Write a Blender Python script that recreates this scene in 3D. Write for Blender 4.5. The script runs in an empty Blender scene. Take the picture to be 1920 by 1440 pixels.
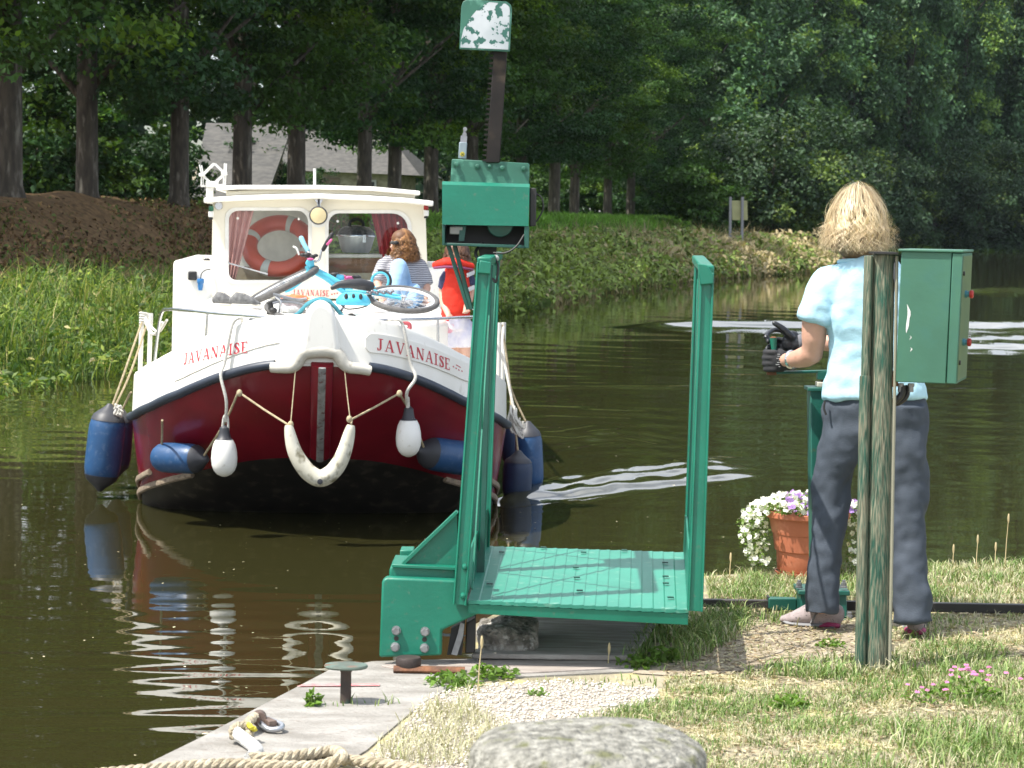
import bpy, bmesh, math, random
import numpy as np
from mathutils import Vector, Matrix, noise

random.seed(7)
RNG = np.random.default_rng(11)
scene = bpy.context.scene
COL = scene.collection
PI = math.pi

# ---------------------------------------------------------------- camera
F = 4200.0                     # focal length in pixels of the 1920 wide photograph
CAMZ = 2.38                    # eye height above the water
PITCH, ROLL = math.radians(4.086), math.radians(1.0)
CAM = Vector((0, 0, CAMZ))
_f = Vector((0, math.cos(PITCH), -math.sin(PITCH)))
_u0 = Vector((0, math.sin(PITCH), math.cos(PITCH)))
_r0 = Vector((1, 0, 0))
_r = _r0 * math.cos(ROLL) + _u0 * math.sin(ROLL)
_u = _u0 * math.cos(ROLL) - _r0 * math.sin(ROLL)
cd = bpy.data.cameras.new('camera')
cam = bpy.data.objects.new('camera', cd)
COL.objects.link(cam)
cam.matrix_world = Matrix(((_r.x, _u.x, -_f.x, 0), (_r.y, _u.y, -_f.y, 0), (_r.z, _u.z, -_f.z, CAMZ), (0, 0, 0, 1)))
cd.sensor_width = 36.0
cd.lens = F / 1920 * 36.0
cd.clip_start = 0.1
cd.clip_end = 2000
cd.dof.use_dof = True
cd.dof.focus_distance = 10.5
cd.dof.aperture_fstop = 11
scene.camera = cam

def W(px, py, d):
    """world point seen at photograph pixel (px, py), d metres along the view axis"""
    return CAM + d * (_f + _r * ((px - 960) / F) + _u * ((720 - py) / F))

def G(px, py, z):
    """world point where the sight line through a pixel meets height z"""
    v = _f + _r * ((px - 960) / F) + _u * ((720 - py) / F)
    return CAM + v * ((z - CAMZ) / v.z)

# ---------------------------------------------------------------- light
SUN = Vector((-0.52, -0.22, 1.0)).normalized()
sd = bpy.data.lights.new('sun', 'SUN')
sd.energy = 4.8
sd.angle = math.radians(0.55)
sd.color = (1.0, 0.95, 0.87)
so = bpy.data.objects.new('sun', sd)
COL.objects.link(so)
so.rotation_euler = SUN.to_track_quat('Z', 'Y').to_euler()
world = bpy.data.worlds.new('World')
scene.world = world
world.use_nodes = True
wt = world.node_tree
bg = wt.nodes['Background']
sky = wt.nodes.new('ShaderNodeTexSky')
sky.sky_type = 'NISHITA'
sky.sun_disc = False
sky.sun_elevation = math.asin(SUN.z)
sky.sun_rotation = math.atan2(SUN.x, SUN.y)
sky.dust_density = 1.6
# thin summer cloud over the blue
tc = wt.nodes.new('ShaderNodeTexCoord')
mp = wt.nodes.new('ShaderNodeMapping'); mp.inputs['Scale'].default_value = (1, 1, 2.5)
nz = wt.nodes.new('ShaderNodeTexNoise'); nz.inputs['Scale'].default_value = 2.2; nz.inputs['Detail'].default_value = 6
cr = wt.nodes.new('ShaderNodeValToRGB')
cr.color_ramp.elements[0].position = .41; cr.color_ramp.elements[0].color = (0, 0, 0, 1)
cr.color_ramp.elements[1].position = .60; cr.color_ramp.elements[1].color = (.85, .85, .85, 1)
mx = wt.nodes.new('ShaderNodeMix'); mx.data_type = 'RGBA'
wt.links.new(tc.outputs['Generated'], mp.inputs['Vector'])
wt.links.new(mp.outputs['Vector'], nz.inputs['Vector'])
wt.links.new(nz.outputs['Fac'], cr.inputs['Fac'])
wt.links.new(cr.outputs['Color'], mx.inputs['Factor'])
wt.links.new(sky.outputs['Color'], mx.inputs[6])
mx.inputs[7].default_value = (13.2, 13.6, 14.2, 1)
wt.links.new(mx.outputs[2], bg.inputs['Color'])
bg.inputs['Strength'].default_value = 0.11
scene.view_settings.view_transform = 'Standard'
scene.view_settings.look = 'None'
scene.view_settings.gamma = 1
scene.view_settings.exposure = 0.72
scene.cycles.max_bounces = 8
scene.cycles.transparent_max_bounces = 12
scene.cycles.use_denoising = True

# ---------------------------------------------------------------- materials
def pmat(name, col, col2=None, rough=.6, scale=8, lo=.35, hi=.65, bump=0, bscale=None, metal=0, spec=.5,
         stretch=(1, 1, 1), detail=5, distort=0, col3=None, scale3=30, lo3=.55, hi3=.68, rvar=0):
    m = bpy.data.materials.new(name)
    m.use_nodes = True
    t = m.node_tree
    b = t.nodes['Principled BSDF']
    b.inputs['Roughness'].default_value = rough
    b.inputs['Metallic'].default_value = metal
    b.inputs['Specular IOR Level'].default_value = spec
    if col2 is None:
        col2 = tuple(c * .82 for c in col)
    tc = t.nodes.new('ShaderNodeTexCoord')
    mp = t.nodes.new('ShaderNodeMapping'); mp.inputs['Scale'].default_value = stretch
    n = t.nodes.new('ShaderNodeTexNoise')
    n.inputs['Scale'].default_value = scale; n.inputs['Detail'].default_value = detail
    n.inputs['Distortion'].default_value = distort
    r = t.nodes.new('ShaderNodeValToRGB')
    r.color_ramp.elements[0].position = lo; r.color_ramp.elements[0].color = (*col2, 1)
    r.color_ramp.elements[1].position = hi; r.color_ramp.elements[1].color = (*col, 1)
    t.links.new(tc.outputs['Object'], mp.inputs['Vector'])
    t.links.new(mp.outputs['Vector'], n.inputs['Vector'])
    t.links.new(n.outputs['Fac'], r.inputs['Fac'])
    out = r.outputs['Color']
    if col3 is not None:
        n3 = t.nodes.new('ShaderNodeTexNoise'); n3.inputs['Scale'].default_value = scale3; n3.inputs['Detail'].default_value = 6
        r3 = t.nodes.new('ShaderNodeValToRGB')
        r3.color_ramp.elements[0].position = lo3; r3.color_ramp.elements[1].position = hi3
        t.links.new(mp.outputs['Vector'], n3.inputs['Vector'])
        t.links.new(n3.outputs['Fac'], r3.inputs['Fac'])
        mxx = t.nodes.new('ShaderNodeMix'); mxx.data_type = 'RGBA'
        t.links.new(r3.outputs['Color'], mxx.inputs['Factor'])
        t.links.new(out, mxx.inputs[6]); mxx.inputs[7].default_value = (*col3, 1)
        out = mxx.outputs[2]
    t.links.new(out, b.inputs['Base Color'])
    if rvar:
        mr = t.nodes.new('ShaderNodeMapRange')
        mr.inputs['To Min'].default_value = rough - rvar; mr.inputs['To Max'].default_value = rough + rvar
        t.links.new(n.outputs['Fac'], mr.inputs['Value']); t.links.new(mr.outputs['Result'], b.inputs['Roughness'])
    if bump:
        n2 = t.nodes.new('ShaderNodeTexNoise'); n2.inputs['Scale'].default_value = bscale or scale * 4
        n2.inputs['Detail'].default_value = 6
        bp = t.nodes.new('ShaderNodeBump'); bp.inputs['Strength'].default_value = bump; bp.inputs['Distance'].default_value = .02
        t.links.new(mp.outputs['Vector'], n2.inputs['Vector'])
        t.links.new(n2.outputs['Fac'], bp.inputs['Height']); t.links.new(bp.outputs['Normal'], b.inputs['Normal'])
    return m

def leafmat(name, col, trans=.35, rough=.55, spec=.3):
    """foliage: the 'tint' attribute multiplies the base colour leaf by leaf"""
    m = bpy.data.materials.new(name); m.use_nodes = True
    t = m.node_tree; b = t.nodes['Principled BSDF']; o = t.nodes['Material Output']
    a = t.nodes.new('ShaderNodeAttribute'); a.attribute_name = 'tint'
    mm = t.nodes.new('ShaderNodeMix'); mm.data_type = 'RGBA'; mm.blend_type = 'MULTIPLY'; mm.inputs['Factor'].default_value = 1
    mm.inputs[6].default_value = (*col, 1)
    t.links.new(a.outputs['Color'], mm.inputs[7])
    t.links.new(mm.outputs[2], b.inputs['Base Color'])
    b.inputs['Roughness'].default_value = rough; b.inputs['Specular IOR Level'].default_value = spec
    if trans:
        tr = t.nodes.new('ShaderNodeBsdfTranslucent'); ms = t.nodes.new('ShaderNodeMixShader'); ms.inputs[0].default_value = trans
        hs = t.nodes.new('ShaderNodeMix'); hs.data_type = 'RGBA'; hs.blend_type = 'MULTIPLY'; hs.inputs['Factor'].default_value = 1
        hs.inputs[7].default_value = (1.15, 1.25, .55, 1)
        t.links.new(mm.outputs[2], hs.inputs[6]); t.links.new(hs.outputs[2], tr.inputs['Color'])
        t.links.new(b.outputs[0], ms.inputs[1]); t.links.new(tr.outputs[0], ms.inputs[2]); t.links.new(ms.outputs[0], o.inputs['Surface'])
    return m

# ---------------------------------------------------------------- mesh helpers
FRAME = {}
def tag(o, label=None, cat=None, group=None, kind=None):
    if label: o['label'] = label
    if cat: o['category'] = cat
    if group: o['group'] = group
    if kind: o['kind'] = kind
    return o

def thing(name, label, cat, loc=(0, 0, 0), group=None, rotz=0):
    o = bpy.data.objects.new(name, None)
    o.empty_display_size = .2
    COL.objects.link(o)
    o.matrix_world = Matrix.Translation(Vector(loc)) @ Matrix.Rotation(rotz, 4, 'Z')
    FRAME[o] = o.matrix_world.copy()
    return tag(o, label, cat, group)

class MB:
    """collects shapes; build() links them as one mesh object"""
    def __init__(s, M=None):
        s.v, s.f, s.m = [], [], []
        s.M = M
    def add(s, vs, fs, mi=0):
        k = len(s.v)
        s.v += [Vector(p) for p in vs]
        s.f += [tuple(i + k for i in f) for f in fs]
        s.m += [mi] * len(fs)
        return s
    def hexa(s, p, mi=0):           # 8 corners: 4 bottom, 4 top
        return s.add(p, [(0, 3, 2, 1), (4, 5, 6, 7), (0, 1, 5, 4), (1, 2, 6, 5), (2, 3, 7, 6), (3, 0, 4, 7)], mi)
    def box(s, c, size, R=None, mi=0):
        c = Vector(c); hx, hy, hz = [k / 2 for k in size]
        p = [Vector(q) for q in ((-hx, -hy, -hz), (hx, -hy, -hz), (hx, hy, -hz), (-hx, hy, -hz), (-hx, -hy, hz), (hx, -hy, hz), (hx, hy, hz), (-hx, hy, hz))]
        if R is not None: p = [R @ q for q in p]
        return s.hexa([c + q for q in p], mi)
    def bar(s, a, b, w, h, up=(0, 0, 1), mi=0):
        a, b = Vector(a), Vector(b); t = (b - a).normalized(); up = Vector(up)
        x = t.cross(up)
        if x.length < 1e-4: x = t.cross(Vector((1, 0, 0)))
        x.normalize(); y = x.cross(t)
        q = [x * (i * w / 2) + y * (j * h / 2) for i, j in ((-1, -1), (1, -1), (1, 1), (-1, 1))]
        return s.hexa([a + k for k in q] + [b + k for k in q], mi)
    def prism(s, poly, off, mi=0):   # planar polygon (3D points) pushed along off
        n = len(poly); off = Vector(off)
        vs = [Vector(p) for p in poly] + [Vector(p) + off for p in poly]
        fs = [tuple(range(n))[::-1], tuple(range(n, 2 * n))] + [(i, (i + 1) % n, n + (i + 1) % n, n + i) for i in range(n)]
        return s.add(vs, fs, mi)
    def loft(s, pts, rads, seg=12, side=None, mi=0, cap=True, rnd=False):
        pts = [Vector(p) for p in pts]; n = len(pts)
        if not isinstance(rads, (list, tuple)): rads = [rads] * n
        rads = [r if isinstance(r, (list, tuple)) else (r, r) for r in rads]
        if rnd:  # domed ends
            t0 = (pts[0] - pts[1]).normalized(); t1 = (pts[-1] - pts[-2]).normalized()
            r0, r1 = rads[0], rads[-1]
            pre, prr, post, por = [], [], [], []
            for k in (80, 55, 28):
                c, sn = math.cos(math.radians(k)), math.sin(math.radians(k))
                pre.append(pts[0] + t0 * min(r0) * sn); prr.append((r0[0] * c, r0[1] * c))
            for k in (28, 55, 80):
                c, sn = math.cos(math.radians(k)), math.sin(math.radians(k))
                post.append(pts[-1] + t1 * min(r1) * sn); por.append((r1[0] * c, r1[1] * c))
            pts = pre + pts + post; rads = prr + list(rads) + por; n = len(pts)
        vs = []; x = None
        for i in range(n):
            t = (pts[min(i + 1, n - 1)] - pts[max(i - 1, 0)])
            t = t.normalized() if t.length > 1e-9 else Vector((0, 0, 1))
            if side is not None:
                x = Vector(side)
            elif x is None:
                x = Vector((1, 0, 0)) if abs(t.x) < .8 else Vector((0, 0, 1))
            x = (x - t * x.dot(t))
            if x.length < 1e-5: x = t.orthogonal()
            x.normalize(); y = t.cross(x)
            for k in range(seg):
                a = 2 * PI * k / seg
                vs.append(pts[i] + x * (math.cos(a) * rads[i][0]) + y * (math.sin(a) * rads[i][1]))
        fs = [(i * seg + k, i * seg + (k + 1) % seg, (i + 1) * seg + (k + 1) % seg, (i + 1) * seg + k) for i in range(n - 1) for k in range(seg)]
        if cap:
            fs += [tuple(range(seg))[::-1], tuple(range((n - 1) * seg, n * seg))]
        return s.add(vs, fs, mi)
    def tube(s, pts, r, seg=8, mi=0):
        return s.loft(pts, r, seg, mi=mi)
    def lathe(s, prof, seg=24, c=(0, 0, 0), axis=(0, 0, 1), mi=0, sx=1, sy=1):   # prof: (radius, height)
        c = Vector(c); ax = Vector(axis).normalized(); x = ax.orthogonal().normalized()
        if abs(ax.z) > .99: x = Vector((1, 0, 0))
        y = ax.cross(x)
        vs = [c + ax * h + x * (math.cos(2 * PI * k / seg) * r * sx) + y * (math.sin(2 * PI * k / seg) * r * sy) for r, h in prof for k in range(seg)]
        n = len(prof)
        fs = [(i * seg + k, i * seg + (k + 1) % seg, (i + 1) * seg + (k + 1) % seg, (i + 1) * seg + k) for i in range(n - 1) for k in range(seg)]
        fs += [tuple(range(seg))[::-1], tuple(range((n - 1) * seg, n * seg))]
        return s.add(vs, fs, mi)
    def ball(s, c, r, seg=14, rings=9, R=None, mi=0):
        c = Vector(c); r = r if isinstance(r, (tuple, list)) else (r, r, r)
        vs, fs = [], []
        for i in range(rings + 1):
            th = PI * (i + .0001) / (rings + .0002)
            for k in range(seg):
                a = 2 * PI * k / seg
                p = Vector((math.sin(th) * math.cos(a) * r[0], math.sin(th) * math.sin(a) * r[1], math.cos(th) * r[2]))
                vs.append(c + (R @ p if R is not None else p))
        fs = [(i * seg + k, (i + 1) * seg + k, (i + 1) * seg + (k + 1) % seg, i * seg + (k + 1) % seg) for i in range(rings) for k in range(seg)]
        fs += [tuple(range(seg)), tuple(range(rings * seg, (rings + 1) * seg))[::-1]]
        return s.add(vs, fs, mi)
    def torus(s, c, nrm, R, r, seg=32, ring=8, mi=0, a0=0, a1=2 * PI, flat=1):
        c = Vector(c); n = Vector(nrm).normalized(); x = n.orthogonal().normalized(); y = n.cross(x)
        full = abs(a1 - a0 - 2 * PI) < 1e-6
        vs = []
        N = seg if full else seg + 1
        for i in range(N):
            a = a0 + (a1 - a0) * i / seg; d = x * math.cos(a) + y * math.sin(a)
            for k in range(ring):
                b = 2 * PI * k / ring
                vs.append(c + d * (R + r * math.cos(b)) + n * (r * flat * math.sin(b)))
        fs = []
        for i in range(seg):
            j = (i + 1) % N
            fs += [(i * ring + k, j * ring + k, j * ring + (k + 1) % ring, i * ring + (k + 1) % ring) for k in range(ring)]
        if not full: fs += [tuple(range(ring))[::-1], tuple(range((N - 1) * ring, N * ring))]
        return s.add(vs, fs, mi)
    def build(s, name, mat, parent=None, loc=None, smooth=True, bevel=0, bseg=2, angle=40, mods=None):
        V = s.v
        if s.M is not None: V = [s.M @ p for p in V]
        if parent is not None:
            r = parent
            while r.parent is not None: r = r.parent
            if r in FRAME: inv = FRAME[r].inverted()
            else: inv = r.matrix_world.inverted()
            V = [inv @ p for p in V]
        else:
            if loc is None:
                xs = [p.x for p in V]; ys = [p.y for p in V]; zs = [p.z for p in V]
                loc = Vector(((min(xs) + max(xs)) / 2, (min(ys) + max(ys)) / 2, min(zs)))
            V = [p - Vector(loc) for p in V]
        me = bpy.data.meshes.new(name)
        me.from_pydata([tuple(p) for p in V], [], s.f)
        ms = mat if isinstance(mat, (list, tuple)) else [mat]
        for q in ms: me.materials.append(q)
        if len(ms) > 1: me.polygons.foreach_set('material_index', s.m)
        bm = bmesh.new(); bm.from_mesh(me)
        bmesh.ops.recalc_face_normals(bm, faces=bm.faces)
        bm.to_mesh(me); bm.free()
        if smooth:
            me.polygons.foreach_set('use_smooth', [True] * len(me.polygons))
            me.set_sharp_from_angle(angle=math.radians(angle))
        o = bpy.data.objects.new(name, me)
        COL.objects.link(o)
        if parent is not None: o.parent = parent
        else:
            o.location = loc
            o.matrix_world = Matrix.Translation(Vector(loc)); FRAME[o] = o.matrix_world.copy()
        if bevel:
            b = o.modifiers.new('bevel', 'BEVEL'); b.width = bevel; b.segments = bseg; b.limit_method = 'ANGLE'; b.angle_limit = math.radians(35)
            b.harden_normals = False
        return o

def arr_mesh(name, V, Fc, mat, tint=None, smooth=False):
    me = bpy.data.meshes.new(name)
    V = np.asarray(V, dtype=np.float32); Fc = np.asarray(Fc, dtype=np.int32)
    me.vertices.add(len(V)); me.vertices.foreach_set('co', V.ravel())
    k = Fc.shape[1]
    me.loops.add(Fc.size); me.loops.foreach_set('vertex_index', Fc.ravel())
    me.polygons.add(len(Fc)); me.polygons.foreach_set('loop_start', np.arange(len(Fc), dtype=np.int32) * k)
    if smooth: me.polygons.foreach_set('use_smooth', np.ones(len(Fc), dtype=bool))
    if tint is not None:
        a = me.attributes.new('tint', 'FLOAT_COLOR', 'POINT')
        T = np.ones((len(V), 4), dtype=np.float32); T[:, :3] = tint
        a.data.foreach_set('color', T.ravel())
    me.materials.append(mat)
    me.update(calc_edges=True)
    return me

def link(name, me, parent=None, loc=(0, 0, 0), rotz=0, scale=1):
    o = bpy.data.objects.new(name, me); COL.objects.link(o)
    if parent is not None: o.parent = parent
    else: o.location = loc; o.rotation_euler = (0, 0, rotz)
    if isinstance(scale, tuple): o.scale = scale
    elif scale != 1: o.scale = (scale, scale, scale)
    return o

def unit(v): return v / np.maximum(np.linalg.norm(v, axis=1, keepdims=True), 1e-9)

def leaves(C, size, nrm, tint, aspect=.55, bend=.18):
    """one bent, pointed leaf at each centre"""
    n = len(C); size = np.broadcast_to(np.asarray(size, dtype=float), (n,))[:, None]
    nrm = unit(nrm)
    a = unit(np.cross(nrm, RNG.normal(size=(n, 3)))); b = np.cross(nrm, a)
    V = np.stack([C - a * size * .5, C + b * size * .5 * aspect + a * size * .05 + nrm * size * bend * .4,
                  C + a * size * .5 - nrm * size * bend, C - b * size * .5 * aspect + a * size * .05 + nrm * size * bend * .4], 1).reshape(-1, 3)
    Fc = np.arange(n * 4).reshape(n, 4)
    return V, Fc, np.repeat(tint, 4, axis=0)

def blades(P, height, width, lean, tint, fold=True):
    """grass blades: two quads each, bending over"""
    n = len(P); h = np.broadcast_to(np.asarray(height, float), (n,))[:, None]; w = np.broadcast_to(np.asarray(width, float), (n,))[:, None]
    az = RNG.uniform(0, 2 * PI, n); d = np.stack([np.cos(az), np.sin(az), np.zeros(n)], 1)
    s = np.stack([-np.sin(az), np.cos(az), np.zeros(n)], 1)
    # widths face any way, not the lens
    s = s * np.cos(RNG.uniform(-1, 1, n))[:, None] + d * np.sin(RNG.uniform(-1, 1, n))[:, None]
    ln = np.broadcast_to(np.asarray(lean, float), (n,))[:, None]
    up = np.array([0, 0, 1.0])
    m = P + up * h * .55 + d * h * ln * .35
    t = P + up * h * (1 - .35 * ln) + d * h * ln
    V = np.stack([P - s * w / 2, P + s * w / 2, m + s * w * .42, m - s * w * .42, t + s * w * .08, t - s * w * .08], 1).reshape(-1, 3)
    i = np.arange(n)[:, None] * 6
    Fc = np.concatenate([i + np.array([[0, 1, 2, 3]]), i + np.array([[3, 2, 4, 5]])], 0)
    return V, Fc, np.repeat(tint, 6, axis=0)

def merge(parts):
    V, Fc, T, k = [], [], [], 0
    for v, f, t in parts:
        V.append(v); Fc.append(f + k); T.append(t); k += len(v)
    return np.concatenate(V), np.concatenate(Fc), np.concatenate(T)

def jit(n, base, amp): return np.asarray(base)[None, :] * (1 + amp * RNG.uniform(-1, 1, (n, 1)))

# ================================================================ WATER
# the far side of the canal: its waterline runs away from us and bends to the right
BANK = np.array([(-19, -30), (-13, 0), (-6.9, 30), (-0.3, 62), (5.3, 90), (9.2, 105), (17, 125), (26.5, 175), (39, 243), (52, 272), (84, 292), (130, 305), (210, 318), (340, 330)], float)
_seg = np.diff(BANK, axis=0); _sl = np.linalg.norm(_seg, axis=1); _cum = np.concatenate([[0], np.cumsum(_sl)])
_fine = np.linspace(0, _cum[-1], 700)
_bx = np.interp(_fine, _cum, BANK[:, 0]); _by = np.interp(_fine, _cum, BANK[:, 1])
_k = np.hanning(31); _k /= _k.sum()
_bx = np.convolve(np.pad(_bx, 15, 'edge'), _k, 'valid'); _by = np.convolve(np.pad(_by, 15, 'edge'), _k, 'valid')
_tx, _ty = np.gradient(_bx), np.gradient(_by); _l = np.hypot(_tx, _ty); _tx, _ty = _tx / _l, _ty / _l
def bank_pt(s, u, z=0):
    """s metres along the waterline, u metres inland"""
    x = np.interp(s, _fine, _bx); y = np.interp(s, _fine, _by); tx = np.interp(s, _fine, _tx); ty = np.interp(s, _fine, _ty)
    return np.stack([x - ty * u, y + tx * u, np.broadcast_to(z, np.shape(x * 1.0 + u * 1.0))], -1)
def s_at_y(y): return float(np.interp(y, _by, _fine))

def ridge(x, y, p0, p1, hgt, wid, fade=.15):
    p0, p1 = np.array(p0), np.array(p1); d = p1 - p0; L = np.hypot(*d); d = d / L; n = np.array((-d[1], d[0]))
    t = ((x - p0[0]) * d[0] + (y - p0[1]) * d[1]) / L
    q = (x - p0[0]) * n[0] + (y - p0[1]) * n[1]
    q = q + .25 * wid * np.sin(t * 19 + 1.3) + .15 * wid * np.sin(t * 47)
    e = np.clip(t / fade, 0, 1) * np.clip((1 - t) / fade, 0, 1); e = e * e * (3 - 2 * e)
    return hgt * e * np.exp(-(q / wid) ** 2)

def water_h(x, y, row):
    h = np.zeros_like(x)
    rg = np.random.default_rng(5)
    patch = .55 + .45 * np.sin(x * .9 + 1.1 * np.sin(y * .31)) * np.sin(y * .47 + .6 * x)
    for i in range(34):
        lam = .22 * (1.115 ** i) if i < 24 else rg.uniform(.3, .9)
        ang = rg.normal(0, .42) + PI / 2
        k = 2 * PI / lam; ph = rg.uniform(0, 2 * PI)
        slope = .0046 if lam < 1.2 else .0036
        a = slope / k * np.clip(lam / (2.2 * row) - .7, 0, 1)
        h += a * np.sin(k * (x * math.cos(ang) + y * math.sin(ang)) + ph + .8 * np.sin(.7 * x + .5 * y + i)) * (.5 + .8 * patch) * (.22 + .78 * np.clip((row - .06) / .06, 0, 1))
    # rolling reflection bands in front of the boat
    for lam, sl, an in ((.36, .026, 1.55), (.27, .010, 1.62), (.52, .016, 1.57), (.83, .006, 1.5)):
        k = 2 * PI / lam
        env = np.exp(-((x + 1.5) / 1.7) ** 2) * np.exp(-((y - 11.3) / 2.6) ** 2)
        h += sl / k * env * np.sin(k * (x * math.cos(an) + y * math.sin(an)) + 1.2 * np.sin(x * 1.7))
    # wash thrown off the bow and the waves already rolling up the canal
    for k in range(11):
        h += ridge(x, y, (-.35 + .06 * k, 18.75 + .16 * k), (2.45 - .09 * (k % 4), 21.7 + .17 * k), .030 - .0008 * k, .105, .12 + .03 * (k % 3))
    cw = np.exp(-(((y - 18.6 - 1.35 * x)) / 1.1 - .6) ** 2) * np.clip(x / .3 + 1, 0, 1) * np.clip((2.4 - x) / .6, 0, 1)
    h += .3 * cw * (.0035 * np.sin(40 * (y - 1.35 * x) + 3 * np.sin(4 * x)) + .005 * np.sin(25 * (y - 1.28 * x) + 2 * np.sin(5 * x)) + .006 * np.sin(15 * (y - 1.42 * x) + 2.5 * np.sin(2.2 * x)))
    ch = np.exp(-((x - 1.0) / 1.0) ** 2 - ((y - 25.2) / 1.5) ** 2)
    h += ch * (.013 * np.sin(5.5 * y + 3 * np.sin(4 * x)) * np.sin(6.2 * x + 1.5 * np.sin(3 * y)))
    for a, b, hh, ww in (((2.0, 53.0), (16, 57.5), .18, .66), ((8, 45.6), (15, 47.6), .12, .45), ((8.4, 49.4), (15, 51.4), .11, .42),
                         ((14, 88), (30, 95), .22, 1.1), ((.3, 32.6), (3.2, 33.4), .018, .2), ((3.5, 33.6), (8, 33.9), .014, .2), ((11, 59), (17, 60.5), .05, .4)):
        h += ridge(x, y, a, b, hh, ww, .2)
    return h

def build_water():
    r = [5.2]
    while r[-1] < 420:
        r.append(r[-1] + max(.012, r[-1] ** 2 / 5331 * .85))
    r = np.array(r)
    a = np.concatenate([np.linspace(-70, -16, 28)[:-1], np.linspace(-16, 16, 400), np.linspace(16, 70, 28)[1:]])
    a = np.radians(a)
    R, A = np.meshgrid(r, a, indexing='ij')
    X, Y = R * np.sin(A), R * np.cos(A)
    row = np.maximum(.012, R ** 2 / 5331 * .85)
    H = water_h(X, Y, row)
    n, m = R.shape
    V = np.stack([X, Y, H], -1).reshape(-1, 3)
    i = np.arange(n * m).reshape(n, m)
    Fc = np.stack([i[:-1, :-1], i[:-1, 1:], i[1:, 1:], i[1:, :-1]], -1).reshape(-1, 4)
    m_ = bpy.data.materials.new('canal_water'); m_.use_nodes = True
    t = m_.node_tree; b = t.nodes['Principled BSDF']
    b.inputs['Base Color'].default_value = (.027, .0255, .0085, 1)
    b.inputs['Roughness'].default_value = .02; b.inputs['IOR'].default_value = 1.6
    tc = t.nodes.new('ShaderNodeTexCoord'); mp = t.nodes.new('ShaderNodeMapping'); mp.inputs['Scale'].default_value = (1.3, 3.2, 1)
    nn = t.nodes.new('ShaderNodeTexNoise'); nn.inputs['Scale'].default_value = 3.0; nn.inputs['Detail'].default_value = 3
    bp = t.nodes.new('ShaderNodeBump'); bp.inputs['Strength'].default_value = .025; bp.inputs['Distance'].default_value = .02
    t.links.new(tc.outputs['Object'], mp.inputs['Vector']); t.links.new(mp.outputs['Vector'], nn.inputs['Vector'])
    t.links.new(nn.outputs['Fac'], bp.inputs['Height']); t.links.new(bp.outputs['Normal'], b.inputs['Normal'])
    o = link('water', arr_mesh('water', V, Fc, m_, smooth=True)); tag(o, kind='structure')
    # leaf scraps and bubbles drifting on the surface
    n = 520
    y = RNG.uniform(5.6, 30, n); x = (RNG.uniform(-.25, .12, n)) * y
    C = np.stack([x, y, np.full(n, .022)], 1)
    sz = RNG.uniform(.006, .02, n) * np.where(RNG.random(n) < .06, 2.4, 1)
    v, f, tt = leaves(C, sz, np.array([[0, 0, 1.0]]) + RNG.normal(0, .05, (n, 3)), jit(n, (1, .95, .75), .3), aspect=.8, bend=.03)
    o = link('floating_specks', arr_mesh('floating_specks', v, f, leafmat('speck', (.6, .58, .48), 0), tt)); tag(o, 'pale specks of leaf and foam drifting on the brown water', 'debris', kind='stuff')
build_water()

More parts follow.
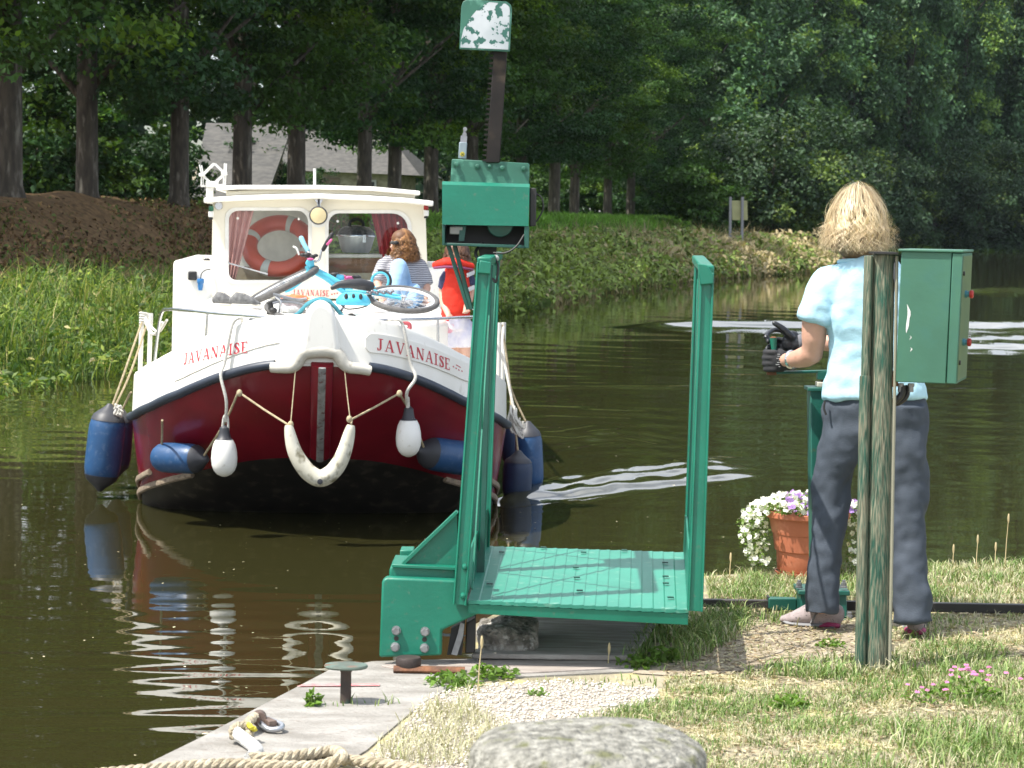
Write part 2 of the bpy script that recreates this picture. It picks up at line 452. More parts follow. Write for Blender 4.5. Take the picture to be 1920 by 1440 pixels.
# ================================================================ FAR BANK
PROF = [(-1.5, -1.0), (0, -.1), (.5, .28), (1.6, .5), (3, .8), (5, 1.4), (6.1, 1.95), (7.2, 2.5), (8.5, 2.68), (11, 2.72), (16, 2.7), (40, 2.7), (260, 3.0)]
def prof_z(u): return np.interp(u, [p[0] for p in PROF], [p[1] for p in PROF])
def build_bank():
    us = np.concatenate([np.linspace(-1.5, 12, 46), [16, 25, 40, 80, 160, 260]])
    ss = np.linspace(0, _cum[-1], 420)
    S, U = np.meshgrid(ss, us, indexing='ij')
    P = bank_pt(S, U, 0.0); Z = prof_z(U)
    bump = .09 * np.sin(S * .9 + 2 * np.sin(U)) * np.sin(U * 1.7 + S * .3) + .05 * np.sin(S * 2.3 + U * 3.1) + .22 * np.sin(S * .16 + 1.0) * np.clip((U - 5) / 3, 0, 1)
    P[..., 2] = Z + bump * np.clip(U, 0, 1)
    n, m = S.shape; i = np.arange(n * m).reshape(n, m)
    Fc = np.stack([i[:-1, :-1], i[1:, :-1], i[1:, 1:], i[:-1, 1:]], -1).reshape(-1, 4)
    m_ = bpy.data.materials.new('embankment'); m_.use_nodes = True
    t = m_.node_tree; b = t.nodes['Principled BSDF']; b.inputs['Roughness'].default_value = .95; b.inputs['Specular IOR Level'].default_value = .1
    g = t.nodes.new('ShaderNodeNewGeometry'); sx = t.nodes.new('ShaderNodeSeparateXYZ'); t.links.new(g.outputs['Position'], sx.inputs[0])
    nz = t.nodes.new('ShaderNodeTexNoise'); nz.inputs['Scale'].default_value = .8; nz.inputs['Detail'].default_value = 8
    t.links.new(g.outputs['Position'], nz.inputs['Vector'])
    ad = t.nodes.new('ShaderNodeMath'); ad.operation = 'MULTIPLY_ADD'; ad.inputs[1].default_value = 1.6
    t.links.new(nz.outputs['Fac'], ad.inputs[0]); t.links.new(sx.outputs['Z'], ad.inputs[2])
    # height decides turf below, leaf litter above; the litter gives way to turf farther along the canal
    yy = t.nodes.new('ShaderNodeMapRange'); yy.inputs[1].default_value = 66; yy.inputs[2].default_value = 80; yy.inputs[3].default_value = 0; yy.inputs[4].default_value = 3
    t.links.new(sx.outputs['Y'], yy.inputs[0])
    su = t.nodes.new('ShaderNodeMath'); su.operation = 'SUBTRACT'; t.links.new(ad.outputs[0], su.inputs[0]); t.links.new(yy.outputs[0], su.inputs[1])
    r = t.nodes.new('ShaderNodeValToRGB'); mr = t.nodes.new('ShaderNodeMapRange'); mr.inputs[1].default_value = 1.6; mr.inputs[2].default_value = 2.7
    t.links.new(su.outputs[0], mr.inputs[0]); t.links.new(mr.outputs[0], r.inputs[0])
    e = r.color_ramp.elements; e[0].position = .2; e[0].color = (.06, .11, .018, 1); e[1].position = .6; e[1].color = (.165, .108, .06, 1)
    n2 = t.nodes.new('ShaderNodeTexNoise'); n2.inputs['Scale'].default_value = 7; n2.inputs['Detail'].default_value = 6
    t.links.new(g.outputs['Position'], n2.inputs['Vector'])
    mx = t.nodes.new('ShaderNodeMix'); mx.data_type = 'RGBA'; mx.blend_type = 'MULTIPLY'; mx.inputs['Factor'].default_value = .8
    r2 = t.nodes.new('ShaderNodeValToRGB'); r2.color_ramp.elements[0].color = (.35, .35, .35, 1); r2.color_ramp.elements[0].position = .3; r2.color_ramp.elements[1].position = .7
    r2.color_ramp.elements[1].color = (1.3, 1.25, 1.1, 1)
    t.links.new(n2.outputs['Fac'], r2.inputs[0]); t.links.new(r.outputs[0], mx.inputs[6]); t.links.new(r2.outputs[0], mx.inputs[7])
    t.links.new(mx.outputs[2], b.inputs['Base Color'])
    bp = t.nodes.new('ShaderNodeBump'); bp.inputs['Strength'].default_value = .35; bp.inputs['Distance'].default_value = .08
    t.links.new(n2.outputs['Fac'], bp.inputs['Height']); t.links.new(bp.outputs['Normal'], b.inputs['Normal'])
    o = link('embankment', arr_mesh('embankment', P.reshape(-1, 3), Fc, m_, smooth=True)); tag(o, kind='structure')
build_bank()

def bank_plants():
    # turf on the slope
    n = 42000
    s0, s1 = s_at_y(26), s_at_y(130)
    s = s0 + (s1 - s0) * RNG.random(n) ** 1.4; u = RNG.uniform(2.2, 9.5, n)
    y = bank_pt(s, u * 0)[:, 1]
    brown = (u > 5.2) & (y < 66 + 8 * RNG.random(n)) & (RNG.random(n) < .58)
    P = bank_pt(s, u, prof_z(u)); sc = np.clip(y / 40, .8, 2.6)
    tint = np.where(brown[:, None], jit(n, (1.5, .72, .9), .45), jit(n, (.9, 1.35, .5), .35) * (1 + .5 * np.clip((y - 66) / 10, 0, 1))[:, None])  # turf farther along tinted brighter, sunlight put into its colour
    P[:, 2] += .0
    v, f, t = blades(P, RNG.uniform(.08, .2, n) * sc * np.where(brown, .7, 1), .016 * sc, RNG.uniform(.3, .9, n), tint)
    o = link('bank_turf', arr_mesh('bank_turf', v, f, leafmat('bank_turf', (.11, .15, .06)), t)); tag(o, 'turf and dry litter covering the far embankment slope', 'grass', kind='stuff')
    n = 16000
    s = s_at_y(26) + (s_at_y(74) - s_at_y(26)) * RNG.random(n); u = RNG.uniform(4.6, 9.5, n)
    P = bank_pt(s, u, prof_z(u) + .05 + .16 * RNG.random(n) ** 3)
    pal = np.array([(1.0, .62, .36), (1.7, 1.15, .6), (.5, .32, .2), (.55, .8, .25)])
    v, f, t = leaves(P, RNG.uniform(.05, .16, n), RNG.normal(size=(n, 3)) * .7 + np.array([.3, -.3, .7]), pal[RNG.choice(4, n, p=[.42, .14, .22, .22])] * RNG.uniform(.6, 1.3, (n, 1)), aspect=.6, bend=.3)
    tag(link('leaf_litter', arr_mesh('leaf_litter', v, f, leafmat('litter', (.17, .165, .15), .1, .9), t)), 'dead leaves and small weeds strewn over the brown slope', 'leaf litter', kind='stuff')
    # tall reeds and nettles by the water, near end
    parts = []
    n = 24000
    s = s_at_y(24) + (s_at_y(64) - s_at_y(24)) * RNG.random(n) ** 1.2; u = RNG.uniform(-.25, 3.2, n)
    y = bank_pt(s, u * 0)[:, 1]
    hump = .75 + .45 * np.sin(s * .85) * np.sin(s * .37 + 1) + .3 * np.sin(s * 2.1 + u * 2)
    P = bank_pt(s, u, prof_z(u))
    h = np.clip(hump, .3, 1.4) * RNG.uniform(.5, 1.15, n) * np.clip(1.15 - .22 * np.abs(u - 1.2), .3, 1)
    pal = np.array([(1.1, 1.3, .6), (2.0, 1.95, .85), (.5, .8, .4), (3.4, 2.3, 2.8), (1.1, 1.3, 1.4)])
    tint = pal[RNG.choice(5, n, p=[.34, .2, .28, .08, .1])] * RNG.uniform(.6, 1.25, (n, 1))
    v, f, t = blades(P, h, RNG.uniform(.009, .022, n), RNG.uniform(.15, .85, n), tint)
    parts.append((v, f, t))
    n = 21000
    s = s_at_y(24) + (s_at_y(66) - s_at_y(24)) * RNG.random(n) ** 1.2; u = RNG.uniform(-.5, 3.3, n)
    hump = .6 + .4 * np.sin(s * .85) * np.sin(s * .37 + 1) + .25 * np.sin(s * 2.1 + u * 2)
    top = np.clip(hump, .2, 1.2) * np.clip(1.1 - .25 * np.abs(u - 1.2), .3, 1)
    P = bank_pt(s, u, 0); P[:, 2] = np.maximum(.0, prof_z(u)) + top * RNG.random(n) ** .6
    tint = pal[RNG.choice(5, n, p=[.36, .16, .36, .02, .1])] * RNG.uniform(.5, 1.15, (n, 1))
    v, f, t = leaves(P, RNG.uniform(.06, .17, n), RNG.normal(size=(n, 3)) * .6 + np.array([0, -.3, .8]), tint, aspect=.38)
    parts.append((v, f, t))
    # arching seed heads
    n = 420
    s = s_at_y(25) + (s_at_y(55) - s_at_y(25)) * RNG.random(n); u = RNG.uniform(-.2, 2.8, n)
    P = bank_pt(s, u, prof_z(u))
    v, f, t = blades(P, RNG.uniform(.7, 1.35, n), .018, RNG.uniform(.4, .9, n), jit(n, (3.2, 2.1, 2.8), .3))
    parts.append((v, f, t))
    o = link('reed_bed', arr_mesh('reed_bed', *merge(parts)[:2], leafmat('reeds', (.13, .17, .06), .3), merge(parts)[2])); 
    tag(o, 'tangled reeds and nettles along the near end of the far waterline', 'reeds', kind='stuff')
    # bracken and dry grass, far end
    parts = []
    n = 36000
    s = s_at_y(58) + (s_at_y(150) - s_at_y(58)) * RNG.random(n) ** 1.25; u = RNG.uniform(-.9, 5.0, n)
    y = bank_pt(s, u * 0)[:, 1]
    hump = 1.3 + .4 * np.sin(s * .55) * np.sin(s * .23 + 1) + .25 * np.sin(s * 1.3 + u * 1.4)
    top = np.clip(hump, .3, 2.1) * np.clip(1.1 - .2 * np.abs(u - 1.5), .35, 1)
    P = bank_pt(s, u, 0); P[:, 2] = np.maximum(.03, prof_z(u)) + top * RNG.random(n) ** .55
    dry = np.clip((y - 78) / 34, 0.06, .92)
    isd = RNG.random(n) < dry * (.6 + .4 * np.sin(s * .4))
    tint = np.where(isd[:, None], jit(n, (3.4, 2.15, 3.2), .35), jit(n, (1.6, 1.7, 1.0), .65))
    v, f, t = leaves(P, RNG.uniform(.14, .34, n) * np.clip(y / 75, .8, 1.5), RNG.normal(size=(n, 3)) * .6 + np.array([0, -.3, .8]), tint, aspect=.4, bend=.3)
    parts.append((v, f, t))
    n = 9000
    s = s_at_y(70) + (s_at_y(150) - s_at_y(70)) * RNG.random(n); u = RNG.uniform(-.3, 4.6, n)
    y = bank_pt(s, u * 0)[:, 1]
    P = bank_pt(s, u, prof_z(u))
    v, f, t = blades(P, RNG.uniform(.8, 1.9, n) * np.clip((y - 40) / 60, .5, 1), .035, RNG.uniform(.2, .8, n), jit(n, (3.5, 2.25, 3.4), .35) * np.where(RNG.random(n) < .3, .45, 1)[:, None])
    parts.append((v, f, t))
    q = merge(parts)
    o = link('bracken', arr_mesh('bracken', q[0], q[1], leafmat('bracken', (.115, .15, .055), .22), q[2]))
    tag(o, 'bracken turning to straw coloured grass along the farther waterline', 'bracken', kind='stuff')
bank_plants()

# ================================================================ TREES
BARK = pmat('bark', (.075, .062, .046), (.035, .029, .021), rough=.9, scale=3, bump=.7, bscale=14, stretch=(3, 3, .7), col3=(.17, .155, .125), scale3=2.5)
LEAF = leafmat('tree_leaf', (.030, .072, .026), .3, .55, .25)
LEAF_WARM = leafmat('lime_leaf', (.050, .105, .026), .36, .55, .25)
LEAF_FAR = leafmat('hazy_poplar_leaf', (.080, .155, .074), .34, .55, .3)  # far leaves paler and bluer, distant haze put into their colour
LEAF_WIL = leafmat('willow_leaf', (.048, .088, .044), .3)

def crown_mesh(name, rx, ry, z0, z1, nclump, per, lsize, mat, clump=.95, layered=.45, seed=1, fill=.55, drop=0):
    rg = np.random.default_rng(seed)
    c = []
    while len(c) < nclump:
        p = rg.uniform(-1, 1, 3); q = np.linalg.norm(p)
        lob = 1 - .22 * np.sin(3 * math.atan2(p[1], p[0]) + seed) * (1 - abs(p[2])) - .16 * np.sin(7 * p[2] + seed + 2 * p[0])
        if q < lob and q > fill * rg.random() ** .5: c.append(p)
    c = np.array(c)
    z = (c[:, 2] + 1) / 2
    wid = np.clip(1.25 * np.sqrt(np.clip(1 - (2 * z - .8) ** 2 * .62, .05, 1)), .3, 1)
    cc = np.stack([c[:, 0] * rx * (.55 + .45 * wid), c[:, 1] * ry * (.55 + .45 * wid), z0 + z * (z1 - z0)], 1)
    n = nclump * per; idx = np.repeat(np.arange(nclump), per)
    d = rg.normal(size=(n, 3)); d = d / np.linalg.norm(d, axis=1, keepdims=True) * rg.random((n, 1)) ** .45
    rs = clump * rg.uniform(.6, 1.3, nclump)[idx][:, None]
    off = d * rs * np.array([1, 1, layered])
    off[:, 2] -= drop * (off[:, 0] ** 2 + off[:, 1] ** 2)
    C = cc[idx] + off
    out = unit(np.stack([c[:, 0], c[:, 1], c[:, 2] * .6 + .3], 1))[idx]
    nr = rg.normal(size=(n, 3)) * .55 + np.array([0, 0, .7]) + out * .35
    ct = rg.uniform(.5, 1.5, nclump)[idx][:, None] * rg.uniform(.7, 1.3, (n, 1))
    warm = (rg.random(nclump) < .16)[idx][:, None]
    tint = np.where(warm, np.array([2.1, 1.7, .8]), np.array([1, 1, 1.0])) * ct
    v, f, t = leaves(C, lsize * rg.uniform(.6, 1.3, n), nr, tint)
    return arr_mesh(name, v, f, mat, t)

def trunk_mesh(name, h, r, seed, limbs=6, spread=2.6, lz=(2.4, 5)):
    rg = random.Random(seed); b = MB()
    pts = [(0, 0, -.3), (0, 0, .0), (.02, .02, .4), (.05 * rg.uniform(-1, 1), .03, h * .35), (.1 * rg.uniform(-1, 1), .1 * rg.uniform(-1, 1), h * .65), (0.2 * rg.uniform(-1, 1), .1, h)]
    b.loft(pts, [r * 1.5, r * 1.35, r * 1.05, r * .88, r * .62, r * .22], 12)
    for i in range(limbs):
        a = 2 * PI * i / limbs + rg.uniform(-.4, .4); z = rg.uniform(*lz); L = spread * rg.uniform(.7, 1.2)
        p = [(0, 0, z), (math.cos(a) * L * .4, math.sin(a) * L * .4, z + L * .45), (math.cos(a) * L, math.sin(a) * L, z + L * .95)]
        b.loft(p, [r * .42, r * .28, r * .08], 7)
    me = bpy.data.meshes.new(name); me.from_pydata([tuple(p) for p in b.v], [], b.f); me.materials.append(BARK)
    me.polygons.foreach_set('use_smooth', [True] * len(me.polygons))
    return me

crowns = [crown_mesh('crown', 4.3, 4.3, 2.0 + .3 * k, 18, 200, 190, .20, LEAF if k % 3 else LEAF_WARM, clump=1.25, seed=k + 3, layered=.34, drop=.12) for k in range(4)]
trunks = [trunk_mesh('trunk', 13, .27, k) for k in range(3)]

def tree(name, label, loc, crown, trunk, rot, group, sc=1, tsc=None):
    t = thing(name, label, 'tree', loc, group, rot)
    link('trunk', trunk, t, scale=tsc or sc); link('crown', crown, t, scale=sc)
    return t
ROW_Y = [43.6, 49, 54.4, 59.6, 65.2, 71.3, 77.6, 83.2, 88.8, 94.4, 100, 106, 114, 122.5, 131, 141, 153]
ROW_SAY = ['overhanging the brown slope with only its lowest boughs showing', 'with its trunk cut by the picture edge above the brown slope', 'dark trunked, standing on the crest of the brown slope',
           'with a pale sunlit trunk foot before the slate roof', 'standing behind the lattice antenna of the boat roof', 'with dappled trunk before the house eave, behind the boat mast',
           'with its trunk before the middle of the stone house', 'with its trunk before the hipped house end', 'hidden behind the green winch box', 'with its trunk just behind the toothed rack bar',
           'with its crown behind the metal plate on the rack', 'first dark trunk past the winch box', 'with a broad brown trunk on the mown bank', 'with a greyish trunk between two darker ones on the mown bank',
           'with the palest bare trunk on the mown bank', 'slim grey trunked, next beyond the palest trunk', 'last of the row, its lit boughs reaching over the bend']
for i, y in enumerate(ROW_Y):
    x = -21 + .2 * y + .25 * math.sin(i * 2.3)
    tree('plane_tree', 'plane tree ' + ROW_SAY[i], (x, y, 2.62), crowns[(i * 7 + (i > 11)) % 4], trunks[i % 3], i * 2.1, 'plane trees lining the towpath', 1.0 + .08 * math.sin(i * 1.7))

# dark undergrowth behind the row
shrub = [crown_mesh('crown', 1.6, 1.6, 0, 3.4, 70, 60, .2, LEAF, clump=.6, seed=30 + k, fill=.3) for k in range(2)]
shrub_w = crown_mesh('crown', 1.6, 1.6, 0, 3.0, 80, 60, .2, LEAF_WARM, clump=.6, seed=41, fill=.3)
stem = trunk_mesh('trunk', 1.6, .05, 9, 5, .8, (.2, .6))
def bush(name, label, loc, me, rot, group, sc):
    t = thing(name, label, 'shrub', loc, group, rot); link('stem', stem, t); o = link('foliage', me, t, scale=sc); return t
for i, (px, d, sc, say) in enumerate(((60, 58, 1.25, 'dark shrub between the first two trunks of the row'), (140, 66, 1.0, 'dark shrub close behind the second plane trunk'), (235, 70, 1.05, 'dark shrub between trunks, lit on its upper leaves'),
                                  (278, 80, .8, 'small shrub hiding the foot of the slate roof'), (330, 84, .9, 'shrub climbing before the barn wall'), (470, 100, 1.0, 'shrub between the barn and the stone house'), (520, 108, .75, 'low shrub under the house eave'), (600, 112, .7, 'small shrub before the stone house wall'), (20, 75, 1.5, 'taller dark shrub deep in the shade by the picture edge'), (100, 78, 1.55, 'tall shrub filling the gap behind the brown crest'),
                                  (190, 88, 1.6, 'tall shrub beside the far end of the slate roof'))):
    p = W(px, 400, d); bush('shrub', say, (p.x, p.y, 2.6), shrub[i % 2], i * 1.3, 'dark shrubs behind the tree row', (sc, sc, sc))
for i, (px, d, sc, say) in enumerate(((1310, 122, 1.35, 'round olive shrub behind the yellow board'), (1260, 135, 1.2, 'darker shrub beside the last plane trunk'), (1370, 140, 1.5, 'broad bright shrub overhanging the yellow board'), (1440, 150, 1.4, 'dark shrub at the bend above straw coloured grass'),
                                  (1500, 158, 1.5, 'low bright shrub at the bend nearest the water'), (1215, 146, 1.3, 'shrub in shade beyond the plane trunks'), (1150, 150, 1.3, 'shaded shrub seen between two plane trunks'), (1075, 150, 1.3, 'shaded shrub behind the brown plane trunk'), (1000, 140, 1.3, 'shaded shrub behind the winch box'))):
    p = W(px, 400, d); bush('shrub', say, (p.x, p.y, 2.3 if px < 1400 else 1.2), shrub_w if i % 2 == 0 else shrub[1], i * 1.9, 'shrubs near the bend', (sc, sc, sc))

# big willows and poplars beyond the bend
wil = [crown_mesh('crown', 6.2, 6.2, -1.5, 12, 190, 90, .42, LEAF_WIL, clump=1.7, seed=60 + k, fill=.35, layered=.7) for k in range(2)]
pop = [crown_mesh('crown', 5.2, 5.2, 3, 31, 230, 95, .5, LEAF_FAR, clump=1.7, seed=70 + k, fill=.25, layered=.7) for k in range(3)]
ptr = trunk_mesh('trunk', 30, .42, 21, 9, 3.5, (7, 22)); wtr = trunk_mesh('trunk', 8, .35, 22, 6, 3, (1, 4))
for i, (px, d, sc, say) in enumerate(((1545, 205, .78, 'dark rounded willow just past the straw coloured grass'), (1620, 232, .98, 'broad dark willow behind the blond hair'), (1705, 262, 1.02, 'rounded willow rising behind the green cabinet'), (1790, 290, 1.1, 'grey green willow above the far waterline beyond the cabinet'),
                                  (1868, 300, 1.15, 'paler willow at the far waterline with a domed top'), (1940, 296, 1.1, 'willow cut by the picture edge at the far waterline'), (2030, 310, 1.1, 'willow outside the view along the far waterline'))):
    k_ = int(np.argmin(np.where(_by > 120, np.abs(960 + F * (_bx / _by) - px), 1e9))); p = bank_pt(_fine[k_], 3.4); tree('willow_tree', say, (p[0], p[1], .5), wil[i % 2], wtr, i * 1.1, 'willows along the far bend', sc)
for i, (px, d, sc, say) in enumerate(((1330, 190, .95, 'poplar rising behind the bright shrub and board'), (1420, 215, 1.0, 'poplar behind the bend with yellowish boughs'), (1500, 240, 1.05, 'tall poplar above the dark rounded willow'), (1590, 262, 1.05, 'tall poplar directly above the blond hair'),
                                  (1660, 290, 1.1, 'poplar with a thin crown beside the reddish trunk'), (1697, 272, 1.05, 'poplar with a visible reddish brown trunk'), (1745, 310, 1.1, 'pale poplar above the green cabinet'), (1800, 300, 1.0, 'poplar with silvery leaves past the cabinet'), (1862, 322, 1.1, 'tall poplar second from the picture edge'),
                                  (1925, 315, 1.1, 'tall poplar cut by the picture edge'), (2010, 330, 1.1, 'poplar beyond the picture edge'), (1250, 205, .95, 'poplar closing the gap above the last plane trees'), (1160, 200, .95, 'poplar closing the gap above the palest trunk'))):
    p = W(px, 450, d); tree('poplar_tree', say, (p.x, p.y, 2.2), pop[i % 3], ptr, i * 2.7, 'poplars beyond the bend', (sc, sc, sc * (1.45 if px > 1600 else 1.1)))  # poplars on the right stretched taller so the water reflects trees, not sky

# the wood closing the view
def woodland():
    parts = []
    rg = RNG
    n = 115000
    t = rg.random(n)
    # a deep belt running behind the row and round the far side of the bend
    path = np.array([(-130, 30), (-75, 95), (-45, 128), (-18, 160), (8, 195), (40, 262), (75, 345), (150, 400), (260, 420)], float)
    L = np.concatenate([[0], np.cumsum(np.linalg.norm(np.diff(path, axis=0), axis=1))])
    s = t * L[-1]
    x = np.interp(s, L, path[:, 0]); y = np.interp(s, L, path[:, 1])
    dep = rg.random(n) * 14
    hump = 31 + np.clip((s - 150) * .08, 0, 9) + 5 * np.sin(s * .21) + 4 * np.sin(s * .53 + 1)
    z = 2.4 + (hump) * rg.random(n) ** .9
    x = x - .75 * dep + 2 * np.sin(z * .5 + s * .8); y = y + .65 * dep
    ct = (.75 + .35 * np.sin(s * .9 + z * .4) * np.sin(z * .7 + s * .33))[:, None] * rg.uniform(.6, 1.3, (n, 1))
    v, f, tt = leaves(np.stack([x, y, z], 1), rg.uniform(.7, 1.5, n), rg.normal(size=(n, 3)) * .6 + np.array([.1, -.5, .5]), ct * np.array([[1, 1, 1.0]]), aspect=.7)
    o = link('woodland', arr_mesh('woodland', v, f, LEAF, tt)); tag(o, 'dense dark woodland closing the view behind the trees', 'wood', kind='stuff')
woodland()
def added_hill():
    # hill and trees added beyond the bend to keep sky out of water reflections
    path = np.array([(-10, 230), (30, 300), (80, 385), (160, 440), (280, 460), (420, 440)], float)
    L = np.concatenate([[0], np.cumsum(np.linalg.norm(np.diff(path, axis=0), axis=1))])
    ss = np.linspace(0, L[-1], 40); dd = np.linspace(0, 130, 14); S, D = np.meshgrid(ss, dd, indexing='ij')
    X = np.interp(S, L, path[:, 0]) - .45 * D; Y = np.interp(S, L, path[:, 1]) + .9 * D
    Z = 2 + 104 * np.sin(np.clip(D / 130, 0, 1) * PI / 2) + 3 * np.sin(S * .05)
    n, m = S.shape; i = np.arange(n * m).reshape(n, m)
    o = link('added_hillside', arr_mesh('added_hillside', np.stack([X, Y, Z], -1).reshape(-1, 3), np.stack([i[:-1, :-1], i[1:, :-1], i[1:, 1:], i[:-1, 1:]], -1).reshape(-1, 4), pmat('hill_soil', (.06, .07, .03)), smooth=True)); tag(o, kind='structure')
    n = 42000; s = RNG.random(n) * L[-1]; d = RNG.random(n) * 130
    x = np.interp(s, L, path[:, 0]) - .45 * d; y = np.interp(s, L, path[:, 1]) + .9 * d
    z = 2 + 104 * np.sin(d / 130 * PI / 2) + 3 * np.sin(s * .05) + RNG.random(n) ** .7 * (13 + 5 * np.sin(s * .3 + d * .2))
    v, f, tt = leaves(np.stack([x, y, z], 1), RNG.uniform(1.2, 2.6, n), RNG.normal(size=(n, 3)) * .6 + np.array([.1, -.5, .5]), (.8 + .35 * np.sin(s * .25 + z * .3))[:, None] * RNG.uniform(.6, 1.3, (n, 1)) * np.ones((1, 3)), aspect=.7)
    tag(link('added_hill_wood', arr_mesh('added_hill_wood', v, f, LEAF_FAR, tt)), 'far wood on an added hill that keeps sky out of the water reflections', 'wood', kind='stuff')
added_hill()

# ================================================================ HOUSE
STONE = pmat('house_stone', (.36, .32, .24), (.20, .17, .12), rough=.9, scale=2.2, bump=.6, bscale=9, stretch=(1, 1, 2.2))
SLATE = pmat('slate', (.085, .08, .07), (.04, .039, .035), rough=.6, scale=3, bump=.4, bscale=20, stretch=(1, 1, 3))
DARK = pmat('dark_void', (.02, .02, .02), rough=.5)
def house():
    o = W(640, 400, 122); t = thing('stone_house', 'old stone house with pale slate roof half hidden behind the plane trees', 'house', (o.x, o.y, 2.7), rotz=math.radians(-8))
    M = FRAME[t]
    def P(px, z, dy=0):  # house-local x from a pixel column at the house distance
        return ((px - 640) / F * 122, dy, z)
    L, R = P(486, 0)[0], P(742, 0)[0]
    b = MB(M)
    x0, x1, hw, y1 = L, R, 2.55, 6.0
    b.hexa([(x0, 0, -.2), (x1, 0, -.2), (x1, y1, -.2), (x0, y1, -.2), (x0, 0, hw), (x1, 0, hw), (x1, y1, hw), (x0, y1, hw)])
    b.build('wall', STONE, t)
    e = .45
    r = MB(M); zr = 4.75
    A = [(x0 - e, -e, hw - .12), (x1 + e + 1.0, -e, hw - .35), (x1 + e + 1.0, y1 + e, hw - .35), (x0 - e, y1 + e, hw - .12)]
    K = [(x0 - e, y1 / 2, zr), (x1 - 1.2, y1 / 2, zr)]
    r.add([*A, *K], [(0, 1, 5, 4), (1, 2, 5), (2, 3, 4, 5), (3, 0, 4), (0, 3, 2, 1)])
    roof = r.build('roof', SLATE, t, smooth=False)
    MB(M).box((x0 + 1.2, y1 / 2, zr + .35), (.8, .6, 1.1)).build('chimney', STONE, roof)
    for px in (560, 690):
        w = MB(M).box((P(px, 0)[0], -.03, 1.35), (.95, .08, 1.15)).build('window', pmat('house_frame', (.5, .5, .48)), t, bevel=.01)
        MB(M).box((P(px, 0)[0], -.085, 1.35), (.75, .02, .95)).build('pane', DARK, w)
    d = MB(M).box((P(620, 0)[0], -.03, 1.0), (.95, .08, 2.05)).build('door', pmat('house_door', (.18, .13, .09)), t)
    # the long low barn roof to its side
    o2 = W(395, 400, 96); t2 = thing('slate_barn', 'barn with a long grey slate roof sweeping almost down to the ground', 'barn', (o2.x, o2.y, 2.6), rotz=math.radians(-6))
    M2 = FRAME[t2]
    q = lambda px: (px - 395) / F * 96
    b = MB(M2); b.hexa([(q(340), .9, -.3), (q(485), .9, -.3), (q(485), 5, -.3), (q(340), 5, -.3), (q(340), .9, 1.2), (q(485), .9, 1.2), (q(485), 5, 3.4), (q(340), 5, 3.4)])
    b.build('wall', STONE, t2)
    r = MB(M2)
    r.hexa([(q(360), 0, .55), (q(500), .1, .55), (q(500), 5.6, 3.95), (q(325), 5.6, 3.95), (q(360), -.05, .68), (q(500), .05, .68), (q(500), 5.55, 4.1), (q(325), 5.55, 4.1)])
    r.build('roof', SLATE, t2, smooth=False)
house()


# ================================================================ AIR
def haze():
    b = MB(); b.hexa([(-450, -80, -6), (650, -80, -6), (650, 800, -6), (-450, 800, -6), (-450, -80, 160), (650, -80, 160), (650, 800, 160), (-450, 800, 160)])
    m = bpy.data.materials.new('summer_air'); m.use_nodes = True; t = m.node_tree; t.nodes.remove(t.nodes['Principled BSDF'])
    v = t.nodes.new('ShaderNodeVolumePrincipled'); v.inputs['Color'].default_value = (.75, .88, 1.0, 1); v.inputs['Density'].default_value = .00005; v.inputs['Anisotropy'].default_value = .2
    t.links.new(v.outputs[0], t.nodes['Material Output'].inputs['Volume'])
    o = b.build('haze', m, smooth=False); tag(o, kind='stuff')
haze()
# ================================================================ NEAR QUAY
Q = 0.87
def smooth_path(pts, n=8):
    pts = [Vector(p) for p in pts]; P = [pts[0] * 2 - pts[1]] + pts + [pts[-1] * 2 - pts[-2]]; out = []
    for i in range(1, len(P) - 2):
        a, b, c, d = P[i - 1:i + 3]
        for k in range(n):
            t = k / n
            out.append(.5 * ((2 * b) + (c - a) * t + (2 * a - 5 * b + 4 * c - d) * t * t + (3 * b - a - 3 * c + d) * t ** 3))
    return out + [pts[-1]]

def g3(px, py, z=Q): return G(px, py, z)
EDGE = [Vector((-2.35, 2.2, Q)), g3(270, 1440), g3(380, 1386), g3(520, 1312), g3(622, 1258), g3(700, 1243), g3(800, 1240), g3(884, 1238), g3(888, 1172), g3(960, 1134), g3(1100, 1108), g3(1320, 1080), g3(1500, 1070), g3(1700, 1062), g3(1920, 1057),
        Vector((3.6, 10.75, Q)), Vector((9, 12.4, Q)), Vector((9, -2, Q)), Vector((-3, -2, Q))]
DIRT = pmat('dry_soil', (.36, .32, .235), (.22, .195, .13), rough=.95, scale=3.5, bump=.5, bscale=45, col3=(.42, .37, .19), scale3=7, lo3=.5, hi3=.62, spec=.15)
WALLM = pmat('wet_quay_stone', (.16, .14, .11), (.08, .075, .06), rough=.85, scale=4, bump=.7, bscale=16)
CONC = pmat('quay_stone', (.36, .345, .32), (.235, .222, .20), rough=.9, scale=5, bump=.55, bscale=60, stretch=(1, 2.2, 1), col3=(.24, .215, .19), scale3=26, lo3=.58, hi3=.72, spec=.2)
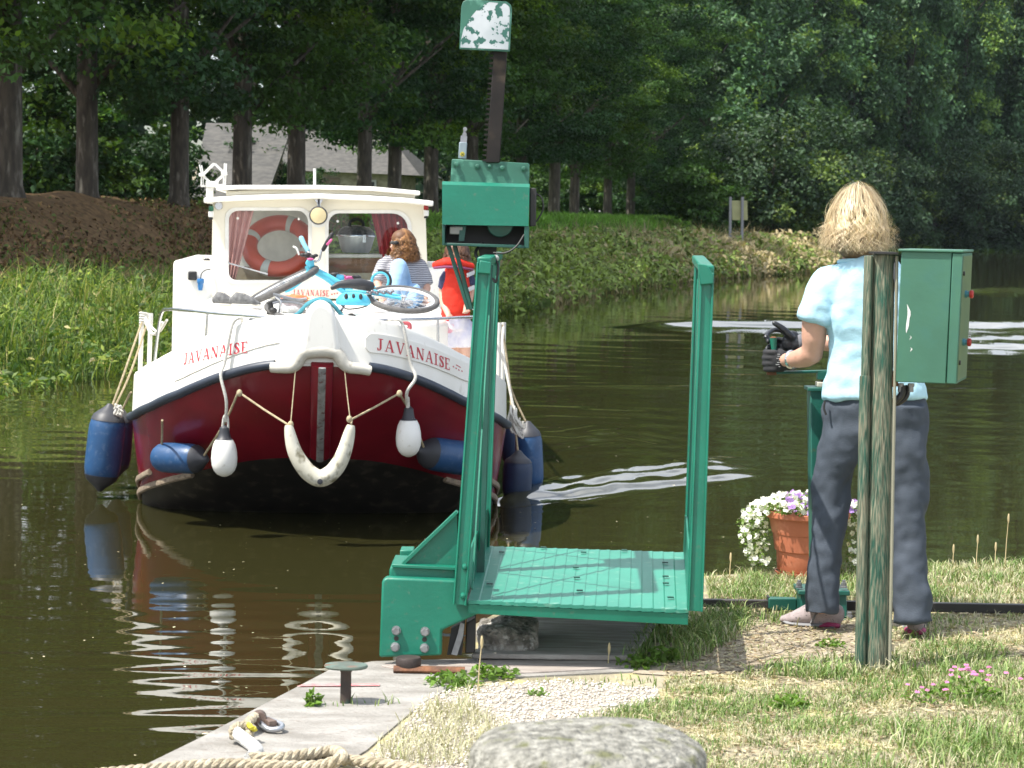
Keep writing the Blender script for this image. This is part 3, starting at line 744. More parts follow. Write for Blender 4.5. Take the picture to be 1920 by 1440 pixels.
def ground():
    n = len(EDGE); b = MB()
    b.add(EDGE, [tuple(range(n))], 0)
    low = [Vector((p.x, p.y, -.9)) for p in EDGE]
    b.add(EDGE + low, [(i, (i + 1) % n, n + (i + 1) % n, n + i) for i in range(n)], 1)
    o = b.build('ground', [DIRT, WALLM], smooth=False); tag(o, kind='structure')
    bm = bmesh.new(); bm.from_mesh(o.data); bmesh.ops.triangulate(bm, faces=[f for f in bm.faces if len(f.verts) > 4]); bm.to_mesh(o.data); bm.free()
    # coping of the quay
    top = [p.copy() for p in EDGE[:8]] + [g3(1000, 1240), g3(1190, 1242), g3(1190, 1262), g3(1060, 1268), g3(930, 1274), g3(850, 1290), g3(800, 1318), g3(745, 1362), g3(690, 1410), g3(640, 1440), Vector((-.62, 5.4, Q)), Vector((-1.4, 2.2, Q))]
    off = Vector((-.012, .0, 0))
    b = MB(); up = [p + Vector((0, 0, .006)) for p in top]
    b.add(up + [p - Vector((0, 0, .2)) for p in top], [tuple(range(len(top)))] + [(i, (i + 1) % len(top), len(top) + (i + 1) % len(top), len(top) + i) for i in range(len(top))])
    o = b.build('quay', CONC, smooth=False); tag(o, kind='structure')
    bm = bmesh.new(); bm.from_mesh(o.data); bmesh.ops.translate(bm, verts=[v for v in bm.verts], vec=(0, 0, 0))
    bmesh.ops.triangulate(bm, faces=[f for f in bm.faces if len(f.verts) > 4]); bm.to_mesh(o.data); bm.free()
    o.location.x -= .004
    z = Q + .010
    m = MB().add([G(556, 1286.5, z), G(712, 1285.5, z), G(712, 1282, z), G(572, 1282, z)], [(0, 1, 2, 3)])
    tag(m.build('quay_paint_line', pmat('red_paint', (.62, .16, .17), (.5, .3, .28), rough=.8, scale=30)), kind='structure')
    # trodden path to the crank
    pth = [(1185, 1262), (1230, 1205), (1330, 1178), (1470, 1166), (1610, 1172), (1680, 1200), (1610, 1222), (1600, 1262), (1400, 1256), (1290, 1268)]
    z = Q + .004
    tag(MB().add([G(x, y, z) for x, y in pth], [tuple(range(len(pth)))]).build('path', pmat('trodden_path', (.40, .345, .265), (.27, .225, .165), rough=.95, scale=6, bump=.4, bscale=70, col3=(.28, .23, .16), scale3=14, spec=.15)), kind='structure')
    gv = [(790, 1310), (880, 1288), (1060, 1276), (1230, 1290), (1240, 1312), (1120, 1345), (1000, 1392), (900, 1450), (660, 1460), (700, 1412), (760, 1360)]
    tag(MB().add([G(x, y, z) for x, y in gv], [tuple(range(len(gv)))]).build('gravel_bed', pmat('gravel_bed', (.46, .42, .36), (.33, .29, .24), rough=.95, scale=22, bump=.8, bscale=90, spec=.15)), kind='structure')
    return gv
GRAVEL = ground()

def proj(P):
    P = np.asarray(P) - np.array(CAM)
    d = P @ np.array(_f); x = P @ np.array(_r); y = P @ np.array(_u)
    return 960 + F * x / d, 720 - F * y / d
def inside(px, py, poly):
    r = np.zeros(len(px), bool); j = len(poly) - 1
    for i in range(len(poly)):
        xi, yi = poly[i]; xj, yj = poly[j]
        c = ((yi > py) != (yj > py)) & (px < (xj - xi) * (py - yi) / (yj - yi + 1e-9) + xi)
        r ^= c; j = i
    return r
# areas of the ground plan, kept as polygons in metres
def plan(poly): return [tuple(G(x, y, Q).xy) for x, y in poly]
def scatter(poly, dens):
    xs = [p[0] for p in poly]; ys = [p[1] for p in poly]
    A = (max(xs) - min(xs)) * (max(ys) - min(ys)); n = int(A * dens)
    x = RNG.uniform(min(xs), max(xs), n); y = RNG.uniform(min(ys), max(ys), n)
    k = inside(x, y, poly); return np.stack([x[k], y[k], np.full(k.sum(), Q)], 1)
def fbm(P, s, o=0.0): return np.array([noise.fractal(Vector((p[0] * s + o, p[1] * s, 0)), .8, 2.0, 3) for p in P])

def lawn():
    parts = []
    STR, YG, GR = np.array((1.78, 1.68, 1.9)), np.array((1.1, 1.36, .85)), np.array((.5, .84, .36))
    def zone(poly, dens, hgt, wid, gbias, edge=.0, lean=(.3, 1.0)):
        P = scatter(plan(poly) if not isinstance(poly[0][0], float) else poly, dens)
        f1 = fbm(P, 2.1, 3.3); f2 = fbm(P, 6.0, 9.1); f3 = fbm(P, 4.0, 21.0)
        keep = (f3 * 1.3 + RNG.normal(0, .3, len(P))) > -.42 + edge
        P, f1, f2 = P[keep], f1[keep], f2[keep]; n = len(P)
        g = np.clip(.5 + f1 * .9 + f2 * .6 + gbias, 0, 1)[:, None]
        r = RNG.random((n, 1))
        tint = np.where(r < g * .62, GR, np.where(r < g * .62 + .06 + .26 * g, YG, STR)) * RNG.uniform(.65, 1.25, (n, 1))
        h = hgt * RNG.uniform(.45, 1.25, n) * (.75 + .6 * g[:, 0])
        parts.append(blades(P, h, wid * RNG.uniform(.7, 1.3, n), RNG.uniform(*lean, n), tint))
    big = [tuple(map(float, p)) for p in plan([(870, 1450), (960, 1402), (1080, 1352), (1230, 1312), (1262, 1272), (1600, 1262), (1690, 1212), (1920, 1204), (2050, 1204), (2050, 1440)])]
    big = big[:-1] + [(2.6, 6.0), (2.2, 4.9), (-.1, 4.9)]
    zone(big, 12500, .026, .0030, .22)
    zone([(2.35, 5.0), (5.5, 5.0), (7.5, 11.6), (2.6, 10.55)], 3200, .035, .0036, .1)
    zone([(1322, 1082), (1500, 1072), (1700, 1064), (1940, 1058), (1960, 1138), (1760, 1140), (1330, 1126)], 9000, .042, .0036, .12, -.2)
    zone([(1745, 1152), (1960, 1152), (1960, 1208), (1690, 1218), (1600, 1200), (1690, 1185)], 3800, .035, .004, -.1, .1)
    zone([(1165, 1246), (1225, 1172), (1330, 1150), (1400, 1150), (1405, 1190), (1300, 1245)], 6500, .05, .0042, .5, -.05)
    zone([(1320, 1150), (1480, 1150), (1500, 1180), (1330, 1180)], 3500, .04, .004, .1, .1)
    zone([(1400, 1262), (1600, 1240), (1690, 1235), (1690, 1275), (1400, 1275)], 5500, .05, .0045, .2)
    zone([(690, 1450), (715, 1400), (742, 1392), (752, 1350), (790, 1342), (806, 1322), (850, 1330), (868, 1318), (905, 1345), (960, 1372), (930, 1402), (880, 1440)], 7000, .08, .0026, -.9, -.05)
    zone([(780, 1312), (900, 1282), (1100, 1272), (1240, 1275), (1235, 1300), (1000, 1300)], 1500, .03, .004, .25, .15)
    zone([(1300, 1265), (1400, 1240), (1620, 1200), (1700, 1190), (1660, 1165), (1500, 1160), (1330, 1175), (1200, 1262)], 1400, .022, .0035, -.1, .15)
    zone([(1640, 1240), (1930, 1225), (1930, 1330), (1700, 1320)], 2500, .05, .004, .35, .1)
    zone([(1680, 1370), (1930, 1350), (1930, 1450), (1600, 1450)], 3000, .055, .004, .6, .0)
    zone([(560, 1328), (760, 1318), (760, 1326), (560, 1334)], 1600, .03, .004, .5, .1)
    # dead stems and clippings lying flat everywhere
    P = scatter([tuple(map(float, p)) for p in plan([(860, 1450), (960, 1402), (1080, 1352), (1230, 1312), (1250, 1270), (1230, 1180), (1330, 1120), (1330, 1085), (1930, 1060), (2040, 1204), (2050, 1440)])], 3600); n = len(P)
    P[:, 2] += .008
    az = RNG.uniform(0, 2 * PI, n); dd = np.stack([np.cos(az), np.sin(az), RNG.normal(0, .12, n)], 1); sd2 = np.stack([-np.sin(az), np.cos(az), RNG.normal(0, .3, n)], 1)
    L = RNG.uniform(.008, .035, n)[:, None]; w = RNG.uniform(.0012, .0035, n)[:, None]
    V = np.stack([P - dd * L / 2 - sd2 * w, P - dd * L / 2 + sd2 * w, P + sd2 * w * 1.2, P - sd2 * w * 1.2, P + dd * L / 2 + sd2 * w * .4, P + dd * L / 2 - sd2 * w * .4], 1).reshape(-1, 3)
    i = np.arange(n)[:, None] * 6
    parts.append((V, np.concatenate([i + np.array([[0, 1, 2, 3]]), i + np.array([[3, 2, 4, 5]])], 0), np.repeat(np.where(RNG.random((n, 1)) < .6, np.array([2.0, 1.75, 1.9]), np.array([1.1, .8, .8])) * RNG.uniform(.55, 1.2, (n, 1)), 6, axis=0)))
    q = merge(parts)
    tag(link('lawn_grass', arr_mesh('lawn_grass', q[0], q[1], leafmat('lawn', (.26, .26, .15), .16), q[2])), 'short sun bleached grass on the quay', 'grass', kind='stuff')
    # pebbles
    P = scatter(plan(GRAVEL), 6500); n = len(P)
    oc = np.array([(1, 0, 0), (0, 1, 0), (-1, 0, 0), (0, -1, 0), (0, 0, .7), (0, 0, -.5)]); fc = np.array([(0, 1, 4), (1, 2, 4), (2, 3, 4), (3, 0, 4), (1, 0, 5), (2, 1, 5), (3, 2, 5), (0, 3, 5)])
    s = RNG.uniform(.002, .0075, (n, 1, 1)) * RNG.uniform(.6, 1.3, (n, 1, 3)); a = RNG.uniform(0, 6.3, n)
    R = np.zeros((n, 3, 3)); R[:, 0, 0] = np.cos(a); R[:, 0, 1] = -np.sin(a); R[:, 1, 0] = np.sin(a); R[:, 1, 1] = np.cos(a); R[:, 2, 2] = 1
    V = np.einsum('nij,nkj->nki', R, (oc + RNG.normal(0, .15, (n, 6, 3))) * s) + P[:, None, :] + np.array([0, 0, .006])
    Fc = (fc[None] + (np.arange(n) * 6)[:, None, None]).reshape(-1, 3)
    tag(link('gravel', arr_mesh('gravel', V.reshape(-1, 3), Fc, leafmat('pebble', (.60, .57, .52), 0, .9), np.repeat(jit(n, (1, .97, .92), .45), 6, 0))), 'loose pale gravel between the quay stones and the lawn', 'gravel', kind='stuff')
lawn()

# lone grass stalks and small plants
STRAW = pmat('straw', (.55, .45, .25), rough=.8); WEED = leafmat('weed_leaf', (.13, .22, .05), .35); WOODY = pmat('weed_stem', (.2, .25, .08))
def stalk(px, py, top, say, head=True):
    a = G(px, py, Q); d = (a - CAM).dot(_f); h = (py - top) / F * d
    b = MB(a and None); lean = Vector((.06 * h, .02, 0))
    b.loft([a, a + Vector((0, 0, h * .5)) + lean * .3, a + Vector((0, 0, h)) + lean], [.0022, .0018, .0012], 6)
    t = thing('grass_stalk', say, 'grass stalk', a, 'lone grass stalks')
    b.build('stem', STRAW, t)
    if head: MB().ball(a + Vector((0, 0, h)) + lean, (.005, .005, .022), 8, 6).build('seed_head', STRAW, t)
for px, py, top, say in ((1884, 1068, 972, 'tallest dry stalk with a seed head at the water edge past the cabinet'), (1830, 1068, 1012, 'dry stalk standing alone against the water, shorter than the tallest'), (1865, 1068, 1026, 'low stalk just beside the tallest dry stalk'),
                         (1786, 1070, 1030, 'thin stalk nearest the trouser leg against the water'), (1368, 1082, 1046, 'brown tipped stalk near the flower pot'), (896, 1300, 1205, 'reddish stalk growing from the weeds before the winch'), (1140, 1250, 1218, 'pale wisp of grass before the shaded slab')):
    stalk(px, py, top, say)

def weed(px, py, r, h, n, lsz, say, name='weed', flowers=None, group='low weeds on the quay'):
    a = G(px, py, Q); t = thing(name, say, 'plant', a, group)
    C = RNG.normal(size=(n, 3)); C = C / np.linalg.norm(C, axis=1, keepdims=True) * RNG.random((n, 1)) ** .4
    C = C * np.array([r, r * .9, h]); C[:, 2] = np.abs(C[:, 2]) + .006
    v, f, tt = leaves(C, lsz * RNG.uniform(.6, 1.3, n), RNG.normal(size=(n, 3)) * .6 + np.array([0, 0, .9]), jit(n, (1, 1.05, .8), .4), aspect=.5)
    link('foliage', arr_mesh('foliage', v, f, WEED, tt), t)
    b = MB()
    for k in range(7):
        an = k * .9; b.loft([a, a + Vector((math.cos(an) * r * .5, math.sin(an) * r * .5, h * .7))], [.003, .0012], 5)
    b.build('stem', WOODY, t)
    if flowers:
        nf, col, fs, fh = flowers
        fm = leafmat('petal', col, .25)
        for k in range(nf):
            c = np.array([RNG.normal(0, r * .55), RNG.normal(0, r * .4), h * RNG.uniform(.8, 1.0) + fh * RNG.random()])
            an = np.arange(5) * 2 * PI / 5 + RNG.random()
            tilt = RNG.normal(0, .3)
            dd = np.stack([np.cos(an), np.sin(an) * .6 - .25, np.full(5, .6)], 1); dd = unit(dd)
            C5 = c + dd * fs * .5
            v, f, tt = leaves(C5, fs, np.tile([.0, -.6, .8], (5, 1)) + .2 * RNG.normal(size=(5, 3)), jit(5, (1, 1, 1), .15), aspect=.8, bend=.05)
            link('flower', arr_mesh('flower', v, f, fm, tt), t)
    return t
for q in ((850, 1286, .10, .045, 130, .03, 'bright green weed nearest the mooring post on the gravel edge'), (905, 1275, .07, .05, 90, .028, 'green weed growing at the foot of the reddish stalk'), (950, 1272, .05, .035, 60, .025, 'small green weed past the reddish stalk'),
          (1195, 1252, .08, .04, 110, .028, 'broad leaved weed at the corner of the shaded slab'), (1245, 1240, .07, .05, 100, .028, 'weed half in shade beside the slab'), (1010, 1306, .04, .02, 40, .02, 'flat weed alone on the gravel'),
          (1560, 1215, .06, .03, 70, .022, 'reddish weed on the path by the post'), (1480, 1330, .07, .045, 80, .03, 'tuft of broad green blades in the lawn before the post'), (586, 1326, .03, .05, 26, .04, 'upright weed in the joint beside the mooring post')):
    weed(*q)
PINK = (.62, .22, .42)
weed(1815, 1312, .11, .07, 130, .026, 'largest pink flowered plant in the lawn before the post', 'flowering_plant', (20, PINK, .011, .05), 'pink flowers in the lawn')
weed(1735, 1318, .08, .035, 50, .022, 'smaller pink flowered plant nearer the post', 'flowering_plant', (9, PINK, .010, .04), 'pink flowers in the lawn')

# stones about the gate
ROCK = pmat('rough_stone', (.36, .33, .29), (.13, .12, .10), rough=.9, scale=22, bump=1.6, bscale=50, col3=(.5, .48, .44), scale3=40)
def rock(c, r, seed, amp=.16, name='stone_block', say='', flat=None):
    b = MB(); b.ball((0, 0, 0), 1, 40, 24)
    vs = []
    for p in b.v:
        q = p.copy()
        m = max(abs(q.x), abs(q.y), abs(q.z)); q = q.lerp(q / m * .85, .55)      # blocky
        k = 1 + amp * noise.fractal(p * 1.6 + Vector((seed, 0, 0)), .9, 2, 4)
        vs.append(Vector((q.x * r[0] * k, q.y * r[1] * k, q.z * r[2] * k)) + Vector(c))
    b.v = vs
    o = b.build(name, ROCK, angle=60); return tag(o, say, 'stone')
c = W(942, 1196, 7.85); rock((c.x + .02, c.y + .1, Q - .0), (.125, .2, .125), 3.1, say='rough grey stone block under the green bracket')
PLANK = pmat('slab_grey', (.40, .37, .33), (.24, .215, .19), rough=.85, scale=4, bump=.5, bscale=30, stretch=(1.2, 7, 1))
b = MB(); z = Q + .012
b.prism([G(884, 1236, z), G(966, 1160, z), G(1240, 1166, z), G(1185, 1240, z)], (0, 0, .02)); o = b.build('stone_slab', PLANK, bevel=.006); tag(o, 'grooved grey slab in the shade under the walkway', 'slab')
b = MB(); b.prism([G(x, y, Q + .003) for x, y in ((742, 1244), (884, 1242), (1060, 1243), (1188, 1244), (1196, 1252), (1120, 1258), (1010, 1264), (900, 1268), (820, 1264), (745, 1258), (715, 1252))], (0, 0, .009)); o = b.build('stone_slab', pmat('slab_brown', (.38, .335, .30), (.24, .205, .18), rough=.85, scale=5, bump=.4, bscale=40, stretch=(1, 5, 1)), bevel=.003); tag(o, 'brownish slab running before the winch foot', 'slab')

# ================================================================ LOCK GATE WITH WALKWAY AND RACK WINCH
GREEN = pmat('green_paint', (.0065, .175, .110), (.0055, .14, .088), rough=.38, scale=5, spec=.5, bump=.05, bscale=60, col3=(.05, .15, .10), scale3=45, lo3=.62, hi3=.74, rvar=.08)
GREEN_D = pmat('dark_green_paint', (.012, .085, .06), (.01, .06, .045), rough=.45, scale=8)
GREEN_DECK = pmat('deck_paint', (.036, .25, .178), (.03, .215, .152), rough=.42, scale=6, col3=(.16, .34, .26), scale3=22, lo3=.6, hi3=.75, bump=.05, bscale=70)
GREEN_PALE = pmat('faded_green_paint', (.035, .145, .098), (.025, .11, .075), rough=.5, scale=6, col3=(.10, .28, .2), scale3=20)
STEEL = pmat('bolt_steel', (.34, .35, .36), (.22, .22, .23), rough=.42, metal=.6, scale=20)
BLACKM = pmat('black_steel', (.022, .02, .018), (.012, .011, .01), rough=.5, scale=10)
RUST = pmat('rust', (.20, .085, .04), (.09, .045, .028), rough=.85, scale=18, bump=.5, bscale=60)
RUBBER = pmat('black_rubber', (.018, .018, .018), (.012, .012, .012), rough=.55)
def gate():
    t = thing('lock_gate', 'green lock gate with footboard, railings and rack winch at the quay edge', 'lock gate', W(790, 1232, 7.7))
    df, db = 7.56, 8.8
    # body plate with rounded top and arm
    p = [(711, 1233), (716, 1092), (719, 1086), (726, 1083), (850, 1088), (868, 1090), (871, 1130), (937, 1133), (829, 1182), (828, 1229)]
    b = MB(); b.prism([W(x, y, 7.60) for x, y in p], (0, .05, 0))
    body = b.build('gate_plate', GREEN, t, bevel=.008, bseg=3)
    b = MB(); b.prism([W(x, y, 7.665) for x, y in [(729, 1100), (730, 1066), (736, 1060), (855, 1066), (855, 1100)]], (0, .2, 0)); b.build('gate_plate', GREEN, t, bevel=.012, bseg=3)
    b = MB(); b.prism([W(x, y, 7.655) for x, y in [(735, 1064), (735, 1058), (857, 1064), (857, 1070)]], (0, .22, 0)); b.build('flange', GREEN, t, bevel=.002)
    b = MB(); b.prism([W(x, y, 7.70) for x, y in [(754, 1060), (857, 962), (857, 1064)]], (0, .012, 0)); b.build('gusset', GREEN, t)
    b = MB(); b.prism([W(x, y, 7.68) for x, y in [(750, 1059), (855, 959), (859, 962), (755, 1062)]], (0, .05, 0)); b.build('gusset', GREEN, t)
    b = MB(); b.prism([W(x, y, 7.9) for x, y in [(750, 1032), (775, 1032), (775, 1062), (750, 1062)]], (0, .1, 0)).prism([W(x, y, 7.8) for x, y in [(738, 1048), (770, 1049), (770, 1060), (738, 1059)]], (0, .08, 0)); b.build('hinge_block', GREEN, t, bevel=.003)
    for x, y in ((743, 1182), (797, 1184), (741, 1213), (796, 1215)):
        c = W(x, y, 7.60); m = MB(); m.lathe([(.016, -.003), (.016, .003), (.0155, .005)], 16, c, (0, -1, 0)).lathe([(.0145, .005), (.0145, .016), (.012, .019)], 6, c, (0, -1, 0)); m.build('bolt', STEEL, t)
    for x, y in ((743, 1197), (796, 1199)):
        MB().lathe([(.0085, -.001), (.0085, .0012)], 14, W(x, y, 7.60), (0, -1, 0)).build('bolt_hole', BLACKM, t)
    # foot: pivot cap and rusty collar, seal timbers
    c = W(766, 1232, 7.52); c.z = Q + .02
    MB().lathe([(.041, 0), (.043, .012), (.043, .028), (.040, .034), (.001, .037)], 26, c, (0, 0, 1)).build('pivot_cap', pmat('cap_iron', (.05, .035, .03), (.03, .022, .02), rough=.6, scale=20), t)
    b = MB(); a0 = W(735, 1240, 7.5); a0.z = Q + .012
    pts = [W(x, y, 7.5) for x, y in ((738, 1240), (760, 1232), (800, 1232), (850, 1240), (872, 1238))]
    for q in pts: q.z = Q + .016
    b.loft(smooth_path(pts), [(.026, .012)] * 33, 10, side=(0, 1, 0)); b.build('collar', RUST, t)
    MB().prism([W(x, y, 7.68) for x, y in [(872, 1226), (874, 1168), (892, 1158), (891, 1224)]], (0, .08, 0)).build('gate_edge', BLACKM, t, bevel=.004)
    MB().prism([W(x, y, 7.66) for x, y in [(838, 1228), (846, 1180), (872, 1164), (866, 1228)]], (0, .05, 0)).build('rubber_seal', RUBBER, t)
    MB().prism([W(x, y, 7.64) for x, y in [(846, 1227), (858, 1190), (863, 1168), (871, 1170), (868, 1195), (857, 1229)]], (0, .012, 0)).build('seal_strip', STEEL, t)
    # deck of folded plate
    A, B, C, D = W(878, 1126, df), W(1291, 1144, df), W(1284, 1036, db), W(906, 1024, db)
    b = MB(); N = 19; up = Vector((0, 0, 1)); vs = []
    for i in range(N):
        for k, hh in ((0, 0), (.5, .0006), (.88, .0024), (.96, .0014)):
            s = (i + k) / N; vs += [A.lerp(B, s) + up * hh, D.lerp(C, s) + up * hh]
    vs += [B, C]
    n = len(vs) // 2
    b.add(vs, [(2 * i, 2 * i + 2, 2 * i + 3, 2 * i + 1) for i in range(n - 1)])
    low = [v - up * .012 for v in vs]
    b.add(low, [(2 * i, 2 * i + 1, 2 * i + 3, 2 * i + 2) for i in range(n - 1)])
    m = len(vs)
    b.add(vs + low, [(2 * i, m + 2 * i, m + 2 * i + 2, 2 * i + 2) for i in range(n - 1)] + [(2 * i + 1, 2 * i + 3, m + 2 * i + 3, m + 2 * i + 1) for i in range(n - 1)])
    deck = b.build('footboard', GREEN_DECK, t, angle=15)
    for u, v in ((.1, .85), (.5, .9), (.9, .75), (.47, .6), (.48, .42), (.9, .5), (.9, .38), (.5, .2), (.08, .25), (.92, .15), (.3, .97), (.7, .97)):
        c = A.lerp(B, u).lerp(D.lerp(C, u), v) + up * .0085
        MB().box(c, (.022, .016, .004)).build('deck_clip', GREEN_D, deck)
    b = MB(); b.prism([A + Vector((.0, .004, -.012)), B + Vector((0, .004, -.012)), B + Vector((0, .004, -.052)), A + Vector((.0, .004, -.045))], (0, .03, 0))
    b.build('deck_frame', GREEN, t, bevel=.002)
    b = MB(); b.bar(D.lerp(A, .1) - up * .035, C.lerp(B, .1) - up * .035, .03, .04); b.build('deck_frame', GREEN, t, bevel=.002)
    # toe boards
    b = MB(); poly = [W(872, 1128, df), W(878, 1043, df), W(884, 1028, 7.75), W(897, 992, 8.2), W(911, 957, 8.68), W(914, 953, db), W(914, 1022, db)]
    b.prism(poly, (-.006, 0, 0)); b.build('toe_board', GREEN, t)
    b = MB(); poly = [W(1292, 1140, df), W(1290, 1030, 7.62), W(1288, 1000, 7.9), W(1286, 970, 8.4), W(1284, 966, db - .1), W(1281, 1030, db)]
    b.prism(poly, (.006, 0, 0)); b.build('toe_board', GREEN, t)
    for x, y in ((871, 1063), (868, 1117)):
        MB().lathe([(.011, -.004), (.011, .003), (.006, .008)], 10, W(x, y, df - .01), (-1, -.3, 0)).build('bolt', GREEN, t)
    # railings: channel posts front and back, rails and crossed braces between them
    def post(p, d, dep, name='rail_post', flange=True):
        bl, br, tr, tl = [W(x, y, d) for x, y in p]
        b = MB(); b.prism([bl, br, tr, tl], (0, .006, 0))
        if flange:
            for a, c, sx in ((bl, tl, 1), (br, tr, -1)):
                b.prism([a, a + Vector((.006 * sx, 0, 0)), c + Vector((.006 * sx, 0, 0)), c], (0, dep, 0))
                b.bar(a + Vector((.004 * sx, -.004, 0)), c + Vector((.004 * sx, -.004, 0)), .007, .007)
        return b.build(name, GREEN, t, bevel=.0015)
    post([(849, 1133), (875, 1135), (921, 498), (894, 492)], df - .01, .045)
    post([(898, 1028), (918, 1028), (938, 478), (925, 478)], db - .02, .03)
    post([(1289, 1145), (1318, 1147), (1339, 512), (1313, 506)], df - .01, .045)
    post([(1283, 1036), (1296, 1036), (1314, 484), (1303, 484)], db - .02, .03)
    for (fx, fy, bx, by) in ((908, 490, 931, 479), (1326, 506, 1309, 486)):
        a, c = W(fx, fy, df), W(bx, by, db)
        MB().bar(a, c, .048, .03).build('handrail', GREEN, t, bevel=.006)
    MB().prism([W(x, y, df - .03) for x, y in [(1313, 534), (1338, 532), (1338, 516), (1326, 497), (1308, 494)]], (0, .02, 0)).build('rail_cap', GREEN, t, bevel=.003)
    MB().prism([W(x, y, df - .03) for x, y in [(896, 512), (920, 514), (921, 492), (900, 488)]], (0, .02, 0)).build('rail_cap', GREEN, t, bevel=.003)
    def lerp_post(x0, y0, x1, y1, d, k): return W(x0 + (x1 - x0) * k, y0 + (y1 - y0) * k, d)
    for (f0, f1, k0, k1) in (((884, 1130), (912, 492), (908, 1026), (932, 480)), ((1300, 1145), (1323, 506), (1290, 1036), (1309, 486))):
        Pf = lambda k: lerp_post(*f0, *f1, df + .03, k)
        Pb = lambda k: lerp_post(*k0, *k1, db - .03, k)
        Pm = lambda k: Pf(k).lerp(Pb(k), .5)
        MB().bar(Pm(.0), Pm(.98), .02, .03).build('rail_post', GREEN, t)
        for a, c in ((Pf(.04), Pm(.93)), (Pf(.93), Pm(.04)), (Pm(.04), Pb(.93)), (Pm(.93), Pb(.04))):
            MB().bar(a, c, .005, .012).build('rail_brace', GREEN, t)
    # mast carrying the rack winch
    dm = 8.15
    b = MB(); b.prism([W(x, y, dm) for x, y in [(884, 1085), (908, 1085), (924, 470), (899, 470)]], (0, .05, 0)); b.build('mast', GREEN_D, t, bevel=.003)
    for x0, x1 in ((840, 878), (852, 884)):
        MB().bar(W(x0, 458, dm - .02), W(x1, 580, dm - .02), .016, .012).build('strut', GREEN_D, t)
    b = MB(); b.prism([W(x, y, dm - .03) for x, y in [(896, 460), (932, 460), (928, 495), (902, 495)]], (0, .06, 0)); b.build('mast_head', BLACKM, t, bevel=.003)
    # winch housing: folded cover open below, back plate with bolts
    dw = 8.02; w = MB()
    fr = [W(829, 346, dw), W(829, 421, dw), W(991, 424, dw), W(993, 351, dw)]
    back = Vector((0, .19, 0)); ch = Vector((0, .02, .012))
    tf = [fr[0] + ch, fr[3] + ch]
    w.add([*fr, *tf, fr[0] + back + Vector((0, 0, .012)), fr[3] + back + Vector((0, 0, .012)), fr[1] + back, fr[2] + back],
          [(0, 1, 2, 3), (0, 3, 5, 4), (4, 5, 7, 6), (0, 4, 6, 8, 1), (3, 2, 9, 7, 5)])
    cov = w.build('winch_cover', GREEN, t, smooth=False)
    sm = cov.modifiers.new('thick', 'SOLIDIFY'); sm.thickness = .004
    w = MB()
    w.prism([W(x, y, dw + .01) for x, y in [(829, 455), (829, 460), (991, 466), (992, 460)]], (0, .19, 0))
    w.prism([W(x, y, dw + .004) for x, y in [(983, 424), (983, 464), (992, 466), (992, 424)]], (0, .19, 0))
    w.prism([W(x, y, dw + .004) for x, y in [(829, 421), (829, 460), (834, 460), (834, 421)]], (0, .19, 0))
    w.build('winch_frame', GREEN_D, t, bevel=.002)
    w = MB(); w.prism([W(x, y, dw + .15) for x, y in [(833, 420), (833, 458), (984, 462), (984, 420)]], (0, .02, 0)); w.build('winch_back', BLACKM, t)
    MB().lathe([(.045, 0), (.048, .004), (.048, .05), (.045, .054), (.03, .056), (.02, .058)], 26, W(938, 420, dw + .09), (0, -1, 0)).build('winch_gear', GREEN_D, t)
    MB().box(W(856, 432, dw + .06), (.05, .06, .03)).build('gear_shaft', pmat('shaft_steel', (.3, .3, .28), rough=.5, metal=.5), t, bevel=.004)
    MB().prism([W(x, y, dw + .03) for x, y in [(862, 424), (874, 424), (870, 452), (860, 452)]], (0, .02, 0)).build('gear_bracket', GREEN_D, t)
    w = MB(); w.prism([W(x, y, dw + .10) for x, y in [(844, 348), (847, 300), (849, 298), (991, 306), (993, 309), (992, 352)]], (0, .012, 0)); pl = w.build('bolt_plate', GREEN_PALE, t, bevel=.002)
    for i, (x, y) in enumerate(((855, 308), (895, 312), (918, 312), (942, 315), (982, 316))):
        c = W(x, y, dw + .10); r = .012 if i != 2 else .009
        MB().lathe([(r, -.002), (r, .004)], 14, c, (0, -1, 0)).lathe([(r * .8, .004), (r * .8, .014), (r * .45, .016), (r * .4, .024)], 6, c, (0, -1, 0)).build('bolt', GREEN_PALE, pl)
    w = MB(); w.prism([W(x, y, dw + .04) for x, y in [(993, 352), (1006, 353), (1005, 424), (993, 425)]], (0, .12, 0)); w.build('motor_box', BLACKM, t, bevel=.004)
    w = MB(); w.tube(smooth_path([W(1004, 362, dw + .08), W(1016, 372, dw + .08), W(1018, 392, dw + .08), W(1008, 412, dw + .08), W(1000, 418, dw + .08)]), .003, 6); w.build('cable', RUBBER, t)
    w = MB(); w.tube(smooth_path([W(905, 455, dw + .08), W(892, 472, dw + .05), W(898, 488, dw + .04), W(912, 492, dw + .05)]), .006, 8); w.build('cable', RUBBER, t)
    w = MB(); w.tube(smooth_path([W(983, 440, dw + .01), W(968, 462, dw), W(948, 474, dw), W(925, 474, dw + .01)]), .0035, 8); w.build('cable', RUBBER, t)
    w = MB(); w.tube(smooth_path([W(926, 480, dw - .02), W(934, 500, dw - .03), W(930, 528, dw - .03), W(924, 522, dw - .02)]), .0045, 8); w.build('cable', RUBBER, t)
    MB().ball(W(928, 484, dw), (.016, .012, .012)).build('cable_gland', pmat('grey_plastic', (.4, .42, .4)), t)
    # toothed rack and its painted counter plate
    dr = dw + .085
    L0, L1 = W(911, 305, dr), W(926, 94, dr); R0, R1 = W(937, 305, dr), W(951, 98, dr)
    RACK = pmat('rack_iron', (.02, .016, .014), (.012, .010, .009), rough=.6, scale=14, col3=(.06, .045, .03), scale3=9, spec=.25)
    w = MB(); w.prism([L0, R0, R1, L1], (0, .045, 0)); rk = w.build('rack_bar', RACK, t, bevel=.003)
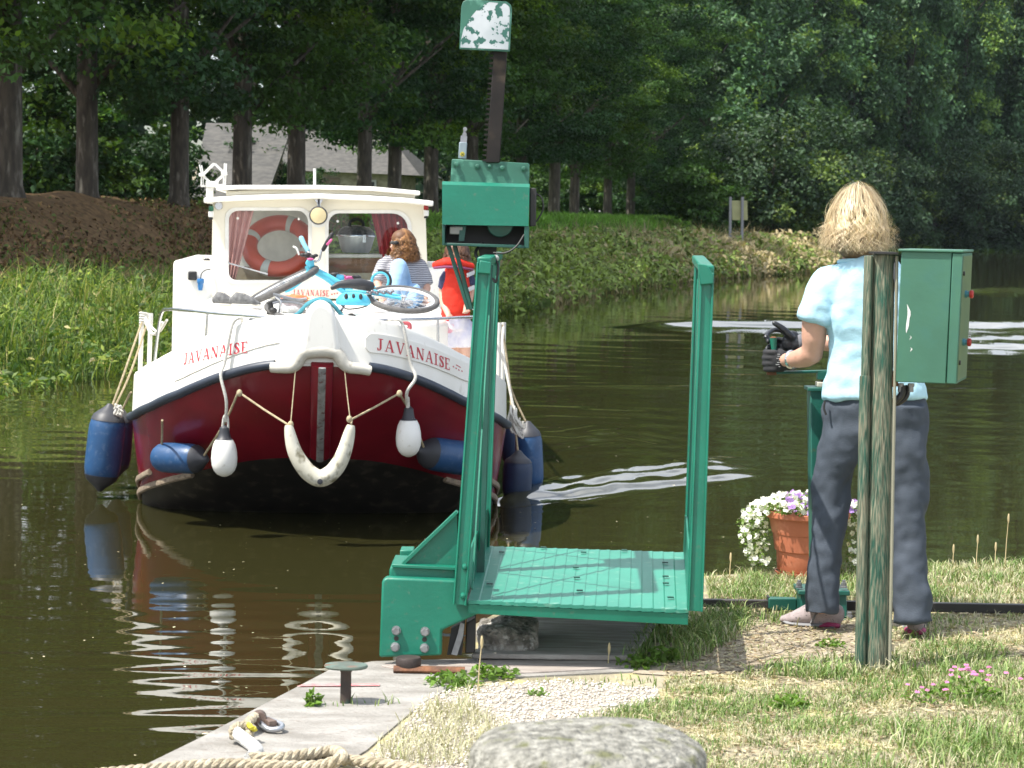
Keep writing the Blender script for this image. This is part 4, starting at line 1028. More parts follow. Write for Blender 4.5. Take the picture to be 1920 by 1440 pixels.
    nt = 22
    for i in range(nt):
        a = L0.lerp(L1, (i + .25) / nt); c = L0.lerp(L1, (i + .75) / nt); m = L0.lerp(L1, (i + .5) / nt) - Vector((.014, 0, 0))
        MB().prism([a + Vector((.003, .004, 0)), c + Vector((.003, .004, 0)), m + (c - a) * .2 + Vector((0, .004, 0)), m - (c - a) * .2 + Vector((0, .004, 0))], (0, .036, 0)).build('rack_tooth', RACK, rk)
    pm = pmat('worn_white_paint', (.50, .53, .55), (.36, .40, .42), rough=.5, scale=9, col3=(.025, .11, .085), scale3=30, lo3=.55, hi3=.57)
    sp = [(861, 92), (865, 12), (868, 3), (876, -1), (950, 3), (958, 9), (960, 18), (956, 97)]
    w = MB(); w.prism([W(x, y, dw + .06) for x, y in sp], (0, .014, 0)); cp = w.build('counter_plate', GREEN_PALE, t, bevel=.002)
    # white paint left on the face: everything but the faded upper corner
    w = MB(); w.prism([W(x, y, dw + .0575) for x, y in [(863, 89), (865, 72), (869, 55), (878, 38), (893, 20), (909, 8), (918, 4), (949, 7), (955, 13), (956, 20), (953, 93)]], (0, .001, 0)); w.build('white_paint', pm, cp)
    # limit switch
    w = MB(); w.prism([W(x, y, dw + .10) for x, y in [(859, 297), (861, 266), (876, 267), (874, 298)]], (0, .03, 0)); sw = w.build('limit_switch', pmat('switch_grey', (.22, .28, .31), (.15, .19, .21), rough=.4), t, bevel=.003)
    w = MB(); w.prism([W(x, y, dw + .105) for x, y in [(863, 266), (864, 254), (876, 255), (875, 267)]], (0, .024, 0)).lathe([(.008, -.006), (.008, .006)], 14, W(871, 252, dw + .11), (0, -1, 0)).bar(W(871, 252, dw + .11), W(872, 242, dw + .11), .007, .007).lathe([(.0075, -.005), (.0075, .005)], 14, W(872, 242, dw + .11), (0, -1, 0)); w.build('switch_roller', STEEL, sw)
    MB().lathe([(.0085, 0), (.0085, .002)], 16, W(867, 289, dw + .10), (0, -1, 0)).build('yellow_disc', pmat('yellow_disc', (.6, .5, .05)), sw)
    w = MB(); c = W(867, 289, dw + .0975)
    w.bar(c + Vector((-.005, 0, .005)), c + Vector((.005, 0, -.005)), .002, .0015).bar(c + Vector((-.005, -.0008, -.005)), c + Vector((.005, -.0008, .005)), .002, .0015); w.build('cross_mark', BLACKM, sw)
gate()

# ================================================================ CONTROL POST
def wood_paint():
    m = bpy.data.materials.new('worn_post_paint'); m.use_nodes = True
    t = m.node_tree; b = t.nodes['Principled BSDF']; b.inputs['Roughness'].default_value = .75; b.inputs['Specular IOR Level'].default_value = .3
    tc = t.nodes.new('ShaderNodeTexCoord')
    def ns(scale, stretch, detail=6):
        mp = t.nodes.new('ShaderNodeMapping'); mp.inputs['Scale'].default_value = stretch
        n = t.nodes.new('ShaderNodeTexNoise'); n.inputs['Scale'].default_value = scale; n.inputs['Detail'].default_value = detail
        t.links.new(tc.outputs['Object'], mp.inputs[0]); t.links.new(mp.outputs[0], n.inputs['Vector']); return n
    def ramp(n, a, ca, bb, cb):
        r = t.nodes.new('ShaderNodeValToRGB'); e = r.color_ramp.elements
        e[0].position = a; e[0].color = (*ca, 1); e[1].position = bb; e[1].color = (*cb, 1); t.links.new(n.outputs['Fac'], r.inputs[0]); return r
    grain = ns(190, (1, 1, .035)); patch = ns(8, (1.6, 1.6, .5)); fl = ns(210, (1, 1, .06), 10)
    wood = ramp(grain, .35, (.10, .095, .065), .65, (.30, .28, .20))
    paint = ramp(grain, .3, (.012, .05, .034), .7, (.034, .11, .076))
    ad = t.nodes.new('ShaderNodeMath'); ad.operation = 'ADD'; t.links.new(patch.outputs['Fac'], ad.inputs[0])
    ml = t.nodes.new('ShaderNodeMath'); ml.operation = 'MULTIPLY'; ml.inputs[1].default_value = 1.5; t.links.new(fl.outputs['Fac'], ml.inputs[0]); t.links.new(ml.outputs[0], ad.inputs[1])
    mr = t.nodes.new('ShaderNodeMapRange'); mr.inputs[1].default_value = 1.02; mr.inputs[2].default_value = 1.50; t.links.new(ad.outputs[0], mr.inputs[0])
    mx = t.nodes.new('ShaderNodeMix'); mx.data_type = 'RGBA'; t.links.new(mr.outputs[0], mx.inputs['Factor']); t.links.new(paint.outputs[0], mx.inputs[6]); t.links.new(wood.outputs[0], mx.inputs[7])
    t.links.new(mx.outputs[2], b.inputs['Base Color'])
    bp = t.nodes.new('ShaderNodeBump'); bp.inputs['Strength'].default_value = .5; bp.inputs['Distance'].default_value = .006; t.links.new(grain.outputs['Fac'], bp.inputs['Height']); t.links.new(bp.outputs[0], b.inputs['Normal'])
    return m
def control_post():
    WP = wood_paint(); dp = 7.72
    t = thing('control_post', 'weathered green wooden post carrying a green switch cabinet', 'post', W(1640, 1252, dp))
    c0, c1 = W(1642, 1262, dp), W(1656, 478, dp); r = 21.5 / F * dp
    b = MB(); N = 40; pts = [c0.lerp(c1, i / N) for i in range(N + 1)]
    b.loft(pts, [r * (1.08 - .08 * i / N + .012 * math.sin(i * 1.3)) for i in range(N + 1)], 28)
    post = b.build('post', WP, t, bevel=.004)
    c = W(1628, 1255, dp - .015)
    for (xa, ya, xb, yb, rr) in ((1613, 1256, 1622, 704, 10.5), (1622.5, 708, 1629, 480, 8.5)):
        b = MB(); a, e = W(xa, ya, dp - .012), W(xb, yb, dp - .012); rr = rr / F * dp
        b.loft([a.lerp(e, i / 20) for i in range(21)], [(rr, .028 + .001 * math.sin(i)) for i in range(21)], 14, side=(1, 0, 0)); b.build('side_batten', WP, t, bevel=.003)
    MB().prism([W(1639, 476, dp - .06), W(1684, 477, dp - .06), W(1684, 473, dp - .06), W(1639, 472, dp - .06)], (0, .12, 0)).build('post_cap', BLACKM, t)
    MB().tube([W(1668, 1255, dp - .03), W(1682, 480, dp - .03)], .0055, 8).build('conduit', pmat('conduit', (.28, .27, .2), rough=.5), t)
    # cabinet turned a little so that its door shows
    CG = pmat('cabinet_paint', (.052, .165, .105), (.04, .13, .085), rough=.5, scale=4, col3=(.042, .14, .10), scale3=16, lo3=.5, hi3=.7, bump=.04, bscale=60)
    CO = pmat('cabinet_door_reflection', (.13, .19, .09), (.09, .15, .08), rough=.35, scale=5)  # olive reflection put into the door panel's colour
    A, Bm = W(1679, 716, dp - .05), W(1787, 718, dp - .05)
    A.z = Bm.z = (A.z + Bm.z) / 2
    ang = math.radians(17.5); ux = Vector((math.cos(ang), -math.sin(ang), 0)) ; uy = Vector((math.sin(ang), math.cos(ang), 0)); uz = Vector((.016, 0, 1))
    wdt = .183; H = 243 / F * dp; D = .30
    o = A
    def box(x0, x1, y0, y1, z0, z1): return [o + ux * x + uy * y + uz * z for z in (z0, z1) for x, y in ((x0, y0), (x1, y0), (x1, y1), (x0, y1))]
    cab = MB().hexa(box(0, wdt * .93, 0, D, 0, H)).build('cabinet', CG, t, bevel=.003)
    door = MB().hexa(box(wdt * .945, wdt * 1.13, -.004, D + .004, .001, H - .003)).build('cabinet_door', CG, t, bevel=.003)
    MB().hexa(box(wdt * 1.131, wdt * 1.14, .012, D - .012, .01, H - .012)).build('door_panel', CO, door, bevel=.001)
    MB().hexa(box(-.01, wdt * 1.15, -.01, D + .01, H, H + .008)).build('cabinet_lid', CG, t, bevel=.002)
    for fz, col in ((.68, (.45, .03, .03)), (.31, (.33, .02, .02))):
        p = o + ux * (wdt * 1.14) + uy * .11 + uz * (H * fz)
        q = MB().lathe([(.013, 0), (.013, .008), (.010, .009), (.010, .016)], 16, p, ux); bt = q.build('push_button', pmat('button_ring', (.05, .2, .25), rough=.3), door)
        MB().lathe([(.013, .016), (.014, .02), (.014, .026), (.011, .029)], 16, p, ux).build('button_cap', pmat('button_red', col, rough=.3), bt)
    for fz in (.84, .16):
        MB().lathe([(.008, 0), (.008, .005)], 12, o + ux * (wdt * 1.14) + uy * .03 + uz * (H * fz), ux).build('door_lock', BLACKM, door)
    SW = pmat('scratch', (.75, .76, .74), rough=.6)
    def scr(z0, z1, x0, w, n=9):
        pts = []
        for i in range(n):
            k = i / (n - 1); pts.append((x0 + .004 * math.sin(k * 5) + .006 * k + w * (math.sin(PI * k) ** .7) * (.6 + .5 * math.sin(i * 2.4) ** 2), z0 + (z1 - z0) * k))
        for i in range(n):
            k = (n - 1 - i) / (n - 1); pts.append((x0 + .004 * math.sin(k * 5) + .006 * k - w * .3 * math.sin(PI * k), z0 + (z1 - z0) * k))
        b = MB(); n2 = n
        P = [o + ux * x - uy * .0012 + uz * z for x, z in pts]
        b.add(P, [(i, i + 1, 2 * n2 - 2 - i, 2 * n2 - 1 - i) for i in range(n2 - 1)]); return b
    scr(H * .60, H * .375, .027, .009).build('paint_chip', SW, cab)
    scr(H * .36, H * .325, .040, .002, 5).build('paint_chip', SW, cab)
    scr(H * .27, H * .235, .044, .003, 5).build('paint_chip', SW, cab)
    # bracket and glands under the cabinet
    b = MB(); b.tube(smooth_path([W(1692, 722, dp), W(1690, 740, dp), W(1678, 752, dp), W(1668, 752, dp)]), .012, 10); b.build('conduit', RUBBER, t)
    b = MB(); b.tube(smooth_path([W(1702, 722, dp + .03), W(1700, 742, dp + .03), W(1684, 756, dp + .03), W(1664, 754, dp + .03)]), .009, 10); b.build('conduit', BLACKM, t)
    for x in (1688, 1708):
        MB().lathe([(.009, 0), (.009, .018), (.012, .019), (.012, .03)], 8, W(x, 735, dp + .0), (0, 0, 1)).build('cable_gland', STEEL, t)
    MB().prism([W(x, y, dp - .02) for x, y in [(1672, 500), (1684, 482), (1684, 540), (1680, 548)]], (0, .05, 0)).build('bracket', pmat('galv', (.35, .36, .38), rough=.4, metal=.7), t)
    MB().prism([W(x, y, dp - .02) for x, y in [(1668, 712), (1684, 690), (1684, 724), (1672, 726)]], (0, .05, 0)).build('bracket', RUST, t)
control_post()

# ================================================================ CRANK PEDESTAL AND DRIVE SHAFT
PED = pmat('pedestal_green', (.012, .115, .085), (.01, .085, .065), rough=.4, scale=7, col3=(.05, .10, .06), scale3=30, lo3=.66, hi3=.75)
def pedestal():
    d = 8.78
    t = thing('crank_pedestal', 'dark green hand crank pedestal before the standing woman', 'crank', G(1540, 1152, Q))
    b = MB(); cb, ct = W(1538, 1150, d), W(1538, 728, d)
    def sq(c, hx, hy): return [c + Vector((i * hx, j * hy, 0)) for i, j in ((-1, -1), (1, -1), (1, 1), (-1, 1))]
    b.hexa(sq(cb, .036, .05) + sq(ct, .046, .055)); b.build('column', PED, t, bevel=.004)
    MB().hexa(sq(W(1538, 732, d), .056, .065) + sq(W(1538, 725, d), .056, .065)).build('top_plate', PED, t, bevel=.003)
    MB().hexa(sq(W(1545, 725, d), .03, .035) + sq(W(1545, 716, d), .03, .035)).build('bearing_block', pmat('bearing', (.5, .48, .4), rough=.5), t, bevel=.003)
    MB().tube([W(1546, 718, d), W(1546, 706, d)], .013, 14).build('shaft', BLACKM, t)
    b = MB(); b.prism([W(x, y, d - .02) for x, y in [(1533, 712), (1552, 712), (1552, 696), (1533, 697)]], (0, .045, 0)); b.build('crank_hub', PED, t, bevel=.003)
    b = MB(); b.bar(W(1552, 696, d), W(1440, 699, d - .02), .034, .010); b.build('crank_arm', PED, t, bevel=.003)
    b = MB(); b.bar(W(1455, 700, d - .02), W(1438, 700, d - .02), .036, .013); b.build('arm_end', RUST, t, bevel=.003)
    b = MB(); b.loft([W(1452, 698, d - .02), W(1451, 655, d - .02), W(1450, 634, d - .02)], [.0105, .0105, .0145], 16); h = b.build('crank_handle', pmat('handle_green', (.015, .15, .10), rough=.3), t)
    MB().lathe([(.013, 0), (.013, .003), (.006, .006)], 14, W(1450, 634, d - .02), (0, 0, 1)).build('handle_cap', RUST, h)
    # foot with flanges and bolts
    b = MB(); b.hexa(sq(W(1540, 1160, d), .1, .09) + sq(W(1540, 1153, d), .1, .09)).hexa(sq(W(1540, 1152, d), .092, .075) + sq(W(1540, 1108, d), .088, .07)).hexa(sq(W(1540, 1110, d), .1, .085) + sq(W(1540, 1101, d), .1, .085)); b.build('foot', PED, t, bevel=.004)
    for x in (1498, 1582):
        MB().lathe([(.014, 0), (.014, .006), (.011, .007), (.011, .02), (.007, .021), (.007, .03)], 6, W(x, 1102, d - .06), (0, 0, 1)).build('bolt', STEEL, t)
        MB().lathe([(.014, 0), (.014, .006), (.011, .007), (.011, .02)], 6, W(x + (10 if x > 1540 else -6), 1157, d - .07), (0, 0, 1)).build('bolt', STEEL, t)
    s = thing('drive_shaft', 'black square drive shaft running low across the grass behind the woman', 'shaft', W(1600, 1140, 8.85))
    MB().bar(W(1312, 1130, 8.85), W(1450, 1132, 8.85), .03, .03).build('shaft', pmat('shaft_black', (.05, .045, .04), (.03, .027, .025), rough=.5, scale=20, col3=(.11, .07, .05), scale3=40), s, bevel=.003)
    MB().bar(W(1585, 1135, 8.85), W(2010, 1143, 8.85), .032, .036).build('shaft', BLACKM, s, bevel=.003)
    MB().bar(W(1440, 1131, 8.84), W(1492, 1132, 8.84), .05, .046).build('coupling', PED, s, bevel=.003)
    MB().bar(W(1440, 1140, 8.82), W(1441, 1166, 8.82), .016, .016).build('shaft_leg', BLACKM, s)
    MB().prism([W(x, y, 8.83) for x, y in [(1440, 1120), (1444, 1120), (1444, 1148), (1440, 1148)]], (0, .06, 0)).build('clamp', BLACKM, s)
pedestal()

# ================================================================ FLOWER POT
def pot():
    d = 9.8; c = W(1511, 1076, d); c.z = Q
    s = 1 / F * d
    TER = pmat('terracotta', (.50, .165, .085), (.42, .135, .07), rough=.55, scale=5, col3=(.55, .22, .13), scale3=12)
    t = thing('flower_pot', 'terracotta plastic flower pot on a saucer at the water edge', 'flower pot', c)
    R = 80 * s; H = 122 * s
    MB().lathe([(R * .62, .012), (R * .68, .03), (R * .70, H * .38), (R * .72, H * .395), (R * .745, H * .40), (R * .80, H * .655), (R * .82, H * .66), (R * .90, H * .90), (R * .98, H * .905), (R, H * .92), (R, H * .985), (R * .985, H), (R * .9, H), (R * .88, H * .93), (.001, H * .93)], 48, c).build('pot', TER, t, angle=30)
    MB().lathe([(R * .70, 0), (R * .74, .012), (R * .74, .02), (R * .70, .02), (R * .66, .013)], 40, c).build('saucer', TER, t)
    # petunias, white trailing on one side, mauve in the middle
    f = thing('petunia_plant', 'white and mauve petunias spilling out of the terracotta pot', 'flowers', c + Vector((0, 0, H * .93)))
    LV = leafmat('petunia_leaf', (.14, .21, .06), .35); PW = leafmat('petal_white', (.82, .82, .76), .25); PM = leafmat('petal_mauve', (.42, .25, .62), .25)
    n = 2600; C = np.zeros((n, 3)); kind = RNG.random(n)
    a = RNG.uniform(0, 2 * PI, n); r = R * np.sqrt(RNG.random(n)) * 1.1
    C[:, 0], C[:, 1], C[:, 2] = r * np.cos(a), r * np.sin(a), .02 + .075 * RNG.random(n) * (1 - .4 * (r / R) ** 2)
    tr = kind < .38     # trails over both sides
    sd_ = np.where(RNG.random(n) < .64, -1, 1)
    k = RNG.random(n)
    C[tr, 0] = (sd_ * R * (.90 + .72 * np.sin(k * 2.3 + .35) * RNG.random(n) ** .8))[tr]; C[tr, 2] = (.05 - (k ** 1.3) * .28)[tr]; C[tr, 1] = RNG.normal(0, .06, n)[tr]
    v, fc, tt = leaves(C, RNG.uniform(.012, .024, n), RNG.normal(size=(n, 3)) * .6 + np.array([0, -.3, .8]), jit(n, (1, 1.05, .8), .4), aspect=.55)
    link('foliage', arr_mesh('foliage', v, fc, LV, tt), f)
    def blooms(idx, mat, nm, s0):
        cc = C[idx] + np.array([0, -.012, .012]); m = len(cc)
        nr = unit(RNG.normal(size=(m, 3)) * .45 + np.array([-.1, -.8, .55]))
        u1 = unit(np.cross(nr, RNG.normal(size=(m, 3)))); u2 = np.cross(nr, u1)
        P = []
        for j in range(5):
            w = 2 * PI * j / 5; P.append(cc + (u1 * math.cos(w) + u2 * math.sin(w)) * s0 * .5 + nr * s0 * .12)
        P = np.concatenate(P); Nn = np.tile(nr, (5, 1)) + .25 * RNG.normal(size=(5 * m, 3))
        v, fc, tt = leaves(P, s0, Nn, jit(5 * m, (1, 1, 1), .12), aspect=1.0, bend=.05)
        o = link(nm, arr_mesh(nm, v, fc, mat, tt), f); return o
    allr = np.arange(n); lft = C[:, 0] < -R * .35; mid = (C[:, 0] >= -R * .35) & ~tr
    front = C[:, 1] < .06
    wsel = allr[(lft | tr) & front & (RNG.random(n) < .2)]; w2 = allr[mid & (RNG.random(n) < .10)]; msel = allr[(C[:, 0] > -R * .55) & ~tr & (C[:, 1] < .05) & (RNG.random(n) < .18)]
    blooms(np.concatenate([wsel, w2]), PW, 'blossom', .0145); blooms(msel, PM, 'blossom', .0155)
pot()

# ================================================================ QUAY FITTINGS
def fittings():
    t = thing('mooring_post', 'small rusty iron mooring post with a flat round head on the quay edge', 'mooring post', G(648, 1320, Q))
    c = G(648, 1321, Q)
    MB().lathe([(.0185, 0), (.0175, .01), (.0168, .1), (.02, .112)], 18, c).build('stem', pmat('post_iron', (.07, .045, .035), (.04, .03, .025), rough=.7, scale=20, col3=(.03, .08, .06), scale3=15), t)
    MB().lathe([(.03, .112), (.066, .117), (.069, .122), (.066, .127), (.001, .130)], 30, c, sy=.8).build('head', pmat('head_iron', (.12, .20, .165), (.08, .10, .08), rough=.55, scale=12, col3=(.16, .09, .06), scale3=25), t)
    # big stone bollard close to the lens
    c = W(1105, 1382, 4.15); r = 226 / F * 4.15
    LICH = pmat('lichen_stone', (.40, .39, .345), (.16, .157, .135), rough=.92, scale=48, bump=1.0, bscale=90, col3=(.15, .155, .085), scale3=24, lo3=.56, hi3=.68, spec=.2)
    b = MB(); prof = [(.001, .012), (r * .3, .011), (r * .6, .007), (r * .82, -.002), (r * .93, -.013), (r * .985, -.032), (r, -.06), (r * .985, -.2), (r * .98, -.4), (r * .97, -.60)]
    fine = []
    for (a, h), (a2, h2) in zip(prof[:-1], prof[1:]):
        for k in range(4): fine.append((a + (a2 - a) * k / 4, h + (h2 - h) * k / 4))
    fine.append(prof[-1])
    b.lathe(fine[::-1], 96, c)
    b.v = [p + (p - c).normalized() * .010 * noise.fractal(p * 9, .9, 2, 4) + Vector((0, 0, .006 * noise.noise(p * 5))) for p in b.v]
    o = b.build('stone_bollard', LICH, loc=(c.x, c.y, Q), angle=70); tag(o, 'thick round granite bollard, lichen covered, close by on the gravel', 'bollard')
    # laid rope
    ROPE = pmat('old_rope', (.52, .46, .34), (.30, .25, .17), rough=.95, scale=30, bump=.5, bscale=160)
    ROPEW = pmat('rope_sleeve', (.66, .66, .64), (.5, .5, .48), rough=.9, scale=40, bump=.5, bscale=140)
    def laid(b, pts, r, pitch=.075):
        P = smooth_path(pts, 10); L = [0]
        for i in range(1, len(P)): L.append(L[-1] + (P[i] - P[i - 1]).length)
        n = max(12, int(L[-1] / .007)); Q_ = []
        for i in range(n + 1):
            s = L[-1] * i / n; k = np.searchsorted(L, s); k = min(max(k, 1), len(P) - 1)
            f_ = (s - L[k - 1]) / max(L[k] - L[k - 1], 1e-6); Q_.append(P[k - 1].lerp(P[k], f_))
        for j in range(3):
            pp = []
            for i, q in enumerate(Q_):
                tt = (Q_[min(i + 1, n)] - Q_[max(i - 1, 0)]).normalized(); x = tt.cross(Vector((0, 0, 1)))
                x = x.normalized() if x.length > .01 else Vector((1, 0, 0)); y = x.cross(tt)
                a = 2 * PI * (L[-1] * i / n / pitch + j / 3); pp.append(q + (x * math.cos(a) + y * math.sin(a)) * r * .52)
            b.loft(pp, r * .55, 7)
        return b
    z = Q + .024
    t = thing('mooring_rope', 'thick laid mooring rope lying along the quay to an iron shackle', 'rope', G(480, 1430, Q))
    b = MB(); laid(b, [G(180, 1452, z), G(300, 1441, z), G(420, 1433, z), G(520, 1437, z), G(600, 1436, z), G(640, 1420, z + .02), G(628, 1409, z), G(590, 1412, z), G(520, 1422, z), G(470, 1420, z)], .017)
    b.build('rope', ROPE, t)
    b = MB(); laid(b, [G(640, 1424, z), G(680, 1428, z), G(740, 1436, z), G(800, 1446, z)], .016); b.build('rope', ROPE, t)
    b = MB(); b.loft(smooth_path([G(470, 1421, z), G(482, 1408, z), G(470, 1395, z), G(448, 1378, z + .01), G(440, 1370, z + .015)]), .019, 12); b.build('sleeve', ROPEW, t)
    b = MB(); laid(b, [G(438, 1384, z), G(436, 1370, z + .02), G(450, 1360, z + .03), G(466, 1366, z + .02), G(468, 1382, z)], .013, .04); laid(b, [G(455, 1372, z), G(466, 1354, z + .02), G(480, 1344, z + .02), G(486, 1352, z)], .014, .05); b.build('splice', ROPE, t)
    b = MB(); laid(b, [G(464, 1358, z + .03), G(472, 1364, z + .03), G(478, 1368, z + .02)], .008, .04); b.build('yellow_tape', pmat('yellow_tape', (.7, .6, .04)), t)
    IRON = pmat('shackle_iron', (.22, .16, .13), (.12, .08, .065), rough=.5, metal=.5, scale=25)
    t = thing('shackle', 'rusty iron shackle with a pin lying at the rope end', 'shackle', G(505, 1360, Q))
    z = Q + .03
    a = G(486, 1350, z); e = G(524, 1359, z)
    b = MB(); b.tube(smooth_path([a + Vector((0, -.02, 0)), a.lerp(e, .5) + Vector((0, -.035, -.012)), e + Vector((0, -.01, -.01)), e + Vector((.005, .015, -.004)), a.lerp(e, .5) + Vector((0, .03, 0)), a + Vector((0, .02, .004))]), .0085, 10); b.build('bow', pmat('shackle_steel', (.45, .47, .5), rough=.35, metal=.8), t)
    b = MB(); b.lathe([(.02, -.03), (.022, -.028), (.022, .028), (.02, .03)], 20, a + Vector((0, 0, .006)), Vector((.1, -1, .1))); b.bar(a + Vector((.01, .01, .0)), e + Vector((-.02, .01, .0)), .026, .018); b.build('eye', IRON, t, bevel=.003)
    b = MB(); b.tube([a + Vector((0, -.05, .01)), a + Vector((0, .045, .004))], .008, 10); b.build('pin', IRON, t)
fittings()

# sign board on the far bank
def sign():
    o = W(1385, 430, 116); t = thing('sign_board', 'pale yellow notice board on two grey posts among the straw coloured grass', 'sign', (o.x, o.y, .55))
    GP = pmat('sign_post', (.25, .25, .26), rough=.5); YB = pmat('sign_yellow', (.42, .42, .2), (.34, .34, .16), rough=.6, scale=2)
    for px in (1369.5, 1392):
        a = W(px, 436, 116); c = W(px, 369, 116); a.z = .5
        MB().bar(a, c, .13, .1).build('post', GP, t)
    MB().prism([W(x, y, 116.1) for x, y in [(1372, 376), (1401, 376), (1402, 413), (1373, 413)]], (0, .05, 0)).build('board', YB, t, bevel=.01)
sign()
# ================================================================ CANAL BOAT
D0 = 16.5
_o = W(600, 690, D0); B_YAW = math.atan2(_o.x, _o.y)
BM = Matrix.Translation((_o.x, _o.y, 0)) @ Matrix.Rotation(-B_YAW, 4, 'Z') @ Matrix.Rotation(math.radians(.7), 4, 'Y')
BMI = BM.inverted()
def bp(px, py, yb):
    """boat-frame point where the sight line through a pixel meets the section yb metres aft of the stem"""
    a = BMI @ CAM; v = BMI.to_3x3() @ (_f + _r * ((px - 960) / F) + _u * ((720 - py) / F))
    return a + v * ((yb - a.y) / v.y)
def bd(yb): return D0 + yb
def bw(p): return BM @ Vector(p)
WHITE = pmat('boat_white', (.85, .83, .775), (.78, .76, .70), rough=.32, scale=3, spec=.5, col3=(.55, .52, .45), scale3=11, lo3=.64, hi3=.8, stretch=(1.6, 1, .7))
CREAM = pmat('boat_cream', (.80, .75, .62), (.75, .70, .57), rough=.35, scale=3)
WEATH = pmat('weathered_white', (.66, .63, .55), (.50, .47, .40), rough=.6, scale=8, col3=(.36, .33, .27), scale3=16, lo3=.6, hi3=.74, bump=.15, bscale=40)
RED = pmat('boat_red', (.215, .010, .022), (.16, .008, .018), rough=.22, scale=3, col3=(.28, .06, .05), scale3=28, lo3=.72, hi3=.82)
FOUL = pmat('boat_black', (.028, .024, .02), (.016, .014, .012), rough=.5, scale=5, col3=(.07, .06, .045), scale3=10)
NAVY = pmat('rub_rail_navy', (.035, .045, .065), (.025, .033, .05), rough=.45, scale=10)
BLUE = pmat('fender_blue', (.018, .075, .19), (.014, .06, .155), rough=.42, scale=8, col3=(.05, .10, .2), scale3=25, bump=.05)
BLUE_D = pmat('fender_dark_blue', (.014, .032, .08), (.01, .025, .06), rough=.5, scale=8)
COLLAR = pmat('fender_collar', (.04, .042, .05), rough=.5)
FWHITE = pmat('fender_white', (.80, .79, .75), (.72, .71, .66), rough=.35, scale=7, col3=(.6, .57, .5), scale3=25, lo3=.62, hi3=.75)
ROPEB = pmat('boat_rope', (.48, .40, .26), (.32, .26, .16), rough=.9, scale=60)
ROPEL = pmat('white_rope', (.68, .66, .6), (.5, .48, .43), rough=.9, scale=60)
CHROME = pmat('stainless', (.62, .63, .64), (.5, .5, .52), rough=.22, metal=.9)
TUBEW = pmat('white_tube', (.74, .73, .69), (.62, .61, .57), rough=.4)
SMOKE = bpy.data.materials.new('window_glass'); SMOKE.use_nodes = True
def _glass():
    t = SMOKE.node_tree; o = t.nodes['Material Output']; t.nodes.remove(t.nodes['Principled BSDF'])
    tr = t.nodes.new('ShaderNodeBsdfTransparent'); tr.inputs[0].default_value = (.86, .9, .9, 1)
    g = t.nodes.new('ShaderNodeBsdfGlossy'); g.inputs['Roughness'].default_value = .02
    fr = t.nodes.new('ShaderNodeFresnel'); fr.inputs[0].default_value = 1.5
    ms = t.nodes.new('ShaderNodeMixShader'); t.links.new(fr.outputs[0], ms.inputs[0]); t.links.new(tr.outputs[0], ms.inputs[1]); t.links.new(g.outputs[0], ms.inputs[2]); t.links.new(ms.outputs[0], o.inputs[0])
_glass()

HB, HL, RK = 1.55, 2.2, 2.3
ZR_Y = [0, .07, .21, .4, .575, 1.0, 1.56, 2.2, 4, 11]; ZR_Z = [1.33, 1.30, 1.22, 1.12, 1.04, .90, .775, .71, .68, .74]
def zrail(y): return float(np.interp(y, ZR_Y, ZR_Z))
def out_x(th): return .05 + (HB - .05) * math.sin(th)
def out_pt(sgn, th, aft=0.0):
    if aft > 0: return Vector((sgn * HB, HL + aft, zrail(HL + aft)))
    y = HL * (1 - math.cos(th)); return Vector((sgn * out_x(th), y, zrail(y)))
RINGP = [(-1, PI / 2, a) for a in (8.6, 6, 4, 2.5, 1.3, .5)] + [(-1, PI / 2 * k / 26, 0) for k in range(26, -1, -1)] + [(1, PI / 2 * k / 26, 0) for k in range(0, 27)] + [(1, PI / 2, a) for a in (.5, 1.3, 2.5, 4, 6, 8.6)]
def nrm_out(sgn, th, aft):
    n = Vector((sgn * math.sin(th) * HL, -math.cos(th) * HB, 0)) if aft == 0 else Vector((sgn, 0, 0)); return n.normalized()
def on_bulwark(x, dz, off=.012):
    """point on the outside of the bulwark at boat x, dz above the rub rail"""
    s = 1 if x >= 0 else -1
    th = math.asin(min(1, max(0, (abs(x) - .05) / (HB - .05)))); p = out_pt(s, th); n = nrm_out(s, th, 0)
    return p + Vector((0, 0, dz)) + n * (off - .05 * dz)

